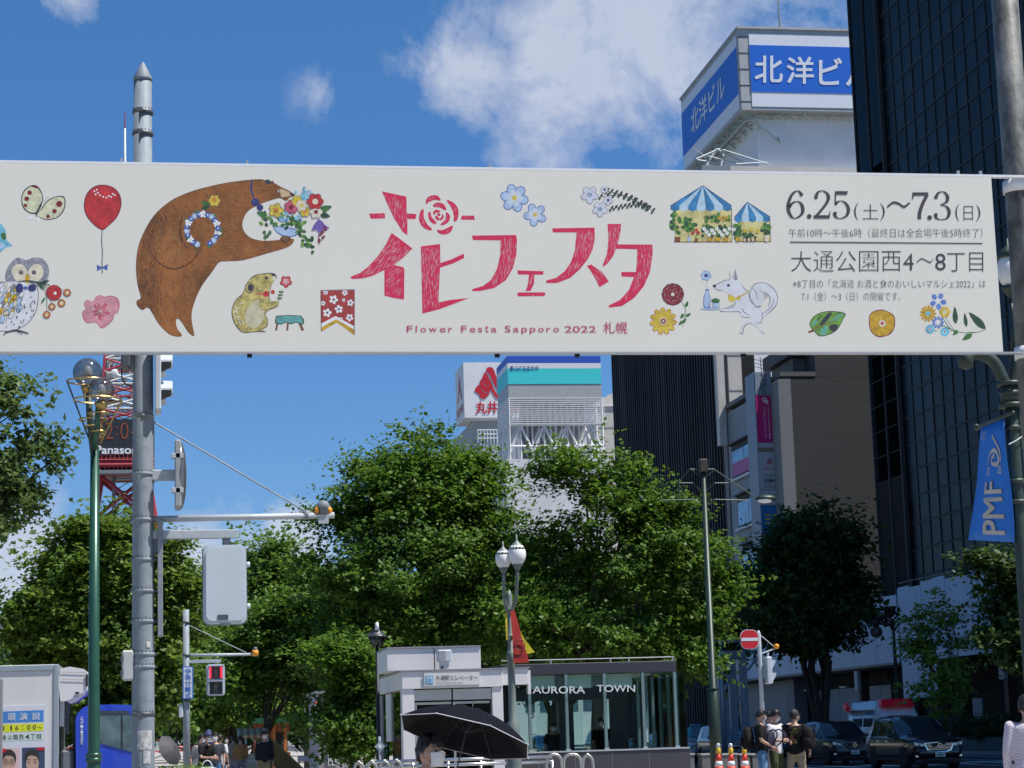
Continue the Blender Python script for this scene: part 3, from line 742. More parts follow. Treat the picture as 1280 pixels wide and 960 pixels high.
# butterfly
p = Pr('butterfly_print'); yw = pm('butterfly_wing', (.62, .62, .42), .25, 12)
p.shape([(50, 258), (54, 250), (52, 240), (46, 232), (38, 232), (30, 238), (26.5, 248), (29, 260), (38, 267), (46, 266)], k_); p.shape([(49, 257), (53, 249), (51, 241), (45, 233.5), (38.5, 233), (31, 239), (27.5, 248), (30, 259), (38, 265.5), (46, 264.5)], yw)
p.shape([(45, 270), (52, 260), (60, 250), (72, 245), (80, 246), (82, 254), (79, 265), (70, 273), (58, 275), (50, 272)], k_); p.shape([(46, 269), (53, 260.5), (61, 251), (72, 246), (79, 247.5), (80.7, 254), (78, 264), (69.5, 272), (58, 274), (50, 271)], yw)
for x, y, r in ((37, 241, 3), (33.5, 248.5, 3), (31.8, 256.8, 2.3), (74, 255, 4), (68, 264, 3), (60, 270.5, 2.4)): p.dot(x, y, r, maroon)
p.dot(38, 272, 4, wht, 2.6, -.6); p.dot(47.5, 274, 3.6, wht, 2.4, 1.2); p.line([(52, 256), (48, 262), (44.5, 269)], 2.6, k_); p.line([(52, 256), (53, 248), (52, 243)], .5, kg); p.line([(52, 256), (58, 248), (62, 246)], .5, kg); p.shape([(39, 233), (45, 232.3), (49, 236), (44, 235)], maroon, 2); p.build()
# bird at the edge
p = Pr('bird_print'); p.shape([(-12, 276), (0, 279), (7, 288), (8.5, 300), (15.5, 307), (8, 309), (2, 314), (-6, 320), (-16, 312), (-18, 290)], cyan); p.shape([(1, 293), (6, 291), (8, 297), (4, 300)], grn, 3); p.dot(8.5, 305.6, .8, k_); p.line([(1, 300), (-6, 304), (-12, 303)], .6, blu); p.shape([(-8, 303), (3, 304), (6, 308), (-2, 312), (-8, 311)], lblu, 3); p.build()
# balloon
p = Pr('balloon_print'); p.shape([(128, 287.5), (117, 281), (107, 268), (105, 254), (109, 241), (119, 232.5), (131, 231), (143, 235), (150.5, 245), (151.5, 258), (146, 272), (136, 282)], maroon)
p.shape([(128, 286), (117.5, 280), (108.5, 267.5), (106.5, 254), (110, 242), (119.5, 234), (131, 232.3), (142, 236), (149, 245.5), (150, 258), (145, 271), (135.5, 281)], redp)
for i, (x, y) in enumerate(((118, 239), (121, 237), (122.5, 241), (119.5, 243), (125, 244), (129, 246), (133, 247), (136, 245), (139, 246), (141, 242.5), (143.5, 244))): p.dot(x, y, 1.1, wht)
p.line([(128, 287), (127, 300), (128, 315), (127.5, 330), (128, 342)], 1.0, k_, taper=False); p.shape([(121, 331), (127.5, 334), (135, 330), (134, 338), (128, 335), (121.5, 339)], blu, 1); p.build()
# pink flower
p = Pr('pink_flower_print'); pkl = pm('pink', (.62, .28, .32), .25, 6)
P_ = [(120, 371), (126, 369), (131, 371), (138, 369.5), (147, 373), (149.5, 382), (147, 391), (143, 393), (141, 400), (134, 407), (127, 410.5), (122, 405), (118, 403), (109, 404), (104, 398), (103, 390), (107, 386), (105, 380), (109, 375), (116, 377)]
p.shape(P_, pk); cx_, cy_ = 126, 389; p.shape([(cx_+(x-cx_)*.95, cy_+(y-cy_)*.95) for x, y in P_], pkl); p.flower(126, 389, 13, 5, pk, pk, .3, ph=.3, pr=.36)
for i in range(9): a = i*.7; p.line([(126, 389), (126+11*math.cos(a), 389+9*math.sin(a))], .8, cream_p, 1); p.dot(126+11*math.cos(a), 389+9*math.sin(a), .9, cream_p)
p.build()
# owl
p = Pr('owl_print'); ow = pm('owl_white', (.66, .66, .68), .1, 20); og = pm('owl_grey', (.28, .29, .33), .45, 30)
p.shape([(8, 352), (7, 341), (13, 329), (22, 322), (33, 325), (42, 322), (54, 324), (61, 335), (60, 348), (53, 356), (38, 360), (20, 358)], og, 4)
body = [(-8, 358), (6, 352), (30, 352), (46, 358), (48, 375), (44, 392), (34, 405), (18, 413), (0, 414), (-14, 408)]
p.shape(body, k_); p.shape([(20+(x-20)*.97, 380+(y-380)*.98) for x, y in body], ow)
p.shape([(16, 344), (15, 336), (21, 330.5), (29, 331.5), (34, 339), (33, 350), (22, 352)], cream_p); p.shape([(35, 341), (40, 332), (48, 330), (54, 336), (53, 346), (46, 352), (37, 351)], cream_p)
for x in (26.3, 42.5): p.dot(x, 340.5, 3.1, kg); p.dot(x, 340.5, 2.1, k_); p.dot(x+.5, 340, .6, wht)
p.shape([(34.5, 342), (37, 347), (34.5, 355), (31.5, 352), (31.5, 346)], gold, 3)
fc = [lblu, cream_p, kg, yel, ow, lblu, gold, cream_p]
r2 = random.Random(3)
for i in range(70):
    x, y = r2.uniform(-8, 28), 357+i*.62+r2.uniform(-3, 3)
    if (x-5)/28+abs(y-376)/24 > 1.15: continue
    p.dot(x, y, 5.6, k_, 2.9, 2.1); p.dot(x, y, 5.0, fc[i % 8], 2.4, 2.1)
for i in range(60):
    x, y = r2.uniform(8, 46), r2.uniform(370, 411)
    if x+y < 410: continue
    if x > 30 and y > 398: continue
    p.dot(x, y, 1.7, k_, .6, 1.9, 6)
p.dot(24.5, 360, 4.8, navy, 6, 0); p.dot(40, 360, 5.2, navy, 4.6, 0); p.dot(32, 360, 2.4, blu)
p.line([(22, 352), (35, 351), (48, 353), (62, 356)], 1.6, dgrn); p.leaf(46, 353, 12, 2, .25, dgrn); p.leaf(48, 354, 11, 2, .9, dgrn); p.leaf(52, 353, 10, 2, -.2, dgrn)
for x2, y2 in ((82, 365), (77, 379), (65, 383), (58.5, 393)): p.line([(54, 357), ((54+x2)/2+2, (357+y2)/2-3), (x2, y2)], .7, grn)
p.dot(67.5, 366, 10, maroon); p.dot(67.5, 366, 9, redp); p.dot(69, 366.5, 2, wht); p.line([(61, 362), (68, 360), (74, 364)], .8, maroon)
for x, y, r in ((84, 366, 5), (77, 379, 5), (65, 383.5, 4.6), (58.5, 393.5, 4.8)): p.dot(x, y, r, maroon); p.dot(x, y, r-.8, ora); p.dot(x, y, r*.42, cream_p)
p.line([(6, 416), (20, 413), (36, 417)], 2.4, k_); p.line([(20, 413), (28, 418)], 1.6, k_); p.line([(10, 414), (4, 419)], 1.5, k_); p.leaf(56, 372, 9, 1.5, 2.1, grn)
p.build()
# brown bear
fur = M('print_bear_fur', (.27, .098, .022), .7, var=.42, scale=3, stretch=(1, 1, .55)); fur_d = pm('fur_dark', (.12, .04, .012), .5, 8); fur_l = pm('fur_light', (.34, .17, .055), .4, 7)
p = Pr('bear_print')
bear = [(352, 234), (362, 239), (368.5, 244), (363, 246), (358, 250.5), (350, 247), (338, 250), (327, 254), (312, 262), (305, 272), (303, 283), (308, 293), (318, 299), (335, 301.5), (352, 300), (366, 298.5), (366, 304), (357, 310), (335, 316.5), (305, 325), (285, 326.5), (274, 328), (265, 340), (252, 358), (243, 378), (239, 398), (243, 419), (236, 416), (228, 404), (223, 398.5), (219.5, 401), (221, 411), (227, 420), (217, 420), (208, 415), (197, 403), (186, 385), (178, 387.5), (171.5, 382), (171, 376), (176, 372), (172, 356), (170, 335), (172, 312), (179, 292), (192, 270), (212, 252), (237, 240), (270, 231), (300, 226), (325, 224), (334, 226.5), (342, 228.5)]
p.shape(bear, fur_d, 4)
cxb, cyb = 240, 300
p.shape([(x+(.5 if x < 240 else -.4), y+(.7 if y < 300 else -.5)) for x, y in bear], fur, 4)
r3 = random.Random(12)
def inside(pts, x, y):
    r = False; n = len(pts)
    for i in range(n):
        x1, y1 = pts[i]; x2, y2 = pts[(i+1) % n]
        if (y1 > y) != (y2 > y) and x < (x2-x1)*(y-y1)/(y2-y1)+x1: r = not r
    return r
def hatch(p, poly, n, ln, w_, angf, mt, rr):
    xs = [a[0] for a in poly]; ys = [a[1] for a in poly]; c_ = 0
    base = p.l+.00002; p._m(mt); p.l = base
    while c_ < n:
        x, y = rr.uniform(min(xs), max(xs)), rr.uniform(min(ys), max(ys)); c_ += 1
        a = angf(x, y)+rr.uniform(-.12, .12); l = ln*rr.uniform(.5, 1.3); dx, dy = math.cos(a)*l/2, math.sin(a)*l/2
        if inside(poly, x+dx*1.15, y+dy*1.15) and inside(poly, x-dx*1.15, y-dy*1.15):
            BN.poly(p.mb, [(x-dx, y-dy), (x-dy/l*w_, y+dx/l*w_), (x+dx, y+dy), (x+dy/l*w_, y-dx/l*w_)], p.l+(c_ % 5)*.000007)
angb = lambda x, y: 1.9-(x-175)/62 if x < 300 else -.1
hatch(p, [(172, 330), (180, 295), (200, 268), (214, 262), (206, 300), (196, 340), (205, 375), (200, 400), (182, 380), (173, 355)], 1100, 8, .6, angb, fur_d, r3); hatch(p, bear, 2000, 7, .55, angb, fur_d, r3); hatch(p, bear, 2000, 6, .5, angb, fur_l, r3); hatch(p, bear, 1200, 6, .5, angb, pm('fur_red', (.36, .09, .02), .3), r3)
p.line([(187, 310), (195, 325), (212, 336), (230, 333), (244, 322), (252, 305)], 2.2, fur_d); p.line([(228, 270), (225, 288), (229, 305), (236, 310)], 3, fur_d)
hatch(p, [(187, 305), (200, 280), (226, 275), (228, 300), (240, 310), (250, 308), (243, 322), (228, 333), (210, 334), (196, 322)], 500, 6, .5, lambda x, y: .6, fur_l, r3)
p.shape([(351, 236), (361, 240), (365.5, 243.5), (357, 246), (352, 246.5), (350.5, 241)], pm('muzzle', (.55, .40, .24), .1), 3); p.shape([(362, 240.5), (369, 244.5), (364, 245)], k_, 2); p.dot(348.5, 238.8, 1.5, wht); p.dot(348.8, 238.8, 1.0, k_)
p.dot(335, 227.5, 4, k_, 3, .3); p.dot(340.5, 228, 1.8, fur_d); p.line([(357, 248), (351, 247)], .8, k_)
p.line([(315, 224.5), (314, 235), (317, 247)], 2.2, navy, taper=False); p.dot(319, 253, 5.2, navy); p.dot(325, 259.5, 4.2, navy); p.dot(317.5, 251.5, 1.2, blu)
# yellow flower and wreath on the bear
p.leaf(262, 258, 13, 3.4, -2.6, grn, k_); p.leaf(262, 257, 12, 3, 2.7, dgrn, None); p.flower(268, 251, 8, 6, yel, gold, .35, k_, pr=.4); p.dot(268, 249, 3, ora)
for i in range(22):
    a = 2*math.pi*i/22+.2; x, y = 253+19.5*math.cos(a), 287+19.5*math.sin(a)
    if 1.3 < a < 1.9: continue
    if i % 3 == 0: p.leaf(x, y, 7, 2.4, a+r3.uniform(-1, 1), grn)
    if i % 4 == 0: p.flower(x, y, 5, 5, wht, cream_p, .3, None, a)
    else: p.flower(x, y, 4.2, 6, blu if i % 2 else lblu, wht, .25, None, a)
p.build()
# bouquet in a bowl
p = Pr('bouquet_print')
p.shape([(341, 281), (352, 283), (366, 285), (373, 290), (369, 295), (358, 296), (349, 293), (343, 287)], blu); p.shape([(342.5, 282), (352, 284), (365, 286), (371, 290), (368, 294), (358, 295), (350, 292), (344, 287)], lblu)
p.dot(357, 299, 7, fur_d, 4.6); p.dot(356, 297, 5, pm('bear_paw', (.18, .10, .05)), 3)
r4 = random.Random(8)
for i in range(64):
    if i < 34: s_ = i/34; x, y = 372+r4.uniform(-7, 9)+s_*14, 274+s_*38+r4.uniform(-4, 4)
    else: x, y = r4.uniform(326, 375), 277+r4.uniform(-8, 6)
    p.leaf(x, y, r4.uniform(5, 8), 2.3, r4.uniform(0, 6.3), r4.choice([grn, dgrn, grn, grn2]), dgrn)
for x, y in ((330, 288), (334, 292), (337, 288), (331, 294)): p.leaf(x, y, 6, 2.2, 1.4, grn, dgrn)
p.leaf(334, 270, 14, 4, 3.5, grn, dgrn); p.leaf(398, 264, 18, 4.6, -.35, grn, dgrn); p.leaf(400, 268, 13, 4, .2, dgrn)
for i in range(30): a = -1.5+r4.uniform(-1, 1); r = r4.uniform(4, 16); p.line([(380, 252), (380+r*math.cos(a), 250+r*math.sin(a))], .5, cyan, 1); p.dot(380+r*math.cos(a), 250+r*math.sin(a), 1.1, cyan)
for i in range(26): p.dot(r4.uniform(348, 378), r4.uniform(263, 278), 1.7, r4.choice([cyan, lblu, cyan, blu]))
p.flower(345, 263, 9.5, 5, yel, ora, .35, k_); p.flower(364, 259, 9, 7, pk, maroon, .35, maroon); p.flower(371, 251, 7, 6, yel, gold, .3, k_); p.flower(381, 264, 7.5, 6, yel, ora, .4, k_)
p.flower(377, 257, 7.5, 6, cream_p, yel, .3, kg); p.flower(395, 265, 8.5, 6, cream_p, maroon, .3, kg); p.flower(394, 252, 10.5, 6, redp, cream_p, .35, maroon)
p.shape([(392, 282), (399, 274), (406, 281), (412, 286), (404, 287), (400, 292), (396, 287), (390, 288)], pm('violet', (.16, .10, .36), .3), 2)
for i in range(12): p.dot(401+r4.uniform(-4, 6), 284+i*1.7, 1.5, maroon)
p.build()
# mouse with a flower
p = Pr('mouse_print'); mo = pm('mouse_yellow', (.50, .42, .14), .45, 14); mo_l = pm('mouse_belly', (.55, .50, .33), .2, 10)
P_ = [(306, 360), (311, 350), (318, 344), (327, 342), (338, 341), (344, 343), (346, 348), (342, 352), (339, 358), (337, 368), (338, 376), (346, 377), (348, 381), (344, 385), (336, 388), (332, 393), (335, 400), (334, 408), (328, 412), (332, 415), (318, 415), (304, 416), (295, 408), (290, 396), (290, 385), (295, 374), (302, 368)]
p.shape(P_, k_); p.shape([(315+(x-315)*.965, 380+(y-380)*.975) for x, y in P_], mo); p.shape([(320, 375), (330, 380), (330, 392), (328, 402), (318, 410), (308, 404), (308, 388)], mo_l)
p.dot(312, 359.5, 6, k_, 7); p.dot(312, 359.5, 5, mo, 6); p.dot(313, 359.5, 3.4, k_, 4.6); p.dot(333, 347.5, 2.1, k_); p.dot(342, 343.5, 2.4, k_, 1.8); p.dot(342.5, 348, 3, cream_p, 2.4)
p.line([(318, 366), (326, 368), (334, 366)], 1.6, redp); p.dot(332.5, 367.5, 3.8, redp); p.dot(341, 365, 2.6, redp); p.dot(332, 367, 1.2, maroon)
p.shape([(324, 377), (338, 377), (347, 376), (347.5, 381), (338, 386), (327, 387)], mo, 3); p.line([(326, 387), (338, 386), (347, 382)], .7, k_)
for i in range(22): a = r4.uniform(2.0, 4.0); rr = r4.uniform(15, 22); p.dot(314+rr*math.cos(a), 390-rr*math.sin(a)*.9*-1, .8, wht, n=6)
p.line([(348, 381), (349, 372), (352, 362)], .8, grn)
for s_ in (0, 1, 2): p.leaf(349.5+s_, 374-s_*4, 4, 1.2, -.6, grn); p.leaf(349.5+s_, 374-s_*4, 4, 1.2, 3.8, grn)
p.flower(357.5, 352, 7.6, 5, redp, pk, .3, maroon, .3); p.flower(357.5, 352, 5, 5, pkl, cream_p, .25, None, .3); p.build()
# little table
p = Pr('table_print'); teal = pm('teal', (.12, .34, .33), .3, 8)
for x0, x1 in ((347, 345), (360, 359), (374, 378), (375, 379)): p.line([(x0, 403), (x1, 413)], 2.4, pm('wood', (.20, .08, .03)), 1, False)
p.shape([(345, 396), (348, 394.5), (376, 394.5), (380, 404), (376, 405.5), (370, 403), (364, 405.5), (358, 403), (352, 405.5), (344, 404)], dgrn, 2); p.shape([(346, 396.5), (349, 395.3), (375, 395.3), (378.5, 403.5), (376, 404.5), (370, 402), (364, 404.5), (358, 402), (352, 404.5), (345.5, 403)], teal, 2); p.build()
# flag with white flowers
p = Pr('flag_print'); brick_p = pm('brick_red', (.36, .045, .04), .2)
p.shape([(401, 363), (443, 362), (443, 419), (421, 403), (401.5, 414.5)], gold, 1); p.shape([(401, 363), (443, 362), (443, 412), (420, 399), (401.5, 409.5)], wht, 1); p.shape([(401, 363.6), (443, 362.6), (443, 408), (419.5, 395), (401.5, 404.5)], brick_p, 1)
for x, y, r in ((407, 365.5, 3.6), (431, 366, 4.2), (417, 374.5, 6.4), (438, 378.5, 4.9), (403.8, 379, 3.6), (429.5, 375, 2.6), (423.5, 386.5, 5.8), (409, 391, 6.2), (437, 397, 5.4), (426, 399, 3)): p.flower(x, y, r, 5, wht, k_, .2, None, r, .36)
p.line([(401, 363), (443, 362)], .6, k_, 1, False); p.line([(401, 363), (401.5, 414)], .6, k_, 1, False); p.line([(443, 362), (443, 419)], .6, k_, 1, False); p.build()
# ---- title lettering, drawn as brush blocks with scratched strokes
rose = M('print_title_rose', (.60, .015, .075), .6, var=.07, scale=8)
cA = lambda L_: [(280+x/4, 200+y/4) for x, y in L_]
cB = lambda L_: [(560+x/4, 200+y/4) for x, y in L_]
tl = []
def blk(P_, ang, k=1): tl.append((P_, ang, k))
blk(cA([(790, 157), (850, 170), (912, 183), (913, 240), (915, 268), (962, 270), (958, 295), (917, 294), (917, 375), (895, 360), (850, 290), (815, 215)]), 1.4)
blk(cA([(725, 268), (803, 266), (806, 291), (735, 294)]), 0)
blk(cA([(1190, 278), (1250, 278), (1255, 299), (1184, 298)]), 0)
for P_, a in (([(1010, 222), (1012, 195), (1035, 178), (1065, 177), (1083, 197), (1078, 203), (1050, 200), (1022, 212)], -.3), ([(1113, 200), (1150, 215), (1172, 250), (1168, 295), (1150, 308), (1148, 270), (1135, 235)], 1.2),
              ([(975, 285), (985, 252), (998, 248), (1000, 290), (1020, 325), (1040, 345), (1030, 352), (1000, 340), (980, 315)], 1.2), ([(1066, 350), (1095, 350), (1140, 328), (1143, 340), (1128, 365), (1095, 373), (1072, 364)], -.3),
              ([(1045, 225), (1065, 213), (1095, 218), (1112, 245), (1100, 250), (1080, 238), (1050, 235)], .2), ([(1110, 262), (1130, 278), (1122, 310), (1090, 328), (1085, 318), (1108, 295)], 1.7), ([(1020, 270), (1032, 258), (1038, 285), (1062, 312), (1050, 320), (1028, 302)], 1.2),
              ([(1045, 262), (1060, 248), (1082, 255), (1075, 262), (1058, 265), (1052, 275)], 0), ([(1090, 268), (1100, 285), (1085, 302), (1078, 296), (1088, 284)], 1.5), ([(1055, 282), (1065, 280), (1078, 296), (1066, 302)], 0.8), ([(1066, 268), (1078, 266), (1082, 278), (1070, 280)], .5)):
    blk(cA(P_), a, 3)
blk(cA([(838, 365), (880, 395), (942, 442), (900, 485), (850, 525), (893, 535), (902, 545), (900, 698), (850, 690), (802, 678), (802, 550), (740, 580), (690, 592), (640, 595), (632, 585), (680, 565), (720, 535), (770, 480), (810, 420)]), -.8)
blk(cA([(984, 432), (1080, 420), (1082, 515), (1130, 500), (1200, 468), (1200, 490), (1150, 515), (1080, 538), (1072, 712), (1130, 700), (1224, 690), (1160, 715), (1080, 745), (992, 768)]), 1.5)
blk(cB([(120, 378), (340, 375), (345, 400), (342, 470), (325, 540), (290, 600), (230, 640), (160, 655), (120, 655), (122, 645), (175, 630), (215, 600), (245, 545), (262, 470), (262, 402), (125, 400)]), 1.6)
blk(cB([(347, 552), (478, 556), (476, 573), (432, 573), (430, 620), (412, 655), (388, 655), (400, 620), (405, 573), (350, 572)]), 1.5); blk(cB([(352, 662), (482, 662), (488, 671), (480, 680), (352, 682), (345, 672)]), 0)
blk(cB([(521, 342), (733, 338), (733, 400), (722, 450), (700, 495), (660, 545), (610, 590), (545, 615), (490, 615), (492, 602), (540, 590), (585, 555), (615, 510), (635, 450), (642, 362), (525, 362)]), 1.7)
blk(cB([(695, 530), (715, 522), (770, 560), (804, 607), (780, 622), (758, 636), (735, 590), (712, 552)]), .9)
blk(cB([(798, 320), (866, 320), (862, 360), (848, 422), (1022, 423), (1023, 470), (1010, 560), (980, 630), (930, 690), (870, 730), (805, 738), (803, 728), (860, 700), (905, 650), (930, 585), (868, 582), (866, 560), (940, 560), (945, 500), (946, 446), (840, 444), (825, 480), (800, 515), (775, 535), (775, 522), (795, 470), (802, 400)]), 1.65)
q = MB(); q2 = MB(); r5 = random.Random(5)
class HP: pass
pr_ = Pr('title_lettering')
for P_, a, k in tl:
    pr_._m(rose); pr_.l = .0009; pr_.shape(P_, rose, k)
scr = M('print_scratch', (.66, .58, .57), .6)
for P_, a, k in tl:
    xs = [b[0] for b in P_]; ys = [b[1] for b in P_]; ar = (max(xs)-min(xs))*(max(ys)-min(ys)); pr_.l = .0012
    big = ar > 500
    def ag(x, y, a=a, P_=P_, big=big): return a
    hatch(pr_, P_, int(ar*(.11 if big else .09)), 8 if big else 3, .27, ag, scr, r5)
pr_.build()
# ---- subtitle and dates
rsub = M('print_subtitle_rose', (.50, .06, .12), .6)
q = MB()
xx = [508]
def spaced(q, s, x0, x1, y0, y1, off=.004, xh=.68):
    ad = [{'l': .55, 't': .72, 'r': .82, 'w': 1.3, 'F': 1.05, 's': .85}.get(c_, 1.0) for c_ in s]; st = (x1-x0)/(sum(ad)-.3)
    for i, ch in enumerate(s):
        tall = ch.isupper() or ch.isdigit() or ch in 'lt' ; h = y1-y0
        top = y0 if tall else y0+h*(1-xh); bot = y1+(h*.28 if ch == 'p' else 0)
        wd = st*{'l': .15, 't': .42, 'r': .46, 'w': .95, 's': .52}.get(ch, .68)
        BN.text(q, ch, x0+sum(ad[:i])*st, top, x0+sum(ad[:i])*st+wd, bot, off, .003)
for wd_, a_, b_ in (('Flower', 508.5, 566), ('Festa', 576.5, 621), ('Sapporo', 631, 699)):
    q = MB(); spaced(q, wd_, a_, b_, 407.1, 415.3); q.build('subtitle_lettering', rsub, ban)
q = MB()
BN.text(q, '2022', 706, 407.5, 745, 415.6, .003, .003); BN.text(q, '札幌', 754, 402.5, 784, 417, .004, .003)
q.build('subtitle_lettering', rsub, ban)
dk = M('print_date_ink', (.045, .04, .05), .6)
def nib(q, pts, w0, w1, mt_l=.003, k=8):
    """brush of a broad pen: thick upright strokes, thin level ones"""
    P_ = smooth_open(pts, k) if len(pts) > 2 else pts
    n = len(P_); V = []
    for i, p_ in enumerate(P_):
        a, b = P_[max(i-1, 0)], P_[min(i+1, n-1)]; dx, dy = b[0]-a[0], b[1]-a[1]; l = math.hypot(dx, dy) or 1
        ww = (w0+(w1-w0)*abs(dy/l)**1.6)/2
        V.append(BN.p(p_[0]-dy/l*ww, p_[1]+dx/l*ww, mt_l)); V.append(BN.p(p_[0]+dy/l*ww, p_[1]-dx/l*ww, mt_l))
    q.add(V, [(2*i, 2*i+1, 2*i+3, 2*i+2) for i in range(n-1)])
def disc(q, x, y, r, l=.0032): BN.poly(q, [(x+r*math.cos(t*.6283), y+r*math.sin(t*.6283)) for t in range(10)], l)
q = MB()
def d6(x, y, h, w_): # top-left origin
    nib(q, [(x+w_*.86, y+h*.14), (x+w_*.62, y+.02*h), (x+w_*.3, y+h*.14), (x+w_*.08, y+h*.45), (x+w_*.07, y+h*.72), (x+w_*.28, y+h*.97), (x+w_*.55, y+h), (x+w_*.86, y+h*.86), (x+w_*.93, y+h*.68), (x+w_*.82, y+h*.48), (x+w_*.55, y+h*.40), (x+w_*.28, y+h*.48), (x+w_*.13, y+h*.62)], 1.0, 4.2); disc(q, x+w_*.84, y+h*.15, 2.3)
def d2(x, y, h, w_):
    nib(q, [(x+w_*.12, y+h*.26), (x+w_*.24, y+h*.07), (x+w_*.5, y), (x+w_*.8, y+h*.1), (x+w_*.88, y+h*.28), (x+w_*.72, y+h*.5), (x+w_*.3, y+h*.82), (x+w_*.06, y+h*.98)], 1.0, 4.2); disc(q, x+w_*.14, y+h*.24, 2.4)
    BN.poly(q, [(x, y+h*.90), (x+w_*.88, y+h*.90), (x+w_*.97, y+h*.76), (x+w_, y+h*.76), (x+w_*.95, y+h*1.02), (x, y+h*1.02)], .0033)
def d5(x, y, h, w_):
    BN.poly(q, [(x+w_*.14, y), (x+w_*.9, y), (x+w_*.84, y+h*.13), (x+w_*.14, y+h*.13)], .0033)
    nib(q, [(x+w_*.16, y+h*.02), (x+w_*.14, y+h*.48)], 1.2, 1.6)
    nib(q, [(x+w_*.14, y+h*.5), (x+w_*.36, y+h*.37), (x+w_*.68, y+h*.40), (x+w_*.92, y+h*.62), (x+w_*.84, y+h*.88), (x+w_*.5, y+h*1.0), (x+w_*.2, y+h*.96), (x+w_*.08, y+h*.8)], 1.0, 4.2); disc(q, x+w_*.13, y+h*.82, 2.4)
def d7(x, y, h, w_):
    BN.poly(q, [(x+w_*.02, y), (x+w_, y), (x+w_, y+h*.08), (x+w_*.92, y+h*.12), (x+w_*.12, y+h*.12), (x+w_*.06, y+h*.26), (x+w_*.0, y+h*.26)], .0033)
    nib(q, [(x+w_*.96, y+h*.08), (x+w_*.68, y+h*.4), (x+w_*.48, y+h*.75), (x+w_*.46, y+h)], 3.4, 4.4)
def d3(x, y, h, w_):
    nib(q, [(x+w_*.12, y+h*.2), (x+w_*.3, y+h*.03), (x+w_*.6, y), (x+w_*.82, y+h*.16), (x+w_*.76, y+h*.36), (x+w_*.42, y+h*.47)], 1.0, 4.2); disc(q, x+w_*.14, y+h*.19, 2.4)
    nib(q, [(x+w_*.42, y+h*.47), (x+w_*.78, y+h*.54), (x+w_*.93, y+h*.74), (x+w_*.8, y+h*.94), (x+w_*.48, y+h), (x+w_*.2, y+h*.96), (x+w_*.08, y+h*.82)], 1.0, 4.2); disc(q, x+w_*.13, y+h*.83, 2.4)
d6(984, 238, 34.5, 21); disc(q, 1011.5, 270.5, 3.0); d2(1017, 238.5, 34, 21); d5(1041, 239, 34, 21); q.build('date_figures', dk, ban); q = MB()
nib(q, [(1109, 259), (1116, 253.5), (1123, 254.5), (1130, 258.5), (1137, 253.5)], 3.2, 1.4); q.build('wave_dash', dk, ban); q = MB()
d7(1140, 240.5, 33.5, 20); disc(q, 1162, 272, 3.0); d3(1167, 240, 34.5, 21)
q.build('date_figures', dk, ban)
q = MB()
tx = lambda s, x0, y0, x1, y1, off=-.013: BN.text(q, s, x0, y0, x1, y1, off, .003)
tx('(', 1067.5, 253.5, 1073, 275.5); tx('土', 1078, 255.5, 1098, 274); tx(')', 1100, 254, 1106, 276); tx('(', 1194, 255, 1199, 276.5); tx('日', 1204.5, 257.5, 1216, 275.5); tx(')', 1220, 256, 1225.5, 277)
tx('午前10時～午後6時（最終日は全会場午後5時終了）', 986, 285.5, 1228, 297, -.014)
BN.poly(q, [(987.5, 301.9), (1228, 303.7), (1228, 305), (987.5, 303.3)], .003)
for s_, x0, x1 in (('大', 989, 1014), ('通', 1017, 1042), ('公', 1045, 1070), ('園', 1074, 1098), ('西', 1102, 1126)): tx(s_, x0, 314, x1, 339.5, -.014)
tx('4', 1129, 317, 1142, 338, -.004); nib(q, [(1146, 328), (1152, 323.5), (1158, 326), (1163, 328), (1166, 324)], 1.6, .8); tx('8', 1169, 317, 1182, 338, -.002); tx('丁', 1184, 316.5, 1206, 339.5, -.014); tx('目', 1211.5, 315.5, 1229, 339.5, -.014)
tx('※8丁目の「北海道 お酒と食のおいしいマルシェ2022」は', 991, 349.5, 1232, 360, -.014)
tx('7.1（金）～3（日）の開催です。', 1002, 365, 1125.5, 376, -.014)
q.build('event_lettering', dk, ban)
# pale blue flowers
p = Pr('blue_flowers_print')
for x, y, r, ph in ((643, 247.5, 17.5, .2), (669, 268.5, 14.5, .5)):
    p.flower(x, y, r, 6 if r > 15 else 5, lblu, wht, .2, blu, ph, .36, .62); p.l += .00003
    p.flower(x, y, r*.62, 6, pm('paler_blue', (.52, .60, .70), .1), yel, .28, None, ph, .42)
    for i in range(7): p.dot(x+r*.2*math.cos(i*.9), y+r*.22*math.sin(i*.9), 1.1, cream_p)
p.build()
p = Pr('flower_sprig_print')
for pts in ([(745, 247), (775, 244), (800, 254), (819, 266)], [(755, 238), (775, 243), (796, 252)], [(760, 262), (780, 258), (800, 256), (810, 261)]):
    p.line(pts, .9, dgrn); PP = smooth_open(pts, 4)
    for i, (x, y) in enumerate(PP[1:-1]): p.leaf(x, y, 5.5, 1.5, -.9, k_); p.leaf(x, y, 5, 1.4, 2.0+.3*(i % 2), dgrn)
lil = pm('lilac_white', (.56, .58, .66), .12)
for x, y, r, n in ((737, 243.5, 11.5, 5), (750, 261.5, 10, 5), (760, 250.5, 6.8, 5), (755.5, 237, 4.8, 6)): p.flower(x, y, r, n, lil, lblu, .25, kg, .3, .4); [p.dot(x+r*.18*math.cos(i*1.3), y+r*.18*math.sin(i*1.3), .8, k_) for i in range(5)]
p.build()
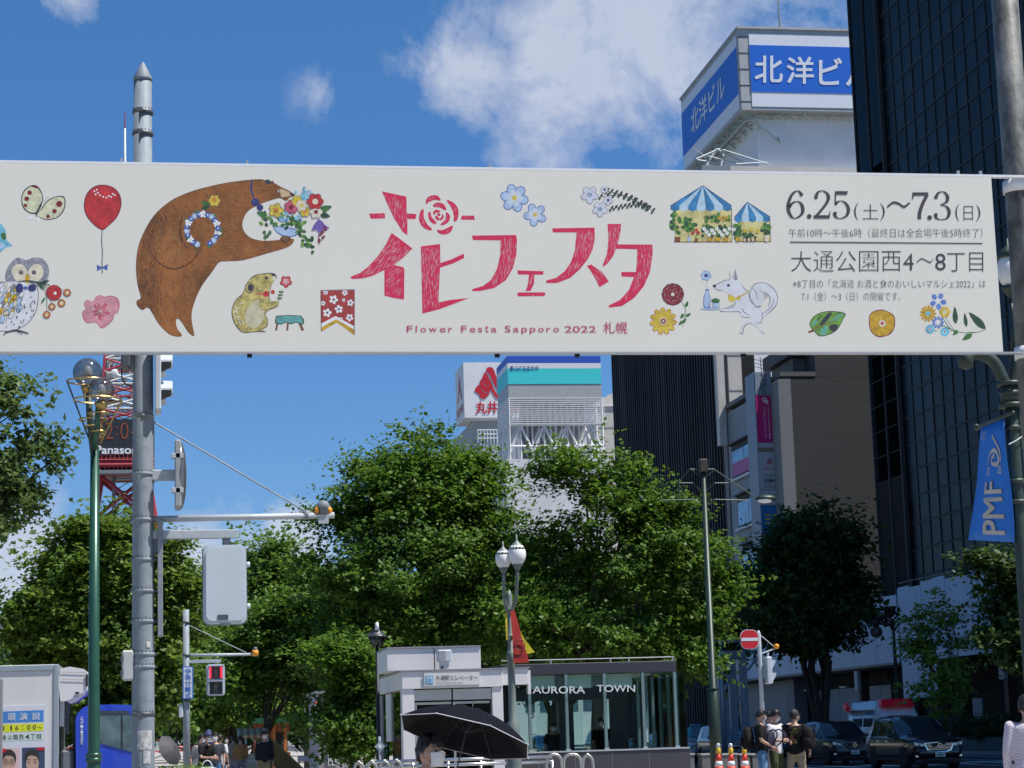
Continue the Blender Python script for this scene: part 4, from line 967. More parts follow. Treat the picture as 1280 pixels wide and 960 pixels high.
# market tents
p = Pr('market_tents_print'); tt = pm('tent_wall', (.58, .52, .22), .3, 6); tb_ = pm('tent_blue', (.03, .20, .42), .4, 8); tlt = pm('tent_pale', (.42, .58, .68), .15)
def tent(x0, x1, ya, yr, yb, xa_, n, m1_, m2_):
    p.shape([(x0+4, yr), (x1-1, yr), (x1+.5, yb), (x0+5, yb+.3)], tt, 1); p.line([(x1, yr), (x1+.5, yb)], .8, k_, 1, False); p.line([(x0+4, yb), (x1+1, yb)], 1.1, pm('wood'), 1, False)
    for i in range(n):
        a0, a1 = x0+(x1-x0)*i/n, x0+(x1-x0)*(i+1)/n; sg = lambda u: yr-5*0-(0 if 0 < u < n else 2)
        p.shape([(xa_, ya), (a1, yr-4), (a1, yr+1), ((a0+a1)/2, yr+3.4), (a0, yr+1), (a0, yr-4)], m1_ if i % 2 == 0 else m2_, 1)
    p.line([(xa_, ya), (x0, yr-4), (x0, yr)], .8, navy, 1, False); p.line([(xa_, ya), (x1, yr-4)], .8, navy, 1, False)
tent(838.5, 914.5, 232, 261, 302.5, 878.5, 7, tb_, tlt); tent(918.5, 962.5, 252.5, 275, 302, 934, 5, tb_, tlt)
for cx1, cy1, rx, ry, mt_ in ((845, 280, 7, 15, grn), (861, 281, 9, 9.5, grn), (921.5, 288, 4, 11, grn), (957.5, 286, 5, 6.5, grn)):
    for i in range(26): a, rr = r4.uniform(0, 6.3), r4.uniform(0, 1)**.5; p.dot(cx1+rx*rr*math.cos(a), cy1+ry*rr*math.sin(a), 2.6, (grn, grn2, dgrn, grn)[i % 4], n=7)
p.shape([(843, 296), (851, 296), (850, 302), (843.5, 302)], pm('wood'), 1); p.shape([(859, 296), (864, 296), (863, 302), (859.5, 302)], lblu, 1); p.line([(861, 289), (861, 297)], 1, pm('wood'), 1)
for i in range(70): p.dot(r4.uniform(878, 914), r4.uniform(284, 296)-(2 if r4.random() > .5 else 0), 2.2, r4.choice([grn, dgrn, dgrn, grn2]), n=6)
for i in range(11): p.flower(880+i*3.2, 286+(i*7 % 5)*1.9, 2.8, 5, wht, yel, .25, None, i)
for i in range(18): p.dot(r4.uniform(882, 905), r4.uniform(270, 277), 2.2, r4.choice([grn, dgrn, grn2]), n=6)
for i in range(16): p.dot(r4.uniform(896, 912), r4.uniform(267, 275), 2.0, r4.choice([grn2, grn, gold]), n=6)
for x, y in ((866, 291), (870.5, 287.5), (873, 291)): p.flower(x, y, 2.6, 5, redp, redp, .2); p.line([(x, y+1), (870, 298)], .6, grn, 1)
p.shape([(868, 298), (873, 298), (872, 302), (868.5, 302)], pm('wood'), 1)
for x in (884, 894, 904): p.shape([(x, 297), (x+7, 297), (x+6, 301.5), (x+1, 301.5)], gold, 1)
for i in range(14): p.dot(r4.uniform(928, 948), r4.uniform(292, 297), 1.8, r4.choice([grn, dgrn]), n=6)
for x, y in ((931.5, 288.5), (939, 287), (947, 289)): p.flower(x, y, 2.8, 6, yel, gold, .3)
for i in range(6): p.shape([(930+i*2.6, 298), (931.6+i*2.6, 298), (931.6+i*2.6, 302), (930+i*2.6, 302)], pm('wood') if i % 2 else cream_p, 1)
p.shape([(919, 297), (925, 297), (924, 302), (920, 302)], gold, 1); p.shape([(955, 294), (961, 294), (960, 302), (956, 302)], cream_p, 1); p.build()
# dog with tray
p = Pr('white_dog_print'); dw = pm('dog_white', (.62, .63, .66), .08, 6)
cD = lambda L_: [(820+x/4, 200+y/4) for x, y in L_]
tail = cD([(470, 690), (472, 650), (490, 622), (525, 612), (560, 620), (595, 650), (610, 690), (600, 730), (570, 760), (535, 790), (528, 775), (560, 740), (575, 700), (560, 665), (530, 650), (545, 690), (520, 730), (490, 730)])
bodyp = cD([(283, 628), (300, 622), (345, 600), (368, 597), (366, 562), (382, 590), (398, 548), (415, 600), (440, 640), (462, 660), (478, 710), (520, 745), (533, 780), (525, 815), (500, 815), (530, 850), (542, 866), (525, 862), (490, 825), (460, 820), (440, 840), (435, 868), (420, 868), (428, 835), (460, 800), (475, 790), (430, 785), (415, 760), (375, 760), (325, 758), (325, 745), (370, 730), (395, 715), (385, 690), (350, 660), (300, 645)])
for P_ in (tail, bodyp):
    p.shape(P_, k_, 3); mx = sum(a[0] for a in P_)/len(P_); my = sum(a[1] for a in P_)/len(P_)
    p.shape([(a+(.55 if a < mx else -.55), b+(.55 if b < my else -.55)) for a, b in P_], dw, 3)
for a in ([(480, 700), (500, 735), (530, 730)], [(520, 655), (555, 680), (545, 690)], [(545, 660), (570, 690), (560, 735)], [(430, 740), (440, 760), (470, 780)], [(330, 742), (370, 740), (400, 725)], [(480, 640), (500, 660), (505, 700)], [(525, 775), (575, 735), (590, 690)]): p.line(cD(a), .9, pm('slate_ink', (.10, .11, .18)))
p.shape(cD([(283, 625), (298, 624), (300, 633), (292, 640)]), k_, 2); p.dot(820+362/4, 200+627/4, 1.9, navy); p.shape(cD([(390, 600), (398, 556), (408, 598)]), kg, 1); p.line(cD([(292, 645), (320, 652), (330, 650)]), .6, k_)
p.shape(cD([(362, 672), (388, 682), (400, 690), (418, 672), (420, 700), (398, 698), (388, 708), (365, 705)]), yel, 2); p.line(cD([(405, 690), (440, 672), (465, 655)]), 1.6, gold)
p.dot(820+272/4, 200+745/4, 13, kg, 1.6); p.dot(820+272/4, 200+744/4, 12.4, lblu, 1.1)
p.shape(cD([(246, 652), (252, 646), (262, 646), (266, 652), (264, 665), (272, 685), (272, 735), (262, 742), (245, 740), (237, 730), (238, 685), (247, 665)]), blu, 2); p.shape(cD([(248, 654), (263, 654), (262, 667), (269, 686), (269, 733), (242, 733), (241, 686), (250, 667)]), lblu, 2)
p.shape(cD([(280, 708), (318, 708), (315, 738), (283, 738)]), kg, 1); p.shape(cD([(283, 710), (315, 710), (312, 736), (285, 736)]), lblu, 1); [p.dot(820+x/4, 200+y/4, 2.2, grn) for x, y in ((285, 703), (297, 698), (310, 703), (292, 708), (305, 708))]
p.line(cD([(253, 600), (255, 648)]), .6, kg, 1); p.flower(820+250/4, 200+578/4, 6.5, 6, lblu, navy, .35, blu, .2); p.build()
# two flowers near the title
p = Pr('flower_pair_print')
p.line([(851, 376), (857, 388), (853, 409)], .8, grn)
for x, y, a in ((857, 384, -1.2), (855, 392, 2.2), (857, 396, -.6), (854, 401, 2.4), (853, 404, -.9)): p.leaf(x, y, 8, 2.2, a, grn)
p.dot(841, 368, 14.2, k_, 14.2); p.dot(841, 368, 13.6, maroon)
for i in range(30): a = i*2.4; r = 3.5+9*(i/30)**.7; x, y = 841+r*math.cos(a), 368+r*math.sin(a); p.line([(x-2*math.sin(a)-.6, y+2*math.cos(a)), (x+2*math.sin(a), y-2*math.cos(a)+.6)], .75, (redp, pkl, cream_p)[i % 3], 1)
p.dot(841, 368, 2.4, cream_p)
p.flower(829, 401.5, 17, 11, yel, k_, .2, ora, .1, .2, .76); p.dot(829, 401.5, 12.5, yel)
for i in range(22): a = i*2*math.pi/22; p.line([(829+4*math.cos(a), 401.5+4*math.sin(a)), (829+13*math.cos(a), 401.5+13*math.sin(a))], .8, (ora, gold)[i % 2], 1)
p.dot(829, 401.5, 4.6, cream_p); p.dot(829, 401.5, 3.4, maroon); p.dot(829, 401.5, 1.5, cream_p); p.build()
# leaf, yellow bloom, posy
p = Pr('leaf_print'); cE = lambda L_: [(960+x/4, 200+y/4) for x, y in L_]
P_ = cE([(225, 850), (212, 835), (208, 815), (225, 785), (265, 762), (320, 755), (386, 766), (375, 800), (345, 850), (300, 875), (255, 880)])
p.shape(P_, dgrn, 3); p.shape([(1033+(x-1033)*.96, 404+(y-404)*.94) for x, y in P_], grn2, 3)
for a, mt_ in (([(235, 825), (270, 775), (250, 790)], dgrn), ([(255, 825), (300, 765), (320, 768), (285, 815)], k_), ([(265, 845), (300, 828), (290, 872), (262, 872)], pm('sea_green', (.12, .40, .28))), ([(305, 830), (340, 820), (350, 840), (320, 860)], k_), ([(310, 808), (350, 775), (380, 770), (345, 800)], pm('sea_green')), ([(215, 830), (240, 795), (245, 815)], pm('sea_green'))): p.shape(cE(a), mt_, 2)
p.line(cE([(202, 860), (240, 838), (310, 812), (385, 768)]), 1.0, pm('wood')); p.line(cE([(202, 861), (228, 853)]), 2.4, pm('wood'), 1, False)
for a in ([(240, 838), (262, 800)], [(275, 825), (320, 775)], [(270, 828), (295, 870)], [(310, 812), (340, 845)]): p.line(cE(a), .6, dgrn, 1)
p.build()
p = Pr('yellow_bloom_print'); p.shape(cE([(505, 790), (515, 765), (540, 752), (570, 748), (600, 758), (628, 775), (636, 805), (632, 840), (615, 868), (590, 880), (555, 886), (525, 870), (508, 840)]), maroon, 3)
p.shape(cE([(509, 792), (518, 768), (541, 756), (570, 752), (598, 761), (624, 778), (631, 805), (628, 838), (612, 864), (588, 876), (556, 881), (528, 867), (512, 838)]), gold, 3)
for i in range(46): a = i*2.399; r = 4+11*(i/46)**.6; x, y = 960+571/4+r*math.cos(a), 200+817/4+r*math.sin(a); b = a+1.2; p.line([(x-2.4*math.cos(b), y-2.4*math.sin(b)), (x+2.4*math.cos(b), y+2.4*math.sin(b))], .7, (yel, ora, yel)[i % 3], 1)
p.dot(960+571/4, 200+817/4, 4.4, cream_p); p.dot(960+571/4, 200+817/4, 2, redp); p.build()
p = Pr('posy_print')
for pts in ([(850, 740), (880, 800), (930, 855), (1030, 865)], [(885, 785), (930, 850)], [(850, 810), (900, 840), (950, 862)], [(885, 860), (940, 850)], [(1090, 848), (1040, 862), (1000, 864), (975, 895)]): p.line(cE(pts), .9, grn)
for x, y, l, w_, a, mt_ in ((938, 820, 22, 3.6, -1.62, dgrn), (992, 835, 18, 2.6, -1.7, dgrn), (1088, 846, 30, 5, -2.35, dgrn), (1022, 870, 15, 3.4, 2.6, grn), (950, 852, 9, 2.6, 2.4, grn)): p.leaf(960+x/4, 200+y/4, l, w_, a, mt_, grn)
p.flower(960+850/4, 200+705/4, 10.5, 5, pm('posy_blue', (.12, .22, .55), .2), wht, .2, None, .2, .36, .66); p.flower(960+800/4, 200+768/4, 11.5, 13, gold, cyan, .28, None, 0, .2, .72); p.dot(1160, 392, 6.8, gold); p.dot(1160, 392, 3, cyan)
p.flower(960+884/4, 200+760/4, 7, 6, yel, cream_p, .4, ora); p.flower(960+850/4, 200+812/4, 8.5, 9, pm('posy_blue'), wht, .25, None, 0, .26, .66)
for x, y in ((810, 846), (884, 858)): p.dot(960+x/4, 200+y/4, 5.6, cyan); p.dot(960+x/4, 200+y/4, 2.2, pm('ice', (.5, .62, .68))); p.dot(960+x/4, 200+y/4, 1.1, maroon)
p.line(cE([(830, 852), (845, 855)]), 1.2, dgrn, 1); p.build()
# ================================================================ POLES, LAMPS, SIGNALS
green_m = M('lamp_green', (.022, .085, .055), .35, .2, var=.15, scale=6, streak=.3)
dgreen_m = M('old_green', (.035, .055, .045), .5, .2, var=.2, scale=5, streak=.4)
brass = M('brass', (.42, .30, .10), .35, .7, var=.15)
black_m = M('black_metal', (.015, .016, .018), .5)
sig_grey = M('signal_grey', (.50, .55, .60), .4, .1, var=.05, scale=5, streak=.08)
amber = M('amber_lens', (.75, .28, .01), .3, var=.05)
white_globe = M('opal_globe', (.78, .78, .75), .25, var=.03)
class Loc:
    """small survey frame at one distance: a pixel of the survey and metres per pixel"""
    def __init__(s, Y): s.Y = Y
    def __call__(s, px, py, dy=0): v = at(px, py, Y=s.Y); return Vector((v.x, v.y+dy, v.z))
# ---- thick galvanised signal pole
P = Loc(25.0)
b0 = P(184, 960); top = P(178.5, 99); tip = P(178, 77)
xc = top.x
t = thing('signal_pole', 'thick grey galvanised signal pole with a pointed cap rising behind the banner', 'pole', (xc, 25, .13))
q = MB(); q.lathe([(.135, 0), (.132, 1.2), (.125, 4), (.108, top.z-.14)], (xc, 25, .13), 28); q.build('pole', steel, t)
q = MB(); q.lathe([(.118, -.02), (.116, .01), (.02, tip.z-top.z-.02), (0, tip.z-top.z)], (xc, 25, top.z), 24); q.build('cap', steel, t)
bolt = M('dark_band', (.10, .11, .12), .5, .5)
for py in (141, 168, 521, 593, 650, 700, 739, 777, 818, 834, 893):
    z = P(180, py).z; q = MB(); r = .118+.016*(9.5-z)/9.5
    q.lathe([(r+.004, -.02), (r+.009, -.018), (r+.009, .018), (r+.004, .02)], (xc, 25, z), 28)
    o = q.build('clamp_band', bolt if py in (141, 168, 893) else steel, t)
    q = MB()
    if py in (141, 168, 893, 521): q.box((xc-.05-.02, 25-r-.06, z-.025), (xc-.01, 25-r, z+.02)); q.tube([(xc-.12, 25-r-.01, z+.02), (xc-.02, 25-r-.05, z-.02)], .012, 6)
    else: q.box((xc+r-.01, 24.97, z-.012), (xc+r+.035, 25.0, z+.012)); q.box((xc-r-.03, 24.97, z-.012), (xc-r+.01, 25.0, z+.012))
    for k in range(7): a = -2.6+k*.33; q.box((xc+(r+.006)*math.cos(a)-.006, 25+(r+.008)*math.sin(a)-.004, z+.026), (xc+(r+.006)*math.cos(a)+.006, 25+(r+.008)*math.sin(a)+.004, z+.04))
    q.build('clamp_bolt', bolt, o)
q = MB()
for i, (px, py, w_, h) in enumerate(((186.5, 925, .18, .22), (189, 946, .09, .15), (191, 806, .05, .07))):
    z = P(px, py).z; a0 = -1.57+((px-184)/13.0)*.9
    for j in range(5):
        a1 = a0+(j/5-.5)*w_/.14; a2 = a0+((j+1)/5-.5)*w_/.14
        q.add([(xc+.1365*math.cos(a1), 25+.1365*math.sin(a1), z-h/2), (xc+.1365*math.cos(a2), 25+.1365*math.sin(a2), z-h/2), (xc+.1365*math.cos(a2), 25+.1365*math.sin(a2), z+h/2), (xc+.1365*math.cos(a1), 25+.1365*math.sin(a1), z+h/2)], [(0, 1, 2, 3)])
q.build('sticker', M('torn_sticker', (.45, .45, .44), .7, var=.35, scale=18), t)
a = P(196, 649); b = P(418, 648.5)
tb('long_arm', [(xc+.1, 25, a.z), (b.x, 25, a.z+.02)], .038, steel_l, t, 10)
tb('tie_wire', [(xc+.12, 25, P(200, 527).z), (P(385, 641).x, 25, P(385, 641).z)], .011, steel, t, 6)
tb('tie_wire_ring', [(P(383, 643).x, 25, a.z-.02), (P(383, 643).x, 25, a.z+.08)], .045, steel, t, 8)
a2 = P(200, 668)
bx('short_arm', (xc+.1, 24.95, P(200, 674).z), (P(297, 668).x, 25.05, P(200, 663.5).z), steel_l, t, .006)
q = MB(); q.prism([(xc+.12, 24.98, P(200, 700).z), (xc+.12, 24.98, P(200, 674).z), (xc+.3, 24.98, P(200, 674).z), (xc+.16, 24.98, P(200, 690).z)], (0, .04, 0)); q.build('arm_gusset', steel, t)
bx('edge_on_plate', (P(197, 700).x, 24.9, P(197, 795).z), (P(203.5, 700).x, 25.3, P(197, 651).z), steel, t, .005)
t = thing('detector', 'small grey sensor with amber cheeks at the end of the long arm', 'sensor', P(404, 647))
c = P(404, 633)
MB().sphere((c.x, 25, c.z), .075, (1, 1, 1), 14).build('dome', steel, t)
MB().box((c.x-.05, 24.93, c.z-.10), (c.x+.05, 25.07, c.z-.0), .01).build('body', bolt, t)
for s in (-1, 1): MB().sphere((c.x+s*.07, 25, c.z-.05), .05, (.8, 1, 1), 10).build('amber_cheek', amber, t)
bx('clamp', (c.x-.06, 24.95, P(404, 652).z-.02), (c.x+.06, 25.05, c.z-.1), steel_l, t)
# side-on signal, partly hidden by the banner
t = thing('pedestrian_signal', 'side view of grey signal with two hooded lenses facing right, under the banner edge', 'traffic light', P(196, 515))
a = P(193.5, 515); b = P(200, 425)
bx('body', (a.x, 24.8, a.z), (a.x+.075, 25.25, b.z), sig_grey, t, .015)
for py in (455, 490):
    c = P(200, py); q = MB(); n = 9
    for k in range(n):
        t0, t1 = math.pi*(.0+k/n), math.pi*(k+1)/n
        pts = []
        for (xx_, rr) in ((a.x+.07, .17), (a.x+.21, .165)):
            for tt_ in (t0, t1): pts.append((xx_, 25.02+rr*math.cos(tt_), c.z-.03+rr*1.0*math.sin(tt_)))
        q.add(pts, [(0, 1, 3, 2)])
        pts2 = [(p_[0], 25.02+(p_[1]-25.02)*.94, c.z-.03+(p_[2]-c.z+.03)*.94) for p_ in pts]; q.add(pts2, [(2, 3, 1, 0)])
    q.box((a.x+.07, 24.85, c.z-.13), (a.x+.13, 25.19, c.z-.03))
    q.build('hood', sig_grey, t)
    q = MB(); q.prism([(a.x+.08, 24.84, c.z-.12), (a.x+.08, 24.84, c.z+.0), (a.x+.20, 24.84, c.z+.0), (a.x+.19, 24.84, c.z-.07)], (0, .02, 0)); q.build('hood_cheek', black_m, t)
t = thing('edge_on_signal', 'grey signal case with a bulging round face, seen edge on right of the pole', 'traffic light', P(222, 638))
a = P(218.5, 636); b = P(226, 553)
bx('case', (a.x, 24.75, a.z), (a.x+.075, 25.2, b.z), M('case_grey', (.33, .35, .36), .5, .2, var=.06, streak=.2), t, .015)
MB().sphere((a.x+.07, 24.98, (a.z+b.z)/2), .40, (.17, .6, 1.02), 20).build('bulging_face', M('mirror_grey', (.20, .21, .22), .25, .6), t)
bx('bracket', (xc+.1, 24.93, P(200, 601).z), (a.x+.01, 25.03, P(200, 588).z), steel_l, t, .01)
for py in (573, 616): bx('hinge', (a.x-.04, 24.85, P(200, py).z-.03), (a.x+.1, 24.75, P(200, py).z+.03), steel_l, t, .005)
# big signal back
def rounded_panel(x0, z0, x1, z1, y0, y1, r=.08, k=5):
    pts = []
    for cx_, cz_, a0 in ((x1-r, z1-r, 0), (x0+r, z1-r, 90), (x0+r, z0+r, 180), (x1-r, z0+r, 270)):
        for i in range(k+1): a = R(a0+90*i/k); pts.append((cx_+r*math.cos(a), cz_+r*math.sin(a)))
    return [(p_[0], y1, p_[1]) for p_ in pts]
t = thing('signal_case', 'pale grey pedestrian signal seen from the back, hanging from the short arm', 'traffic light', P(281, 676))
a, b = P(254.5, 780), P(307.5, 681)
q = MB(); q.prism(rounded_panel(a.x, a.z, b.x, b.z, 0, 25.12), (0, -.16, 0)); q.build('case', sig_grey, t)
q = MB(); q.prism(rounded_panel(a.x+.03, a.z+.03, b.x-.03, b.z-.03, 0, 24.965, .07), (0, -.045, 0)); q.build('back_cover', M('signal_back', (.53, .58, .62), .35, .1, var=.03, scale=3), t)
q = MB(); q.prism(rounded_panel(a.x-.012, a.z-.012, b.x+.012, b.z+.012, 0, 25.15, .085), (0, -.03, 0)); q.build('rim', steel, t)
bx('rating_plate', (P(272, 775).x, 24.912, P(272, 775.5).z), (P(285, 775).x, 24.919, P(272, 769).z), bolt, t)
for py in (706, 758): tb('hinge', [(b.x+.02, 24.98, P(300, py).z-.03), (b.x+.02, 24.98, P(300, py).z+.03)], .025, sig_grey, t, 8)
tb('hanger', [(P(283, 676).x, 25.03, b.z-.01), (P(283, 674).x, 25.03, P(283, 671).z)], .05, steel, t, 10)
bx('bottom_latch', (P(275, 780).x, 24.95, a.z-.02), (P(288, 780).x, 25.05, a.z+.001), steel, t)
t = thing('push_button_box', 'pale grey control box strapped to the left side of the thick pole', 'box', P(160, 851))
a, b = P(152.5, 851), P(167.5, 813)
bx('case', (a.x, 24.9, a.z), (b.x, 25.1, b.z), M('box_grey', (.45, .46, .45), .5, var=.05), t, .02)
bx('bracket', (b.x+.001, 24.96, P(160, 840).z), (xc-.12, 25.04, P(160, 820).z), steel, t)
for py in (824, 842): tb('hinge', [(a.x-.005, 24.9, P(160, py).z-.03), (a.x-.005, 24.9, P(160, py).z+.03)], .018, bolt, t, 6)
t = thing('street_camera', 'dark box with a looping cable on the left of the thick pole', 'camera', P(162, 463))
a, b = P(151.5, 462), P(163, 430)
bx('case', (a.x, 24.8, a.z), (b.x, 25.1, b.z), bolt, t, .02); bx('side_plate', (b.x+.001, 24.95, a.z-.03), (xc-.11, 25.05, b.z), steel, t)
tb('cable', smooth_open([tuple(P(152, 460)), tuple(P(153, 474)), tuple(P(160, 482)), tuple(P(169, 483))], 5), .009, black_m, t, 5)
# ---- green lamp with smoked globes
P = Loc(31.0)
c = P(118, 700)
t = thing('globe_street_lamp', 'green street lamp with two smoked globes held in brass hoops', 'street lamp', (c.x, 31, .13))
q = MB(); q.lathe([(.125, 0), (.12, .8), (.085, P(0, 950).z-.13), (.085, P(118, 900).z-.13), (.062, P(118, 560).z-.13)], (c.x, 31, .13), 18); q.build('pole', green_m, t)
for py in (950, 944): MB().lathe([(.08, -.03), (.115, -.03), (.115, .03), (.08, .03)], (c.x, 31, P(118, py).z), 18).build('collar', green_m, t)
tb('arm', [tuple(P(117, 566)), tuple(P(112, 520)), tuple(P(110.5, 484))], [.055, .05, .045], dgreen_m, t, 10)
tb('arm', [tuple(P(118.5, 562, -.1)), tuple(P(122, 540, -.3)), tuple(P(124.5, 509, -.5))], [.05, .045, .04], green_m, t, 10)
smoke = M('smoked_globe', (.22, .21, .20), .12, .75, var=.5, scale=9)
_o = smoke.node_tree.nodes['Material Output']; _m = smoke.node_tree.nodes.new('ShaderNodeMixShader'); _t = smoke.node_tree.nodes.new('ShaderNodeBsdfTransparent'); _m.inputs[0].default_value = .58
smoke.node_tree.links.new(_t.outputs[0], _m.inputs[1]); smoke.node_tree.links.new(smoke.node_tree.nodes['Principled BSDF'].outputs[0], _m.inputs[2]); smoke.node_tree.links.new(_m.outputs[0], _o.inputs[0])
for (px, py, r, dy) in ((109.5, 465.5, .215, 0), (128, 494.5, .19, -.5)):
    g = P(px, py, dy)
    o = MB().sphere(tuple(g), r, (1, 1, 1), 28).build('globe', smoke, t)
    MB().sphere((g.x, g.y, g.z), r*.35, (1, 1, 1.4), 14).build('bulb', white_globe, o)
    MB().lathe([(.05, -.1), (.09, -.04), (.10, 0)], (g.x, g.y, g.z-r), 14).build('neck', brass, o)
for px, py, rad, dy in ((110.5, 476.5, .31, 0), (122.5, 505, .335, -.4), (117, 527, .20, -.2), (124, 522, .15, -.4), (116.5, 533, .13, 0), (124, 543, .10, -.3)):
    MB().ring(tuple(P(px, py, dy)), rad, .013, 'Z', 32, 6).build('hoop', brass, t)
for a_, b_, dy in (((84, 477), (111, 548), 0), ((153.5, 505), (125, 556), -.35), ((99, 470), (112, 520), .25), ((136, 478), (118, 530), .25)):
    tb('hoop_rod', [tuple(P(*a_, dy)), tuple(P(*b_, dy*.3))], .014, brass if dy else dgreen_m, t, 6)
# ---- weathered pole carrying the banner's right end
P = Loc(22.12)
a0, a1 = P(1259.5, 0), P(1275.5, 225)
xq = (a0.x+a1.x)/2
t = thing('banner_pole', 'thick weathered metal pole with rubbed grey streaks holding the banner end', 'pole', (xq, 22.2, 0))
wm = M('weathered_pole', (.13, .13, .12), .55, .15, var=.9, scale=3.5, stretch=(1, 1, .5), bump=.3, bscale=20)
q = MB(); q.lathe([(.155, .13), (.155, 14)], (xq, 22.2, 0), 32); q.build('pole', wm, t)
for zc in (P(1270, 232).z, P(1280, 440).z): MB().lathe([(.158, -.07), (.175, -.07), (.175, .07), (.158, .07)], (xq, 22.2, zc), 28).build('clamp', white_metal, t)
# ---- lamp with curved arms, PMF flag
P = Loc(24.0)
c = P(1266, 540); xl_ = c.x
t = thing('curved_arm_lamp', 'dark green street lamp with curved arms and a white globe at the right edge', 'street lamp', (xl_, 24, .13))
zc = P(1262, 500).z; sc = 1/110.0
q = MB(); q.lathe([(.13, 0), (.13, .9), (.075, 1.3), (.078, zc-.6), (.075, zc-.1)], (xl_, 24, .13), 20); q.build('post', dgreen_m, t)
for py, r in ((480, .15), (492, .13), (507, .155), (535, .10), (602, .11), (628, .12)): MB().lathe([(.07, -.03), (r, -.025), (r, .025), (.07, .03)], (xl_, 24, P(1262, py).z), 20).build('collar', dgreen_m, t)
MB().lathe([(.12, 0), (.12, .25)], (xl_, 24, P(1262, 508).z), 20).build('neck', dgreen_m, t)
for pts in ([(1262, 490), (1252, 470), (1242, 452), (1226, 443), (1208, 442)], [(1264, 490), (1268, 468), (1272, 445), (1282, 425), (1300, 412)]):
    tb('curved_arm', smooth_open([tuple(P(*p_)) for p_ in pts], 5), .075, dgreen_m, t, 12)
MB().lathe([(.02, -.16), (.09, -.12), (.10, 0), (.07, .05)], tuple(P(1207, 446)), 16).build('arm_socket', dgreen_m, t)
tb('globe_stem', [tuple(P(1264, 490, .1)), tuple(P(1273, 400, .1)), tuple(P(1266, 372, .1))], .03, dgreen_m, t, 8)
g = P(1265.5, 336, .1); MB().sphere(tuple(g), .18, (.85, .85, 1.25), 24).build('globe', white_globe, t)
MB().lathe([(.15, -.03), (.1, .06), (.02, .14), (.012, .22)], (g.x, g.y, g.z+.19), 16).build('globe_cap', dgreen_m, t)
MB().lathe([(.03, -.1), (.11, 0), (.11, .04)], (g.x, g.y, g.z-.24), 16).build('globe_cup', dgreen_m, t)
# flag hanging from a rod pointing down the avenue
Xf = at(1255, 522, Y=23.9).x
tl_, tr_ = at(1226, 535, X=Xf), at(1255, 523.5, X=Xf)
bl_, br_ = at(1210.5, 675, Y=tl_.y+.1), at(1268, 678, Y=tr_.y)
t = thing('street_flag', 'bright blue street flag with pale lettering hanging from the right lamp post', 'flag', tuple(tr_))
NU, NV = 6, 10
def fl(u, v, l=0):
    a = tl_.lerp(tr_, u); b = bl_.lerp(br_, u); p_ = a.lerp(b, v); p_.x += .03*math.sin(v*3.1)*math.sin(u*5+v*3)
    return (p_.x-l*2.2, p_.y-l*2, p_.z)
q = MB(); q.smooth = True
q.add([fl(i/NU, j/NV) for j in range(NV+1) for i in range(NU+1)], [(j*(NU+1)+i, j*(NU+1)+i+1, (j+1)*(NU+1)+i+1, (j+1)*(NU+1)+i) for j in range(NV) for i in range(NU)])
o = q.build('cloth', M('flag_blue', (.012, .17, .62), .6, var=.04, scale=3), t)
md = o.modifiers.new('thickness', 'SOLIDIFY'); md.thickness = .004
q = MB()
tmap(q, 'PMF', .03, lambda a, b, l: fl(.34+.48*(1-b), .945-a*.45, .006+l))
for k in range(4): q.add([fl(.36+k*0, .375+k*.018, .006), fl(.86, .375+k*.018, .006), fl(.86, .383+k*.018, .006), fl(.36, .383+k*.018, .006)], [(0, 1, 2, 3)])
def rib(q, pts, w_, k=5):
    P_ = smooth_open(pts, k); V = []
    for i, p_ in enumerate(P_):
        a, b = P_[max(i-1, 0)], P_[min(i+1, len(P_)-1)]; dx, dy = b[0]-a[0], b[1]-a[1]; l = math.hypot(dx, dy) or 1
        V.append(fl(p_[0]-dy/l*w_, p_[1]+dx/l*w_, .006)); V.append(fl(p_[0]+dy/l*w_, p_[1]-dx/l*w_, .006))
    q.add(V, [(2*i, 2*i+1, 2*i+3, 2*i+2) for i in range(len(P_)-1)])
rib(q, [(.38, .35), (.42, .27), (.58, .235), (.74, .26), (.80, .33), (.72, .36), (.56, .34), (.54, .30), (.66, .28)], .018)
rib(q, [(.84, .345), (.84, .26), (.72, .19), (.60, .14), (.52, .11)], .014)
q.build('lettering', M('flag_tan', (.50, .47, .42), .6), t)
q = MB()
for k in range(4): q.add([fl(.06, .05+k*.018, .006), fl(.3-.03*k, .05+k*.018, .006), fl(.3-.03*k, .058+k*.018, .006), fl(.06, .058+k*.018, .006)], [(0, 1, 2, 3)])
stuff(q.build('small_print', M('flag_small_print', (.2, .33, .6), .6), t))
tb('rod', [(Xf, tr_.y-.3, tr_.z+.03), (Xf, tl_.y+.12, tl_.z+.03)], .022, dgreen_m, t, 8); MB().sphere((Xf, tl_.y+.14, tl_.z+.03), .045).build('rod_knob', dgreen_m, t)
t = thing('green_side_sign', 'edge of a dark green board fixed to the right lamp post', 'sign', (Xf+.25, 24, tr_.z))
a = P(1276, 560); b = P(1320, 500)
bx('board', (a.x, 24, a.z), (b.x, 24.04, b.z), M('sign_dark_green', (.01, .05, .035), .5), t, .01); tb('bar', [(xl_, 24.02, b.z+.03), (b.x, 24.02, b.z+.06)], .02, dgreen_m, t, 8)
tb('cable_tie', smooth_open([tuple(P(1257, 557, -.1)), tuple(P(1266, 552, -.12)), tuple(P(1276, 545, -.1)), tuple(P(1284, 536, -.05))], 4), .008, white_metal, t, 5)
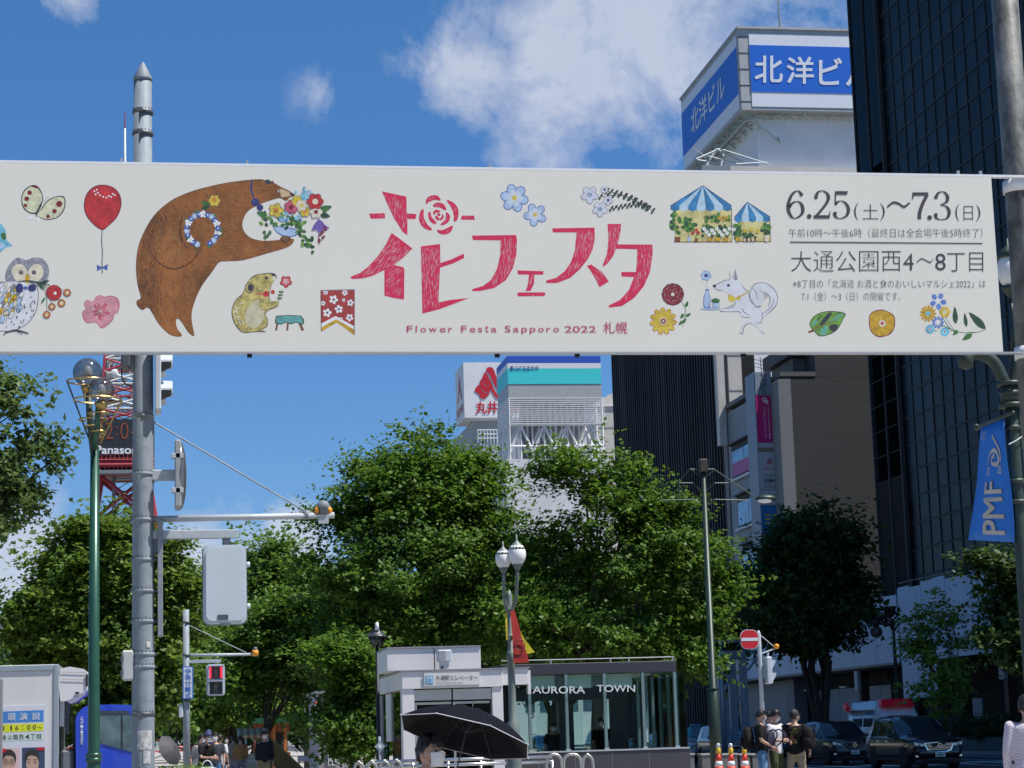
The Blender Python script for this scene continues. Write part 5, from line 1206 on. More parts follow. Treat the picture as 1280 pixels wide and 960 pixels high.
# ---- second signal pole across the road
P = Loc(52.0)
c = P(233, 860); x3 = c.x
t = thing('far_signal_pole', 'slim grey signal pole with thin arms across the road at left', 'pole', (x3, 52, .13))
q = MB(); q.lathe([(.09, 0), (.075, P(0, 764).z-.13-.05), (.03, P(233, 763).z-.13)], (x3, 52, .13), 16); q.build('pole', steel, t)
tb('long_arm', [(x3-.12, 52, P(233, 819).z), (P(316, 818).x, 52, P(316, 818).z)], .035, steel_l, t, 8)
bx('short_arm', (x3, 51.96, P(233, 829).z), (P(276, 829).x, 52.04, P(233, 825).z), steel_l, t)
tb('tie_wire', [(x3, 52, P(233, 780).z), (P(308, 816).x, 52, P(308, 816).z)], .012, steel, t, 5)
for py in (778, 819, 876): MB().lathe([(.08, -.03), (.095, -.03), (.095, .03), (.08, .03)], (x3, 52, P(233, py).z), 14).build('clamp_band', bolt, t)
t = thing('amber_detector', 'small amber sensor at the tip of the far signal arm', 'sensor', P(319, 815)); c = P(319, 815)
MB().box((c.x-.08, 51.92, c.z-.1), (c.x+.08, 52.08, c.z+.05), .02).build('body', M('amber_case', (.45, .20, .03), .5), t); MB().sphere((c.x, 51.9, c.z-.03), .075).build('lens', amber, t); MB().sphere((c.x, 52, c.z+.06), .07).build('dome', bolt, t)
t = thing('crossing_sign', 'narrow white sign with vertical blue characters on the slim far pole', 'sign', P(235, 874))
a, b = P(228, 874.5), P(241.5, 833)
bx('sign_plate', (a.x, 51.86, a.z), (b.x, 51.90, b.z), M('sign_blue_border', (.05, .16, .42), .5), t); bx('white_face', (a.x+.03, 51.85, a.z+.03), (b.x-.03, 51.859, b.z-.03), M('sign_face_white', (.62, .66, .72), .5), t)
q = MB(); Surf(Y=51.85).text(q, '歩車分離式', 231, 835, 239, 873, .02, .004, True); q.build('lettering', M('sign_text_blue', (.03, .14, .5), .5), t)
t = thing('walk_signal', 'pedestrian signal facing us with a red lit man above a dark lens', 'traffic light', P(269, 826))
a, b = P(258, 870), P(281, 830)
q = MB(); q.prism(rounded_panel(a.x, a.z, b.x, b.z, 0, 52.1, .08), (0, -.15, 0)); q.build('case', sig_grey, t)
tb('hanger', [(P(269, 830).x, 52, b.z), (P(269, 826).x, 52, P(269, 826).z)], .03, steel, t, 8)
for i, (y0, y1) in enumerate(((833, 848.5), (852, 867.5))):
    za, zb2_ = P(269, y1).z, P(269, y0).z; xa_, xb_ = P(262, 850).x, P(277.5, 850).x
    h = bx('lens', (xa_, 51.935, za), (xb_, 51.948, zb2_), M('lens_dark', (.03, .03, .03), .4) if i else M('lens_red', (.10, .015, .02), .4), t)
    q = MB(); q.box((xa_-.03, 51.80, zb2_), (xb_+.03, 51.947, zb2_+.02)); q.box((xa_-.03, 51.82, za), (xa_-.01, 51.947, zb2_)); q.box((xb_+.01, 51.82, za), (xb_+.03, 51.947, zb2_)); q.build('hood', sig_grey, t)
    xm, zm = (xa_+xb_)/2, (za+zb2_)/2; q = MB()
    q.sphere((xm, 51.93, zm+.10), .03, (1, .2, 1), 8); q.box((xm-.045, 51.925, zm-.03), (xm+.045, 51.934, zm+.07)); q.box((xm-.045, 51.925, zm-.13), (xm-.012, 51.934, zm-.03)); q.box((xm+.012, 51.925, zm-.13), (xm+.045, 51.934, zm-.03))
    q.build('man_symbol', M('walk_man_off', (.12, .12, .10), .5) if i else M('stand_man', (.16, .12, .11), .5), h)
    if i == 0:
        q = MB()
        for s in (-1, 1): q.box((xm+s*.13-.025, 51.925, za+.015), (xm+s*.13+.025, 51.934, zb2_-.015))
        q.build('red_light', M('red_lit', (.5, .02, .04), .4, emit=(1, .03, .08, .8)), h)
t = thing('side_signal_box', 'small pale box on the left of the slim far pole', 'box', P(226, 896)); a, b = P(223.5, 897), P(229, 881)
bx('case', (a.x, 51.9, a.z), (b.x, 52.1, b.z), sig_grey, t, .02); bx('bracket', (b.x, 51.97, a.z+.1), (x3, 52.03, a.z+.16), steel, t)
# two thin arms far down the path
for i, (py, x0, x1) in enumerate(((886, 285, 336), (893.5, 285, 333))):
    Yq = 95+i*6; P = Loc(Yq)
    t = thing('far_signal_post', ('upper' if i == 0 else 'lower')+' of two thin grey signal arms with orange tips above the park stall', 'signal post', (P(x1, py).x, Yq, .13), group='thin signal arms down the path')
    tb('arm', [tuple(P(x0+1, py)), tuple(P(x1, py-.8))], .06, steel_l, t, 6); MB().sphere(tuple(P(x0, py)), .1).build('tip', amber, t)
    tb('post', [(P(x1, py).x, Yq, .13), (P(x1, py-12).x, Yq, P(x1, py-12).z)], .08, dgreen_m, t, 8); tb('tie_wire', [tuple(P(x0+12, py-1)), tuple(P(x1, py-12))], .03, steel, t, 4)
# ---- park lanterns
def lantern(px, py, Y, sz, label):
    P = Loc(Y); c = P(px, py)
    t = thing('park_lantern', label, 'street lamp', (c.x, Y, .13), group='dark lanterns in the park')
    MB().lathe([(.06, 0), (.05, .8), (.035, c.z-.13-.35*sz)], (c.x, Y, .13), 10).build('post', black_m, t)
    MB().lathe([(.10*sz, -.35*sz), (.26*sz, 0)], (c.x, Y, c.z), 6).build('glass_cage', M_glass('lantern_glass', (.35, .36, .36), .4), t)
    MB().lathe([(.34*sz, 0), (.30*sz, .03), (.06*sz, .27*sz), (.04*sz, .38*sz)], (c.x, Y, c.z), 6).build('roof', M('lantern_roof', (.10, .10, .11), .35, .6), t)
    MB().lathe([(.07*sz, .2*sz), (.05*sz, .44*sz), (0, .46*sz)], (c.x, Y-.1, c.z), 8).build('finial', white_metal, t)
    q = MB()
    for k in range(6): a = k*math.pi/3; q.tube([(c.x+.10*sz*math.cos(a), Y+.10*sz*math.sin(a), c.z-.35*sz), (c.x+.26*sz*math.cos(a), Y+.26*sz*math.sin(a), c.z)], .012*sz, 4)
    q.build('cage_bar', black_m, t)
lantern(471, 796, 48, .72, 'dark hexagonal park lantern standing left of the lift entrance')
lantern(380.5, 859, 78, .75, 'small dark park lantern further off beside the grey hut')
lantern(412, 838, 96, .7, 'tiny park lantern half hidden by leaves above the grey hut')
# ---- twin globe lamp with flags
P = Loc(40.0); c = P(638, 850); xg = P(637.5, 780).x
t = thing('twin_globe_lamp', 'grey green lamp post with two white acorn globes before the kiosk', 'street lamp', (xg, 40, .13))
lg = M('post_grey_green', (.17, .20, .18), .5, .1, var=.15, scale=5, streak=.25)
z = lambda py: P(638, py).z
q = MB(); q.lathe([(.16, 0), (.15, .5), (.15, z(945)-.13), (.13, z(917)-.13), (.12, z(905)-.13), (.075, z(900)-.13), (.07, z(828)-.13), (.085, z(826)-.13), (.085, z(815)-.13), (.06, z(813)-.13), (.055, z(745)-.13), (.03, z(738)-.13)], (xg, 40, .13), 14); q.build('post', lg, t)
for px, py, r, dx in ((625.5, 700.5, .155, -.35), (641.5, 695.5, .175, -.45)):
    g = P(px, py, dx); o = MB().sphere(tuple(g), r, (1, 1, 1.28), 24).build('globe', white_globe, t)
    MB().lathe([(r*.95, r*.55), (r*.6, r*1.05), (r*.2, r*1.4), (.02, r*1.6), (.01, r*2.2)], tuple(g), 14).build('globe_cap', lg, o)
    MB().lathe([(.04, -r*1.75), (.07, -r*1.4), (r*.6, -r*1.15)], tuple(g), 12).build('globe_cup', lg, o)
    tb('arm', smooth_open([(xg, 40, z(765)), (g.x+(xg-g.x)*.2, 40+dx*.5, z(752)), (g.x, g.y, g.z-r*1.7)], 4), .035, lg, t, 8)
for py in (762, 795): MB().lathe([(.06, -.03), (.09, -.02), (.09, .02), (.06, .03)], (xg, 40, z(py)), 12).build('collar', lg, t)
def flag_poly(name, label, pts, Y, mat, marks=None):
    P = Loc(Y); q = MB(); c = [tuple(P(*p_)) for p_ in pts]
    t = thing(name, label, 'flag', c[0]); q.prism(c, (0, .012, 0)); q.build('cloth', mat, t)
    if marks:
        m_ = MB(); marks(m_, P); m_.build('print', marks.mat, t)
def mk_(q, P):
    c = P(649.5, 806, -.03); q.ring(tuple(c), .10, .008, 'Y', 16, 4); Surf(Y=39.55).text(q, 'Lemo', 645.5, 817.5, 657.5, 823, 0, .02)
mk_.mat = M('flag_dark_print', (.16, .02, .03), .6)
flag_poly('red_flag', 'dark red pennant drooping on the right of the twin globe lamp', [(638, 764), (643, 762), (648.5, 781), (653, 800), (659, 818), (661.5, 828), (642, 829), (641, 800)], 39.6, M('flag_red', (.46, .03, .02), .7, var=.35, scale=1.5), mk_)
flag_poly('yellow_flag', 'yellow pennant showing behind the dark red one', [(643, 775), (647, 782), (655, 798), (668.5, 815.5), (659, 817.5), (650, 814), (643, 808)], 39.8, M('flag_yellow', (.65, .55, .02), .7, var=.15))
flag_poly('yellow_flag', 'narrow yellow pennant edge on the left of the twin globe lamp', [(631, 766), (634, 766), (634.5, 800), (633, 800)], 39.8, M('flag_yellow'))
# ---- tall green lamp with bracket arms
P = Loc(47.0); x5 = P(884, 700).x
t = thing('bracket_street_lamp', 'tall dark green street lamp with angular bracket arms and flat lamp heads', 'street lamp', (x5, 47, .13))
z = lambda py: P(884, py).z
gg = M('bracket_green', (.018, .036, .026), .45, .2, var=.15, streak=.2)
q = MB(); q.lathe([(.14, 0), (.13, z(862)-.13), (.085, z(860)-.13), (.055, z(590)-.13)], (x5, 47, .13), 16); q.build('post', gg, t)
bx('cap_box', (x5-.10, 46.9, z(590)), (x5+.10, 47.1, z(574)), M('cap_brown', (.03, .022, .018), .6), t, .02)
MB().lathe([(.12, -.02), (.15, 0), (.12, .02)], (x5, 47, z(861)), 16).build('collar', gg, t)
k_px = lambda X_, Y_: (750+X_*.344, 430+Y_*.344)
def mirror(pts, s): return [(375+s*(a-375), b) for a, b in pts]
for s in (1, -1):
    for pts in ([(375, 455), (325, 455), (285, 500), (285, 565)], [(375, 487), (330, 455)], [(375, 542), (335, 505), (285, 505)], [(375, 583), (335, 565), (215, 568)]):
        if s == -1 and len(pts) == 4: pts = [(375, 455), (338, 455), (190, 555)]
        q_ = [tuple(P(*k_px(*a))) for a in mirror(pts, s)]; x_off = x5-P(*k_px(375, 500)).x
        tb('bracket_arm', [(a[0]+x_off, a[1], a[2]) for a in q_], .014, gg, t, 6)
    c = P(*k_px(375+(-s)*226, 562)); c.x += x5-P(*k_px(375, 500)).x
    
    if s == 1: MB().sphere((c.x, 47, c.z), .05, (1, 1, 1), 8).build('arm_end', gg, t); continue
    MB().sphere((c.x, 47, c.z), .26, (1, .6, .38), 16).build('lamp_head', gg, t); MB().sphere((c.x-.03, 46.97, c.z-.04), .2, (1, .6, .35), 12).build('lamp_glass', white_globe, t)
# ---- no entry sign pole
P = Loc(46.0); x6 = P(951, 850).x; z = lambda py: P(951, py).z
t = thing('slim_signal_post', 'slim grey signal post standing behind the young people', 'pole', (x6, 46, .13))
q = MB(); q.lathe([(.055, 0), (.05, z(792)-.13), (.02, z(788)-.13)], (x6, 46, .13), 12); q.build('post', steel_l, t)
tb('arm', [(x6, 46, z(818)), tuple(P(968, 811))], .02, steel_l, t, 6); tb('tie_wire', [(x6, 46, z(792)), tuple(P(967, 808))], .01, steel_l, t, 5)
t = thing('no_entry_sign', 'red no entry sign with a white bar on the slim signal post', 'road sign', P(935.5, 812)); c = P(935.3, 799.5)
def sq(r, rr): return rounded_panel(c.x-r, c.z-r*1.03, c.x+r, c.z+r*1.03, 0, 0, rr)
def shift(pts, y): return [(p_[0], y, p_[2]) for p_ in pts]
for nm, r, y, mm in (('rim', .212, 45.90, M('sign_face_white')), ('red_face', .200, 45.893, M('no_entry_red', (.50, .012, .02), .4, var=.03))):
    q = MB(); q.prism(shift(sq(r, r*.72), y), (0, -.006, 0)); q.build(nm, mm, t)
bx('white_bar', (c.x-.19, 45.882, c.z-.035), (c.x+.19, 45.8865, c.z+.035), M('sign_face_white'), t); tb('bracket', [(c.x, 45.92, c.z), (x6, 46, c.z)], .02, steel_l, t, 6); tb('bracket', [(c.x, 45.92, c.z+.06), (x6, 46, c.z+.06)], .015, steel_l, t, 6)
t = thing('amber_side_lamp', 'small amber sensor on the slim post right of the no entry sign', 'sensor', P(970, 811)); c = P(970, 808)
MB().box((c.x-.06, 45.95, c.z-.05), (c.x+.06, 46.05, c.z+.04), .02).build('body', M('amber_case'), t); MB().sphere((c.x, 45.95, c.z), .06).build('lens', amber, t)
t = thing('side_view_signal', 'pale grey pedestrian signal seen side on at the slim post', 'traffic light', P(961, 855)); a, b = P(957.5, 855), P(962.5, 821)
bx('body', (a.x, 45.85, a.z), (b.x, 46.15, b.z), sig_grey, t, .02)
for y0, y1 in ((825, 836), (841, 852)):
    q = MB(); q.prism([(b.x, 45.87, P(960, y1).z), (b.x, 45.87, P(960, y0).z), (P(966.5, 800).x, 45.87, P(960, y0).z-.01), (P(965, 800).x, 45.87, P(960, (y0+y1)/2).z)], (0, .26, 0)); q.build('hood', sig_grey, t)
bx('bracket', (x6, 45.98, P(960, 832).z), (a.x, 46.02, P(960, 829).z), steel_l, t); tb('hanger', [tuple(P(959.5, 821)), tuple(P(959.5, 816))], .03, steel_l, t, 6)

# ================================================================ LIFT ENTRANCE AND KIOSK
wp = M('enamel_panel', (.66, .64, .64), .35, var=.03, scale=1.2, streak=.05); wp2 = M('enamel_seam', (.2, .2, .2), .6)
dk_glass = M_glass('kiosk_glass', (.84, .92, .90), .10)
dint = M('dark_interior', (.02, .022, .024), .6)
YE = 45.0; P = Loc(YE); z = lambda py, px=560: at(px, py, Y=YE).z; x = lambda px, py=860: at(px, py, Y=YE).x
xe0, xe1, xe2 = x(502.5), x(628.5), x(661)
t = thing('lift_entrance', 'white panelled lift entrance building with a steel door front', 'building', (xe0, YE, .13))
yb_ = at(473, 880, X=xe0).y
def panelbox(nm, a, b): return bx(nm, a, b, wp, t, .006)
# posts and fascia
panelbox('front_post', (xe0, YE, .13), (x(517.5), YE+.35, z(860)-.004)); panelbox('front_post', (x(615), YE, .13), (xe1-.002, YE+.35, z(860)-.004))
panelbox('fascia_panel', (xe0, YE-.03, z(860)), (xe1, YE+.35, z(838.5)))
panelbox('fascia_panel', (xe1+.008, YE+.05, z(858)), (xe2, YE+.35, z(837.5))); bx('fascia_end', (xe2+.002, YE+.08, z(870)), (xe2+.06, YE+.3, z(840)), wp, t)
panelbox('side_fascia', (xe0-.0, YE+.36, z(860)), (xe0+.2, yb_, z(838.5)))
bx('roof_edge', (xe0-.03, YE-.06, z(838.5)+.002), (xe1+.02, yb_, z(836.5)), M('roof_lead', (.25, .25, .27), .5), t)
bx('roof_edge', (xe1+.03, YE+.02, z(837.5)+.002), (xe2+.04, YE+3, z(836)), M('roof_lead'), t)
# upper machine box
xu0, xu1 = at(484, 830, Y=YE+.5).x, at(601, 830, Y=YE+.5).x; xm = at(543, 830, Y=YE+.5).x
yu = at(472, 830, X=xu0).y; zu = at(540, 810, Y=YE+.5).z
bx('upper_panel', (xu0, YE+.5, z(836)), (xm-.012, yu, zu), wp, t, .006); bx('upper_panel', (xm+.012, YE+.5, z(836)), (xu1, yu, zu), wp, t, .006); bx('panel_seam', (xm-.012, YE+.53, z(836)), (xm+.012, yu-.1, zu-.01), wp2, t)
bx('upper_cap', (xu0-.01, YE+.47, zu+.002), (xu1+.01, yu+.02, zu+.035), M('roof_lead'), t)
# steel lintels, door
bs = M('brushed_steel', (.50, .48, .45), .28, .75, var=.10, scale=2, stretch=(.3, 1, 6))
bx('steel_lintel', (x(517.8), YE+.06, z(875)), (x(564.5), YE+.2, z(861.5)), bs, t); bx('steel_lintel', (x(566.5), YE+.06, z(875)), (x(614.6), YE+.2, z(861.5)), bs, t)
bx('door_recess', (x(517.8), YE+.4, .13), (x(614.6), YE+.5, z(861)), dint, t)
for k in range(2):
    a, b = x(519+k*48), x(565+k*48); d = bx('door', (a, YE+.2, .2), (b, YE+.24, z(877)), M_glass('door_glass', (.35, .38, .38), .2), t)
    bx('door_frame', (a, YE+.18, z(880)), (b, YE+.26, z(877)), bs, d); bx('door_frame', (a, YE+.18, .2), (a+.05, YE+.26, z(880)-.002), bs, d)
# left side glazing
for k, (p0_, p1_) in enumerate(((475, 481), (487, 500))):
    ya_, yb2 = at(p1_, 880, X=xe0).y, at(p0_, 880, X=xe0).y; bx('side_glass', (xe0+.05, ya_, .5), (xe0+.08, yb2, z(862)), M_glass('side_dark_glass', (.2, .24, .22), .3), t)
ya_, yb2 = at(487, 880, X=xe0).y, at(481, 880, X=xe0).y
panelbox('side_post', (xe0+.02, ya_, z(925)), (xe0+.15, yb2, z(862)))
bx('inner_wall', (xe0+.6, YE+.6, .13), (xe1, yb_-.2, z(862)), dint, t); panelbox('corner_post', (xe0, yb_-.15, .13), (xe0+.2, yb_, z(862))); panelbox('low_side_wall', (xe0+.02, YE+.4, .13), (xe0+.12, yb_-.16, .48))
# sign
SE = Surf(Y=YE-.07); a, b = x(530), x(599.5)
s_ = bx('sign_panel', (a, YE-.07, z(856.5)), (b, YE-.035, z(841)), M('sign_panel_cream', (.62, .61, .58), .5, var=.02), t)
q = MB(); SE.text(q, '大通駅エレベーター', 544.5, 844, 597, 850.5, .002, .006); q.build('lettering', ink, s_)
q = MB(); SE.text(q, 'Odori Station Elevator', 544.5, 851.8, 579, 855, -.004, .006); q.build('small_lettering', M('grey_ink', (.2, .2, .2), .6), s_)
q = MB(); SE.poly(q, [(531.5, 844.5), (541.5, 844.5), (541.5, 855.5), (531.5, 855.5)], .004); q.build('lift_pictogram', M('pict_blue', (.10, .32, .55), .5), s_)
q = MB(); SE.poly(q, [(532.6, 846), (540.4, 846), (540.4, 854), (532.6, 854)], .008); q.build('pictogram_field', M('sign_face_white'), s_)
q = MB()
for xx2 in (534.3, 536.5, 538.7): SE.poly(q, [(xx2-.8, 848.4), (xx2+.8, 848.4), (xx2+.8, 853), (xx2-.8, 853)], .011); SE.poly(q, [(xx2-.6, 846.8), (xx2+.6, 846.8), (xx2+.6, 848.0), (xx2-.6, 848.0)], .011)
q.build('pictogram_people', M('pict_blue'), s_)
t = thing('roof_camera', 'white camera housing standing on the front edge of the lift roof', 'camera', P(556, 838)); a, b = P(548, 827), P(564.5, 812)
bx('housing', (a.x, YE-.0, a.z), (b.x, YE+.35, b.z), sig_grey, t, .02); bx('front_glass', (a.x+.02, YE-.012, a.z+.02), (a.x+.16, YE-.001, b.z-.02), M('lens_grey', (.3, .31, .32), .3), t)
bx('stand', (P(551, 838).x, YE+.05, P(551, 838).z), (P(562, 838).x, YE+.25, a.z-.001), wp, t); MB().sphere(tuple(P(553, 834)), .03).build('knob', black_m, t)
# ---- glass kiosk
YK = 50.0; z = lambda py, px=750: at(px, py, Y=YK).z; x = lambda px, py=880: at(px, py, Y=YK).x
t = thing('glass_kiosk', 'dark roofed glass kiosk with white metal lettering at an underground mall entrance', 'kiosk', (x(640), YK, .13))
rd = M('kiosk_roof', (.045, .045, .055), .45, .2, var=.05); kb = M('kiosk_base', (.055, .052, .062), .4, var=.06)
zr0, zr1, zg0 = z(842), z(828), z(939)
x0k, x1k, x2k = x(628), x(847), x(858.5)
bx('roof', (x0k, YK-.02, zr0), (x1k, YK+6.5, zr1), rd, t, .01)
bx('base_wall', (x0k, YK-.12, .13), (x2k, YK+.05, zg0-.003), kb, t, .01)
for k in range(4): bx('base_joint', (x0k+.9*k+.8, YK-.123, .2), (x0k+.9*k+.81, YK-.1195, zg0-.05), M('enamel_seam'), t)
bx('sill', (x0k, YK-.14, zg0), (x2k, YK+.07, zg0+.035), steel_l, t)
tb('roof_rail', [(x0k, YK, zr1+.09), (x1k-.05, YK, zr1+.09)], .012, steel_l, t, 6)
for px in (690, 765, 788, 843): q = x(px); tb('rail_post', [(q, YK, zr1-.01), (q, YK, zr1+.11)], .018, steel_l, t, 6)
posts = (640, 661.5, 707.5, 755.5, 803.5, 843.5)
fm_ = M('teal_grey_frame', (.17, .25, .25), .35, .3, var=.06)
for px in posts: bx('glazing_post', (x(px)-.035, YK-.1, zg0+.036), (x(px)+.035, YK+.02, zr0-.004), fm_, t); 
for px in posts[1:]: bx('post_foot', (x(px)-.055, YK-.13, zg0+.036), (x(px)+.055, YK-.101, zg0+.075), steel_l, t)
px_ = posts+(857.5,)
for a, b in zip(px_[:-1], px_[1:]): bx('glass_pane', (x(a)+.04, YK-.05, zg0+.04), (x(b)-.04, YK-.035, zr0-.005), dk_glass, t)
for a, b in zip(px_[:-2], px_[1:-1]): bx('rear_pane', (x(a)+.04, YK+4.4, .3), (x(b)+.3, YK+4.42, zr0-.005), dk_glass, t)
bx('end_glass', (x(857)-.01, YK-.03, zg0+.04), (x(857)+.005, YK+3.5, zr0-.05), dk_glass, t)
for k in range(3): bx('end_frame', (x(857)-.02, YK+.9+k*.9, zg0), (x(857)+.03, YK+.96+k*.9, zr0-.03), fm_, t)
# inner soffit band and dark band with letters
ib = M('soffit_green', (.66, .76, .68), .5, var=.04)
for a, b in ((664, 696.5), (709, 742.5), (758, 794)): bx('soffit_panel', (x(a), YK+.25, z(859)), (x(b), YK+.3, z(842.5)), ib, t)
for a, b in ((697, 708), (743.5, 757)): bx('soffit_bracket', (x(a), YK+.28, z(857)), (x(b), YK+.34, z(843)), M('bracket_grey', (.22, .25, .24), .5), t)
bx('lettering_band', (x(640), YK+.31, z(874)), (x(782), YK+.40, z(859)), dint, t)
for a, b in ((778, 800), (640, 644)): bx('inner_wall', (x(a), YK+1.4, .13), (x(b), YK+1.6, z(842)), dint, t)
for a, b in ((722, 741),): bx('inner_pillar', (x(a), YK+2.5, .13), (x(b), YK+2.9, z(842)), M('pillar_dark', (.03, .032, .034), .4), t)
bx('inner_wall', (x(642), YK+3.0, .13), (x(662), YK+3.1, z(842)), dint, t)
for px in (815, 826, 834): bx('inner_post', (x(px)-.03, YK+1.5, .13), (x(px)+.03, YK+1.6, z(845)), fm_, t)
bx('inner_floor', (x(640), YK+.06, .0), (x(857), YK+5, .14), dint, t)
SK = Surf(Y=YK-.13); q = MB()
SK.text(q, 'AURORA', 665.5, 857.8, 731, 867, .012, .03); SK.text(q, 'TOWN', 745.5, 856.2, 793.5, 865, .012, .03)
q.build('lettering', M('steel_letter', (.72, .74, .74), .35, .1), t)
bx('glass_notice', (x(810), YK+.6, z(930)), (x(816), YK+.62, z(900)), M('sign_face_white'), t)
# ---- railings
ss = M('stainless', (.60, .60, .60), .2, .85, var=.05)
def rack(px0, px1, py, Y, label, tall=True):
    a, b = at(px0, py, Y=Y), at(px1, py, Y=Y); zt_ = a.z
    t = thing('bike_rail', label, 'railing', (a.x, Y, .13), group='looped steel rails before the kiosk')
    r = .1
    tb('loop', smooth_open([(a.x, Y, .13), (a.x, Y, zt_-.25), (a.x+.03, Y, zt_-.06), (a.x+.12, Y, zt_), ((a.x+b.x)/2, Y, zt_+.0), (b.x-.12, Y, zt_), (b.x-.03, Y, zt_-.06), (b.x, Y, zt_-.25), (b.x, Y, .13)], 3), .03, M('rail_steel', (.42, .42, .38), .35, .6), t, 8)
lb = 'looped steel rail before the kiosk, '
for i, (a, b, w_) in enumerate(((682.5, 702, 'just right of the twin globe lamp'), (704, 726, 'in the middle of the three right ones'), (728, 741, 'rightmost of all the loops'))): rack(a, b, 943.5+i*.1, 41.5, lb+w_)
for i, (a, b, w_) in enumerate(((442, 455, 'leftmost of all the loops'), (458, 471, 'second from the left end'), (474, 487, 'third from the left end'), (489, 502, 'close to the woman on her left'))): rack(a, b, 953-i*.8, 41.0, lb+w_)
P = Loc(41.2)
t = thing('handrail', 'bright stainless handrail running behind the woman with the umbrella', 'railing', P(516, 955))
for py in (951.2, 957.5): tb('rail', [tuple(P(470, py+1.2)), tuple(P(690, py-5.5))], .035, ss, t, 10)
for px in (516, 560, 601, 690): tb('rail_post', [(P(px, 950).x, 41.2, .13), (P(px, 950).x, 41.2, P(px, 950).z)], .03, ss, t, 8)
for a, b in ((518, 536), (562, 599), (603, 634)): MB().box((P(a, 960).x, 41.22, .2), (P(b, 960).x, 41.24, P(a, 960).z-.05)).build('rail_panel', M('rail_panel_pale', (.45, .44, .42), .4), t)
# ---- diamond sign post left of lift
P = Loc(43); c = P(474.5, 933)
t = thing('diamond_marker', 'small grey diamond marker on a short post left of the lift entrance', 'sign', (c.x, 43, .13))
tb('post', [(c.x, 43, .13), (c.x, 43, c.z+.2)], .025, steel, t, 8); q = MB(); q.prism([(c.x-.11, 42.96, c.z), (c.x, 42.96, c.z-.11), (c.x+.11, 42.96, c.z), (c.x, 42.96, c.z+.11)], (0, -.015, 0)); q.build('diamond', M('diamond_grey', (.25, .32, .32), .4), t)
q = MB(); q.prism([(c.x-.05, 42.94, c.z), (c.x, 42.94, c.z-.05), (c.x+.05, 42.94, c.z), (c.x, 42.94, c.z+.05)], (0, -.003, 0)); q.build('inner_diamond', M('sign_face_white'), t)

# ================================================================ RIGHT SIDE: hoarding, portal, planter
XHd = 38.6
hp = M('hoarding_sheet', (.38, .48, .62), .5, var=.07, scale=.5, streak=.10); hj = M('hoarding_post', (.12, .13, .15), .5)  # white sheets; blue of the skylit shade put into their colour
t = thing('upper_hoarding', 'high white sheet hoarding wrapped round the building site under the dark tower', 'hoarding', (XHd, 95, 4.8))
ya_, yb2 = at(912, 800, X=XHd).y, at(1122, 780, X=XHd).y
n = int((ya_-yb2)/1.9); 
for i in range(n):
    y0 = yb2+(ya_-yb2)*i/n; y1 = yb2+(ya_-yb2)*(i+1)/n; f = (i+.5)/n
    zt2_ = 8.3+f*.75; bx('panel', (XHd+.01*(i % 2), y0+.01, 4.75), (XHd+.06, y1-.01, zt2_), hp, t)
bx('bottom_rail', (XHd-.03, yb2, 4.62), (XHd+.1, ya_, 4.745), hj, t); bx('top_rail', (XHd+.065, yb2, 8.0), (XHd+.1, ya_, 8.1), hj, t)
t = thing('near_hoarding', 'nearer white hoarding bay with scaffold tubes poking over its top', 'hoarding', (XHd-.8, 90, 4.8))
Xn = XHd-.9; yc_ = at(1124, 780, X=Xn).y; yd_ = at(1330, 780, X=Xn).y
n = 12
for i in range(n):
    y0 = yd_+(yc_-yd_)*i/n; y1 = yd_+(yc_-yd_)*(i+1)/n
    lo = at(1150, 872, X=Xn).z if y0 > at(1185, 830, X=Xn).y else 4.6
    zz = 8.5+.12*math.sin(i*1.7)
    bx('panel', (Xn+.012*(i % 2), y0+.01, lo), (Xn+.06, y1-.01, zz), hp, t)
    tb('scaffold_tube', [(Xn+.15, y0, lo), (Xn+.15, y0, zz+.35)], .03, hj, t, 6)
bx('end_panel', (Xn+.002, yc_, 4.6), (XHd+.2, yc_+.05, 8.4), hp, t)
tb('top_tube', [(Xn+.12, yd_, 8.75), (Xn+.12, yc_, 8.72)], .03, hj, t, 6)
t = thing('lower_hoarding', 'set back pale sheet wall at street level behind the parked cars', 'hoarding', (41, 100, .13))
Xl2 = 40.8; ya2, yb3 = at(962, 880, X=Xl2).y, at(1130, 880, X=Xl2).y; n = 14
for i in range(n):
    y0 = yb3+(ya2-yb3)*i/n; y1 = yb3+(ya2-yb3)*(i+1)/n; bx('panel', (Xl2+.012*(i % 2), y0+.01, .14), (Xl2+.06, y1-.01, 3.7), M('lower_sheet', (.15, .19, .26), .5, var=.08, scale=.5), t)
bx('poster', (Xl2-.02, at(1017.5, 890, X=Xl2).y, at(1014, 897, X=Xl2).z), (Xl2-.001, at(1011, 890, X=Xl2).y, at(1014, 880, X=Xl2).z), M('dark_poster', (.03, .02, .03), .5), t)
for px, py in ((975, 861), (1010, 863), (1055, 859)):
    a, b = at(px-4, py, X=Xl2-.4), at(px+4, py, X=Xl2-.4); bx('strip_light', (Xl2-.5, b.y, a.z-.04), (Xl2-.3, a.y, a.z+.04), M('strip_white', (.7, .72, .72), .5), t)
t = thing('building_site', 'dark unlit building site between the upper and lower hoardings', 'building', (41.2, 60, .13))
bx('dark_core', (41.2, 56, .13), (56, at(905, 880, X=41).y, 7.9), tower_dark, t); bx('deck', (XHd+.11, 62, 4.5), (41.2, at(905, 880, X=41).y, 4.6), tower_dark, t)
redb = M('red_brown_column', (.06, .02, .015), .6, streak=.3)
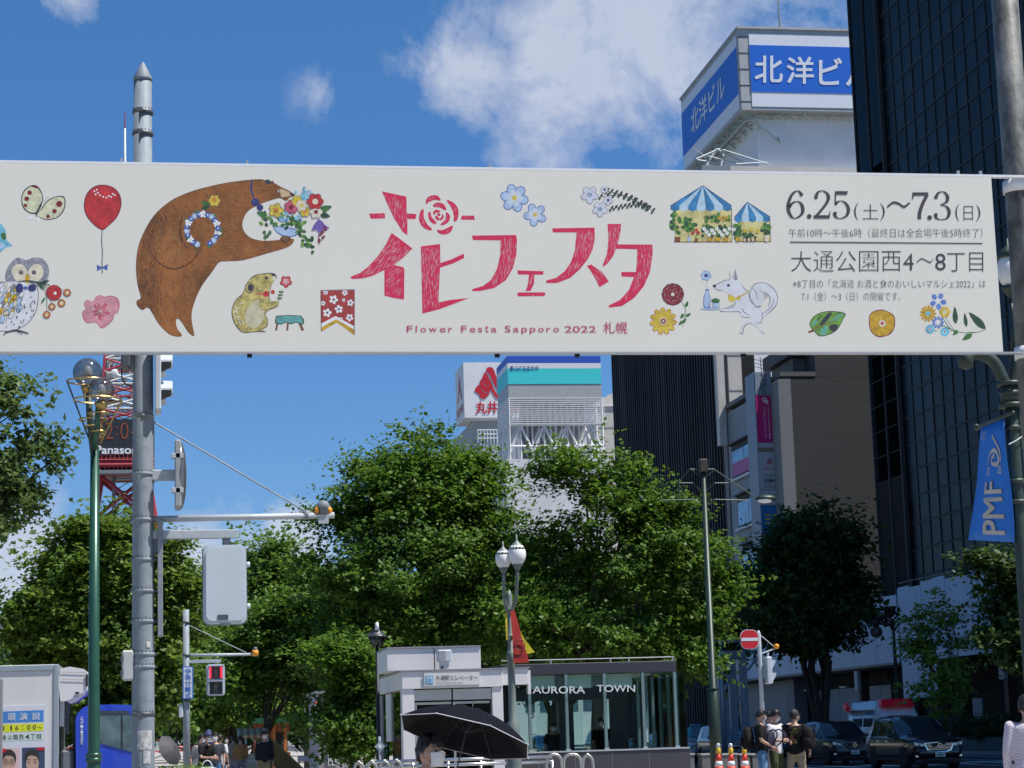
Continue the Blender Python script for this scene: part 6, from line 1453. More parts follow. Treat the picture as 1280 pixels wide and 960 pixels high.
for px, w_ in ((1074, .45), (1257, .5), (1200, .4)):
    y_ = at(px, 850, X=38.9).y; c = bx('column', (38.9, y_-w_/2, .14), (39.4, y_+w_/2, 4.5), redb, t); bx('bracket', (38.7, y_-w_/2-.05, 3.4), (38.9, y_+w_/2+.05, 4.5), M('bracket_pale', (.35, .37, .4), .5), c)
q = MB(); y_ = at(1220, 860, X=39).y; q.box((39.0, y_-.6, .14), (39.1, y_+.6, 2.6)); q.build('site_door', M('lower_sheet'), t)
bx('stair_step', (39.4, 95, .14), (40.6, 95.8, .6), tower_dark, t)
t = thing('green_net_fence', 'yellow green net barrier behind the planter', 'barrier', (37.4, at(1245, 890, X=37.4).y, .13))
for px in (1236, 1252): a = at(px, 905, X=37.8); bx('net_panel', (37.8, a.y-.9, .2), (37.84, a.y+.3, 1.75), M('net_green', (.10, .22, .05), .7, var=.3), t)
# steel portal
YR = 96.0; P = Loc(YR); pb = M('portal_blue_grey', (.42, .52, .64), .45, .1, var=.08, streak=.15)
z = lambda py: P(920, py).z
t = thing('steel_portal', 'blue grey steel portal of twin columns beside the parked cars', 'gantry', (P(925, 900).x, YR, .13))
for a, b, top_ in ((912, 921, 822), (925, 934.5, 822), (898, 903, 822)): bx('column', (P(a, 850).x, YR, .13), (P(b, 850).x, YR+.35, z(top_)), pb, t, .02); bx('column_cap', (P(a-1.2, 850).x, YR-.05, z(822)), (P(b+1.2, 850).x, YR+.4, z(818.5)), pb, t)
bx('beam', (P(897, 815).x, YR-.02, z(818)), (P(949, 815).x, YR+.37, z(813)), pb, t); bx('cross_beam', (P(921.2, 815).x, YR+.05, z(875)), (P(924.8, 815).x, YR+.3, z(869)), pb, t)
for a, b in (((934, 838), (948, 820)), ((903, 830), (911, 850)), ((903, 870), (911, 850))): tb('brace', [tuple(P(*a)), tuple(P(*b))], .07, pb, t, 6)
bx('base_panel', (P(889, 900).x, YR-.3, .13), (P(909.5, 900).x, YR-.2, z(873)), pb, t)
tb('pipe', [tuple(P(895, 801.5, -.5)), tuple(P(920.5, 801.5, -.5))], .11, pb, t, 10); tb('pipe_post', [(P(897, 800).x, YR-.5, .13), tuple(P(897, 801.5, -.5))], .08, pb, t, 8)
bx('cabinet_panel', (P(934, 900).x, YR+2, .13), (P(947, 900).x, YR+2.3, z(893)), black_m, t)
t = thing('yellow_awning', 'dull yellow awning in the shade behind the slim signal post', 'awning', P(945, 875)); a, b = P(936, 877, 4), P(961, 862, 4)
q = MB(); q.prism([(a.x, YR+4, a.z), (a.x, YR+5, b.z), (b.x, YR+5, b.z), (b.x, YR+4, b.z-.25)], (0, 0, -.08)); q.build('cloth', M('awning_yellow', (.22, .16, .02), .7), t); q = MB(); q.box((a.x, YR+3.98, a.z-.3), (b.x, YR+4.0, a.z)); q.build('valance', M('awning_yellow'), t)
# planter
t = thing('stone_planter', 'long grey stone planter wall under the shrubs at the right kerb', 'planter', (36.6, 80, .13))
yp0, yp1 = at(1300, 925, X=36.8).y, at(1185, 915, X=36.8).y
for i in range(14):
    y0 = yp0+(yp1-yp0)*i/14; y1 = yp0+(yp1-yp0)*(i+1)/14; bx('stone', (36.75, y0+.01, .14), (37.1, y1-.01, .75+.01*(i % 2)), M('planter_stone', (.10, .105, .11), .8, var=.2, scale=4), t)
# low blocks
for i, (a, b) in enumerate(((858, 868), (877, 893), (900, 922), (925, 938), (940, 949.5))):
    P = Loc(57); c = P((a+b)/2, 944); t = thing('concrete_block', ['leftmost low concrete block by the silver van', 'low concrete block under the silver van front', 'low concrete block between the cones', 'low concrete block right of the cones', 'low concrete block at the jeans of the backpack wearer'][i], 'barrier block', (c.x, 57, .01), group='low concrete blocks along the road')
    zt_ = c.z; bx('block', (P(a, 950).x, 57, .01), (P(b, 950).x, 57.4, zt_), M('concrete_dark', (.14, .14, .14), .85, var=.2, scale=6), t, .02); bx('cap', (P(a, 950).x-.02, 56.98, zt_+.002), (P(b, 950).x+.02, 57.42, zt_+.05), M('concrete_pale', (.36, .36, .35), .8), t)
# ornamental lamp
P = Loc(86); x7 = P(1117.5, 800).x; om = M('ornate_bronze', (.03, .022, .02), .5, .3)
t = thing('ornate_lantern_post', 'ornate dark lantern post with antler like branches before the white hoarding', 'street lamp', (x7, 86, .13))
MB().lathe([(.14, 0), (.1, 1), (.06, P(0, 770).z if False else P(1117, 775).z-.13)], (x7, 86, .13), 10).build('post', om, t)
q8 = lambda X_, Y_: P(1040+X_/3.69, 700+Y_/3.69)
ox = x7-q8(283, 350).x
for pts in ([(280, 330), (262, 295), (232, 285)], [(280, 300), (250, 270), (240, 250), (225, 262)], [(278, 290), (258, 250)], [(278, 280), (240, 248), (215, 275), (205, 275)], [(284, 330), (300, 300), (314, 292)], [(284, 300), (302, 275), (314, 270)], [(280, 280), (298, 255), (310, 248)], [(275, 250), (310, 246)], [(180, 295), (215, 295), (262, 300)]):
    tb('branch', [(v.x+ox, v.y, v.z) for v in [q8(*a) for a in pts]], .045, om, t, 6)
c = q8(273, 235); c.x += ox; MB().lathe([(.10, -.22), (.22, .15), (.22, .2), (0, .2)], tuple(c), 4).build('cap', om, t)
c = q8(203, 332); c.x += ox; lt = MB().sphere(tuple(c), .26, (1, 1, .9), 8).build('lantern', M('lantern_smoke', (.12, .10, .09), .3, .3, var=.5, scale=8), t); MB().lathe([(.12, .2), (.16, .55), (.02, .56)], tuple(c), 8).build('lantern_cap', om, lt)
for k in range(4): MB().ring(tuple(c), .262, .015, 'X' if k % 2 else 'Y', 16, 4).build('lantern_hoop', om, lt) if k < 2 else None

# ================================================================ PARK STALLS (left)
YC_ = 84.0; P = Loc(YC_)
wood = M('red_cedar', (.30, .07, .02), .6, var=.3, scale=2, stretch=(6, 6, .5)); wood2 = M('tan_wood', (.42, .26, .09), .7, var=.2, scale=2, stretch=(6, 6, .6))
t = thing('wooden_hut', 'red brown wooden hut with a green roof down the park path', 'hut', (P(316, 930).x, YC_, .13))
a, b = P(316.5, 950), P(362, 903)
xs_ = [P(p_, 920).x for p_ in (316.5, 321.5, 327, 332.5, 338, 342)]
for i in range(len(xs_)-1): bx('plank', (xs_[i]+.01, YC_, .14), (xs_[i+1]-.01, YC_+.08, P(0, 0).z if False else b.z-.02), wood, t)
for i, (p0_, p1_) in enumerate(((342.2, 347), (347, 352), (352, 357), (357, 362))): bx('plank', (P(p0_, 900).x+.01, YC_, P(345, 915).z), (P(p1_, 900).x-.01, YC_+.08, b.z-.02), wood, t)
for px in (342, 356): bx('post', (P(px, 900).x-.05, YC_-.05, .14), (P(px, 900).x+.07, YC_-.001, b.z-.02), M('post_orange', (.42, .13, .03), .6), t)
bx('dark_inside', (a.x, YC_+1.6, .14), (b.x, YC_+1.7, b.z-.02), dint, t); bx('counter', (P(357, 900).x, YC_+.2, .14), (P(363, 900).x, YC_+.4, 1.1), wood, t)
rf = bx('roof', (P(312, 900).x, YC_-.5, b.z), (P(366, 900).x, YC_+2.2, P(340, 897.5).z), M('roof_green', (.015, .10, .045), .5, streak=.1), t)
for k in range(12): tb('roof_rib', [(P(313+k*4.6, 900).x, YC_-.505, b.z+.0), (P(313+k*4.6, 900).x, YC_-.505, P(340, 897.5).z)], .012, M('roof_green'), rf, 4)
YS_ = 72.0; P = Loc(YS_)
t = thing('market_stall', 'small park stall with a beige and pink striped awning', 'stall', (P(306, 950).x, YS_, .13))
a, b = P(297, 923), P(336.5, 915)
n = 10
for i in range(n):
    x0_, x1_2 = a.x+(b.x-a.x)*i/n, a.x+(b.x-a.x)*(i+1)/n
    q = MB(); q.prism([(x0_, YS_, a.z), (x0_, YS_-.05, (a.z+b.z)/2), (x0_, YS_+.8, b.z+.15), (x0_, YS_+.8, b.z+.1)], (x1_2-x0_-.002, 0, 0)); q.build('awning_stripe', M('stripe_pink', (.50, .25, .14), .7) if i % 2 else M('stripe_cream', (.70, .56, .34), .7), t)
for px in (307.5, 335): tb('post', [(P(px, 930).x, YS_+.1, .13), (P(px, 930).x, YS_+.1, a.z+.1)], .035, white_metal, t, 8)
bx('counter', (P(309, 950).x, YS_-.3, .14), (P(325.5, 950).x, YS_+.3, P(317, 942).z), M('counter_cream', (.55, .48, .36), .7), t, .02)
bx('shelf', (P(308.5, 950).x, YS_-.34, P(317, 952.5).z), (P(326, 950).x, YS_-.305, P(317, 951).z), M('sign_face_white'), t)
t = thing('wooden_ramp', 'broad tan plywood ramp sloping down to the right beside the stall', 'ramp', (P(340, 960).x, 75, .13)); P = Loc(75)
top_ = [P(316, 923), P(337, 921)]; bot = P(380, 962)
q = MB(); q.prism([tuple(P(318, 924)), tuple(P(336, 921.5)), tuple(P(352, 936)), tuple(P(366, 949)), tuple(P(382, 965)), tuple(P(350, 965)), tuple(P(332, 945))], (0, 1.6, 0)); q.build('deck', wood2, t)
tb('edge_rail', [tuple(P(336, 921)), tuple(P(352, 935.5)), tuple(P(383, 965))], .03, M('tan_light', (.5, .38, .2), .7), t, 6)
P = Loc(66)
t = thing('notice_board', 'blank white notice board standing right of the ramp', 'sign', (P(379, 960).x, 66, .13)); a, b = P(372, 952), P(387, 945)
bx('board', (a.x, 66, a.z), (b.x, 66.04, b.z), M('sign_face_white'), t, .005)
for px in (374, 385): tb('leg', [(P(px, 950).x, 66.05, .13), (P(px, 950).x, 66.05, b.z)], .02, bolt, t, 6)
P = Loc(62)
t = thing('grey_hut', 'small pale grey utility hut with a barred window among the trees', 'hut', (P(398, 950).x, 62, .13)); a, b = P(398.5, 950), P(450, 866)
gh = M('hut_grey', (.32, .31, .34), .6, var=.08, streak=.15)
bx('wall', (a.x, 62, .13), (b.x, 66, b.z), gh, t, .01); bx('roof', (a.x-.08, 61.9, b.z+.001), (b.x, 66.1, b.z+.08), M('roof_lead'), t)
wf = bx('window', (P(409, 950).x, 61.96, P(415, 957).z), (P(421, 950).x, 61.999, P(415, 932).z), M('window_pale', (.3, .33, .38), .2), t)
for k in range(5): tb('window_bar', [(P(410.5+k*2.2, 950).x, 61.94, P(415, 957).z), (P(410.5+k*2.2, 950).x, 61.94, P(415, 932).z)], .012, white_metal, wf, 4)
t = thing('wall_box', 'small grey box with a red top on the left of the grey hut', 'box', P(395, 893)); a, b = P(391.5, 893), P(398, 881)
bx('case', (a.x, 61.8, a.z), (b.x, 62.0, b.z), sig_grey, t, .01); MB().lathe([(.06, 0), (.06, .06), (0, .09)], ((a.x+b.x)/2, 61.9, b.z), 10).build('red_light', M('no_entry_red'), t)
# ================================================================ TREES
bark = M('tree_bark', (.075, .06, .045), .9, var=.35, scale=3, stretch=(3, 3, .6), bump=.8, bscale=20)
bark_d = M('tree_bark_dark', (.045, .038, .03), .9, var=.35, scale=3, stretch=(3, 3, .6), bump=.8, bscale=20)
leaf_elm = M_leaf('leaf_elm', (.026, .068, .008), (.115, .225, .020))
leaf_chest = M_leaf('leaf_chestnut', (.030, .074, .009), (.15, .24, .028))
leaf_far = M_leaf('leaf_far', (.040, .095, .014), (.15, .26, .04))
leaf_dark = M_leaf('leaf_shade', (.014, .037, .009), (.055, .105, .02))  # shaded copy of the leaf greens, shade put into the colour
leaf_edge = M_leaf('leaf_thin', (.035, .075, .02), (.13, .20, .05))
leaf_lime = M_leaf('leaf_lime', (.08, .16, .02), (.20, .32, .05))
def leaf_mesh(name, pos, nor, size, mat, parent, rng, shape='leaf'):
    """thousands of folded leaf blades, one small kite each"""
    n = len(pos)
    nor = nor/np.maximum(np.linalg.norm(nor, axis=1, keepdims=True), 1e-6)
    a = rng.normal(size=(n, 3)); u = a-nor*(a*nor).sum(1, keepdims=True); u /= np.maximum(np.linalg.norm(u, axis=1, keepdims=True), 1e-6)
    v = np.cross(nor, u); s = (size*rng.uniform(.6, 1.35, n))[:, None]
    fold = nor*s*.16; wd = .36 if shape == 'leaf' else .22
    V = np.empty((n, 4, 3)); V[:, 0] = pos-u*s*.5; V[:, 1] = pos+v*s*wd-fold+u*s*.02; V[:, 2] = pos+u*s*.55-fold*.8; V[:, 3] = pos-v*s*wd-fold+u*s*.02
    V = V.reshape(-1, 3); o_ = rloc(parent); V -= np.array([o_.x, o_.y, o_.z])
    me = bpy.data.meshes.new(name); me.vertices.add(n*4); me.vertices.foreach_set('co', V.astype(np.float32).ravel())
    tri = np.arange(n)[:, None]*4+np.array([[0, 1, 2, 0, 2, 3]]); me.loops.add(n*6); me.loops.foreach_set('vertex_index', tri.ravel().astype(np.int32))
    me.polygons.add(n*2); me.polygons.foreach_set('loop_start', (np.arange(n*2)*3).astype(np.int32)); me.polygons.foreach_set('loop_total', np.full(n*2, 3, np.int32))
    me.materials.append(mat); me.update(calc_edges=True); me.validate()
    return link_mesh(name, me, parent)
def tree(name, label, base, ells, nclump, nleaf, lsize, mat, bmat=None, tr=.16, seed=1, group=None, spread=.75, flat=.6, fork=.35, hollow=.45, droop=0, limbs=14, cat='tree', shape='leaf', stems=1, rim=None):
    """ells: crown volumes (cx, cy, cz, rx, ry, rz) in metres from the base"""
    rng = np.random.default_rng(seed); bmat = bmat or bark; bx_, by_, bz_ = base
    t = thing(name, label, cat, tuple(base), group=group)
    E = np.array(ells, float); vol = E[:, 3]*E[:, 4]*E[:, 5]; pr = vol**.75; pr /= pr.sum()
    cl = []
    for k in rng.choice(len(E), nclump, p=pr):
        d = rng.normal(size=3); d /= np.linalg.norm(d); r = hollow+(1.0-hollow)*rng.random()**.6
        cl.append(E[k, :3]+d*E[k, 3:]*r*(1+.10*rng.normal()))
    cl = np.array(cl); cen = (E[:, :3]*pr[:, None]).sum(0)
    # wood
    q = MB(); q.smooth = True; top_z = E[:, 2].max(); zf = fork*top_z
    lim = cl[rng.choice(len(cl), min(limbs, len(cl)), replace=False)]
    for s_ in range(stems):
        ox, oy = (rng.uniform(-.3, .3, 2) if stems > 1 else (0, 0))
        lean = rng.uniform(-.06, .06, 2) if stems == 1 else rng.uniform(-.22, .22, 2)
        fp = Vector((bx_+ox*.3+lean[0]*zf, by_+oy*.3+lean[1]*zf, bz_+zf)); b_ = Vector((bx_+ox*.2, by_+oy*.2, bz_-.05))
        q.tube([b_, b_.lerp(fp, .12), b_.lerp(fp, .5)+Vector((rng.uniform(-.08, .08), 0, 0)), fp], [tr*1.35, tr, tr*.88, tr*.72], 9)
        for l in lim[s_::stems]:
            e = Vector((bx_+l[0], by_+l[1], bz_+l[2])); mid = fp.lerp(e, .45)+Vector((rng.uniform(-.3, .3), rng.uniform(-.3, .3), .35-.3*droop)); h = .25*rng.random()
            st = b_.lerp(fp, 1-h); rr = tr*rng.uniform(.32, .5)
            q.tube([st, st.lerp(mid, .5)+Vector((0, 0, .1)), mid, mid.lerp(e, .6), e], [rr, rr*.8, rr*.62, rr*.4, rr*.12], 6)
            near = cl[np.argsort(((cl-l)**2).sum(1))[1:6]]
            for m_ in near:
                e2 = Vector((bx_+m_[0], by_+m_[1], bz_+m_[2])); q.tube([mid.lerp(e, .55), mid.lerp(e, .55).lerp(e2, .6)+Vector((0, 0, .08)), e2], [rr*.3, rr*.2, rr*.08], 4, False)
    q.build('trunk', bmat, t)
    # foliage: twigs of leaves round every clump
    k = max(3, int(nleaf/len(cl)/14)); pos = []; nor = []
    for c in cl:
        out = (c-cen); out /= max(np.linalg.norm(out), 1e-3); R_ = spread*rng.uniform(.55, 1.25)
        m_ = int(k*rng.uniform(.6, 1.4))+1
        tip = rng.normal(size=(m_, 3))*np.array([R_, R_, R_*flat])+c+out*R_*.3
        tip[:, 2] -= droop*np.abs(rng.normal(size=m_))*R_
        for tp in tip:
            st = c+(tp-c)*.25; f = rng.random(14)[:, None]; pp = st+(tp-st)*f**.7+rng.normal(size=(14, 3))*lsize*.75*np.array([1, 1, .6])
            pos.append(pp); nn = rng.normal(size=(14, 3))*.55+np.array([0, 0, 1.0])*.9+out*.45; nor.append(nn)
    pos = np.concatenate(pos); nor = np.concatenate(nor)
    if rim is not None:
        keep = rim(pos); pos = pos[keep]; nor = nor[keep]
    pos = pos+np.array([bx_, by_, bz_]); keep = pos[:, 2] > bz_+.25; pos = pos[keep]; nor = nor[keep]
    leaf_mesh('crown', pos, nor, lsize, mat, t, rng, shape)
    return t
def crown_px(Y, blobs, base_x, z0=.13, depth=.85):
    """turn outline measurements (centre px, py, half width px, half height px) at distance Y into metre ellipsoids"""
    b = at(base_x, 935, Y=Y); o = []
    for px, py, hw, hh, *dy in blobs:
        c = at(px, py, Y=Y); e = at(px+hw, py, Y=Y); f = at(px, py-hh, Y=Y); dd = dy[0] if dy else 0
        o.append((c.x-b.x, dd, c.z-z0, (e.x-c.x), (e.x-c.x)*depth, f.z-c.z))
    return (b.x, Y, z0), o
# central elms
ba, el = crown_px(70, [(540, 605, 72, 60), (470, 640, 58, 58, -1), (590, 600, 50, 46, 1), (425, 690, 42, 62), (500, 720, 88, 72, -1), (590, 710, 78, 72), (452, 800, 62, 60), (540, 800, 85, 55), (480, 590, 40, 30), (610, 640, 32, 50), (445, 880, 45, 45), (400, 900, 30, 40)], 530)
tree('elm_tree', 'broad dark green tree filling the middle left behind the lift entrance', ba, el, 380, 92000, .155, leaf_elm, tr=.26, seed=11, spread=.66, limbs=22, hollow=.35)
ba, el = crown_px(66, [(700, 585, 38, 30), (775, 610, 48, 40), (730, 590, 30, 26), (700, 700, 60, 45, 1), (790, 690, 70, 60), (845, 720, 60, 65), (740, 790, 85, 50), (850, 800, 55, 48), (660, 790, 45, 48), (880, 740, 28, 38), (630, 760, 30, 40), (820, 660, 40, 40)], 745)
tree('elm_tree', 'looser light green tree over the glass kiosk with white wall showing through', ba, el, 260, 62000, .15, leaf_elm, tr=.22, seed=23, spread=.6, limbs=20, hollow=.35)
ba, el = crown_px(78, [(650, 740, 90, 50), (790, 760, 100, 70), (700, 800, 110, 44), (600, 830, 70, 50), (850, 775, 50, 50)], 690)
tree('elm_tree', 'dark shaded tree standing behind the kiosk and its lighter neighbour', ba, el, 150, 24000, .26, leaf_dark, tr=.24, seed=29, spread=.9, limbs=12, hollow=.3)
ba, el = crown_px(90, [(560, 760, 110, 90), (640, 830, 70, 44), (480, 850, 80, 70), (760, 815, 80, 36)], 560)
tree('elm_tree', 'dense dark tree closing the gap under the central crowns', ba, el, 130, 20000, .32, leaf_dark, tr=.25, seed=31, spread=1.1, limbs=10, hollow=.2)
# chestnut on the left
ba, el = crown_px(57, [(132, 668, 50, 26), (100, 700, 44, 30), (180, 700, 44, 34), (72, 750, 38, 30), (130, 740, 75, 50), (205, 745, 42, 44), (100, 800, 75, 46), (190, 810, 48, 46), (45, 780, 34, 30), (150, 860, 70, 40), (212, 715, 22, 34)], 140)
tree('chestnut_tree', 'layered broad leaved tree behind the thick signal pole at left', ba, el, 340, 86000, .155, leaf_chest, tr=.2, seed=5, spread=.56, flat=.32, droop=.5, limbs=18, hollow=.35)
# overhanging branches at the left edge
b = at(-200, 935, Y=34)
Pq = lambda px, py, hw, hh, dy=0, Y=34, b=b: (at(px, py, Y=Y).x-b.x, dy, at(px, py, Y=Y).z-.13, hw/77, hw/77, hh/77)
tree('edge_tree', 'feathery tree branches reaching in from the left edge above the truck', (b.x, 34, .13), [Pq(-60, 520, 70, 90), Pq(5, 490, 32, 36), Pq(40, 545, 32, 28), Pq(20, 600, 40, 34), Pq(-40, 640, 50, 40), Pq(60, 570, 22, 24), Pq(0, 650, 26, 18), Pq(-150, 450, 100, 120)], 190, 29000, .11, leaf_edge, tr=.17, seed=9, spread=.34, flat=.55, droop=.3, limbs=34, hollow=.3)
# avenue trees down the park, left to right
av = [(95, 330, [(338, 705, 13, 40), (322, 770, 34, 45), (306, 700, 9, 32), (360, 730, 18, 32)], 'tall slim pale green tree whose top shows right of the signal back', leaf_far, 9000, 101),
      (110, 385, [(388, 745, 26, 30), (370, 800, 46, 50)], 'green tree in line just left of the big central tree', leaf_far, 9000, 102),
      (74, 335, [(345, 805, 46, 38), (370, 775, 32, 30), (395, 830, 34, 30), (318, 842, 30, 20)], 'bushy mid green tree behind the far pedestrian signal', leaf_elm, 15000, 103),
      (120, 250, [(250, 800, 36, 44), (285, 835, 42, 46), (230, 850, 36, 36)], 'tree seen between the thick pole and the walk signal', leaf_far, 10000, 104),
      (86, 290, [(285, 850, 40, 36), (300, 880, 22, 20), (250, 880, 30, 26)], 'small bright yellow green tree above the people on the path', leaf_lime, 6000, 105),
      (140, 330, [(330, 840, 70, 70), (280, 870, 60, 45), (380, 860, 50, 60)], 'shaded tree deep in the park above the stall', leaf_dark, 9000, 106),
      (170, 220, [(230, 820, 70, 80), (180, 850, 70, 60)], 'far tree low behind the chestnut', leaf_far, 8000, 107),
      (58, 440, [(440, 870, 26, 40), (450, 910, 28, 36), (425, 825, 30, 26), (432, 905, 16, 26)], 'tree whose low leaves hang over the grey hut', leaf_elm, 9000, 108),
      (150, 90, [(95, 860, 90, 45), (20, 850, 40, 30)], 'low far tree behind the truck cab', leaf_far, 7000, 109),
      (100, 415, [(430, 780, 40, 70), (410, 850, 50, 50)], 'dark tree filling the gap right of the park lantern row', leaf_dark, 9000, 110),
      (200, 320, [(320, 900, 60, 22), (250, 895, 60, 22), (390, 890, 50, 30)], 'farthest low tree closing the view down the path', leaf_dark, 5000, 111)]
for Y, bxp, bl, lab, mt_, nl, sd_ in av:
    ba, el = crown_px(Y, bl, bxp)
    if sd_ in (111, 109): ba = (ba[0]-3, ba[1], ba[2]); el = [(e[0]+3,)+tuple(e[1:]) for e in el]
    tree('park_tree', lab, ba, el, int(70+nl/180), int(nl*1.7), .0026*Y if Y < 150 else .0032*Y, mt_, tr=.16, seed=sd_, spread=.010*Y, limbs=9, hollow=.3, group='trees lining the park')
ba, el = crown_px(260, [(50, 905, 70, 30), (130, 898, 60, 34), (210, 905, 50, 30), (280, 912, 40, 24)], 150)
tree('park_tree', 'far low tree line clump under the television tower', ba, el, 70, 7000, .8, leaf_far, tr=.2, seed=120, spread=2.0, limbs=6, group='trees lining the park')
# street trees on the right, in the tower's shade
ba, el = crown_px(88, [(1015, 660, 38, 32), (1000, 700, 50, 40), (1045, 700, 40, 44), (985, 740, 42, 40), (1040, 755, 42, 38), (1000, 780, 45, 30), (965, 760, 22, 30)], 1030)
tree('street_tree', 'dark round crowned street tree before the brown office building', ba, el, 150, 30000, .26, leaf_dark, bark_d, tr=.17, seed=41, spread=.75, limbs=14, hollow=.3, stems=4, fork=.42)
ba, el = crown_px(76, [(1180, 745, 10, 14), (1165, 775, 30, 20), (1150, 800, 20, 20), (1185, 810, 26, 26), (1175, 850, 30, 26), (1160, 830, 20, 18), (1205, 845, 18, 16), (1180, 880, 16, 14)], 1190)
tree('young_tree', 'young sparse tree with leaves coloured sunlit yellow green before the white hoarding', ba, el, 52, 4200, .18, leaf_lime, bark_d, tr=.07, seed=43, spread=.42, flat=.4, limbs=16, hollow=.3, fork=.3)  # sunlight put into the lime leaf colour; the tower shades this tree
ba, el = crown_px(60, [(1235, 700, 26, 14), (1262, 715, 30, 20), (1240, 745, 30, 16), (1275, 770, 30, 30), (1252, 790, 34, 14), (1290, 720, 40, 40), (1275, 830, 20, 22)], 1300)
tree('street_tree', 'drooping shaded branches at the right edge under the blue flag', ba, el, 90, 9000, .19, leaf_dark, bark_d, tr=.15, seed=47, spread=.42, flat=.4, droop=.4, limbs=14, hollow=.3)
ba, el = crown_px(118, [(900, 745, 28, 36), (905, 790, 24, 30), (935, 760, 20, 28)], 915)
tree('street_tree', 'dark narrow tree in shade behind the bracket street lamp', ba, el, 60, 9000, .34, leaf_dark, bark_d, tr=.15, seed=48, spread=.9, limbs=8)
# shrubs
def shrub(label, px, Y, w_, h, seed, mat=leaf_dark, n=2600, z0=.15, cat='shrub', name='shrub', group=None, ls=.09, x=None):
    c = at(px, 930, Y=Y); x_ = c.x if x is None else x
    return tree(name, label, (x_, Y, z0), [(0, 0, h*.55, w_, w_*.8, h*.5), (w_*.5, .1, h*.45, w_*.6, w_*.6, h*.4), (-w_*.5, -.1, h*.5, w_*.6, w_*.6, h*.42)], 26, n, ls, mat, bark_d, tr=.02, seed=seed, spread=w_*.3, limbs=8, hollow=.4, cat=cat, group=group, fork=.15)
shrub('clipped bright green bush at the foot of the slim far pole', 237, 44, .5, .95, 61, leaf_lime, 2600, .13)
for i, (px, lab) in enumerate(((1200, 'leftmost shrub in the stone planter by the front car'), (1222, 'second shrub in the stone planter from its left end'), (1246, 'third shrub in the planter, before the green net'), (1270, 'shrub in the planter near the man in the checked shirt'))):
    xx_ = 37.6; yy = at(px, 915, X=xx_).y; shrub(lab, px, yy, 1.0, 1.35, 70+i, leaf_dark, 2600, .4, ls=.13, x=xx_, group='shrubs in the stone planter')
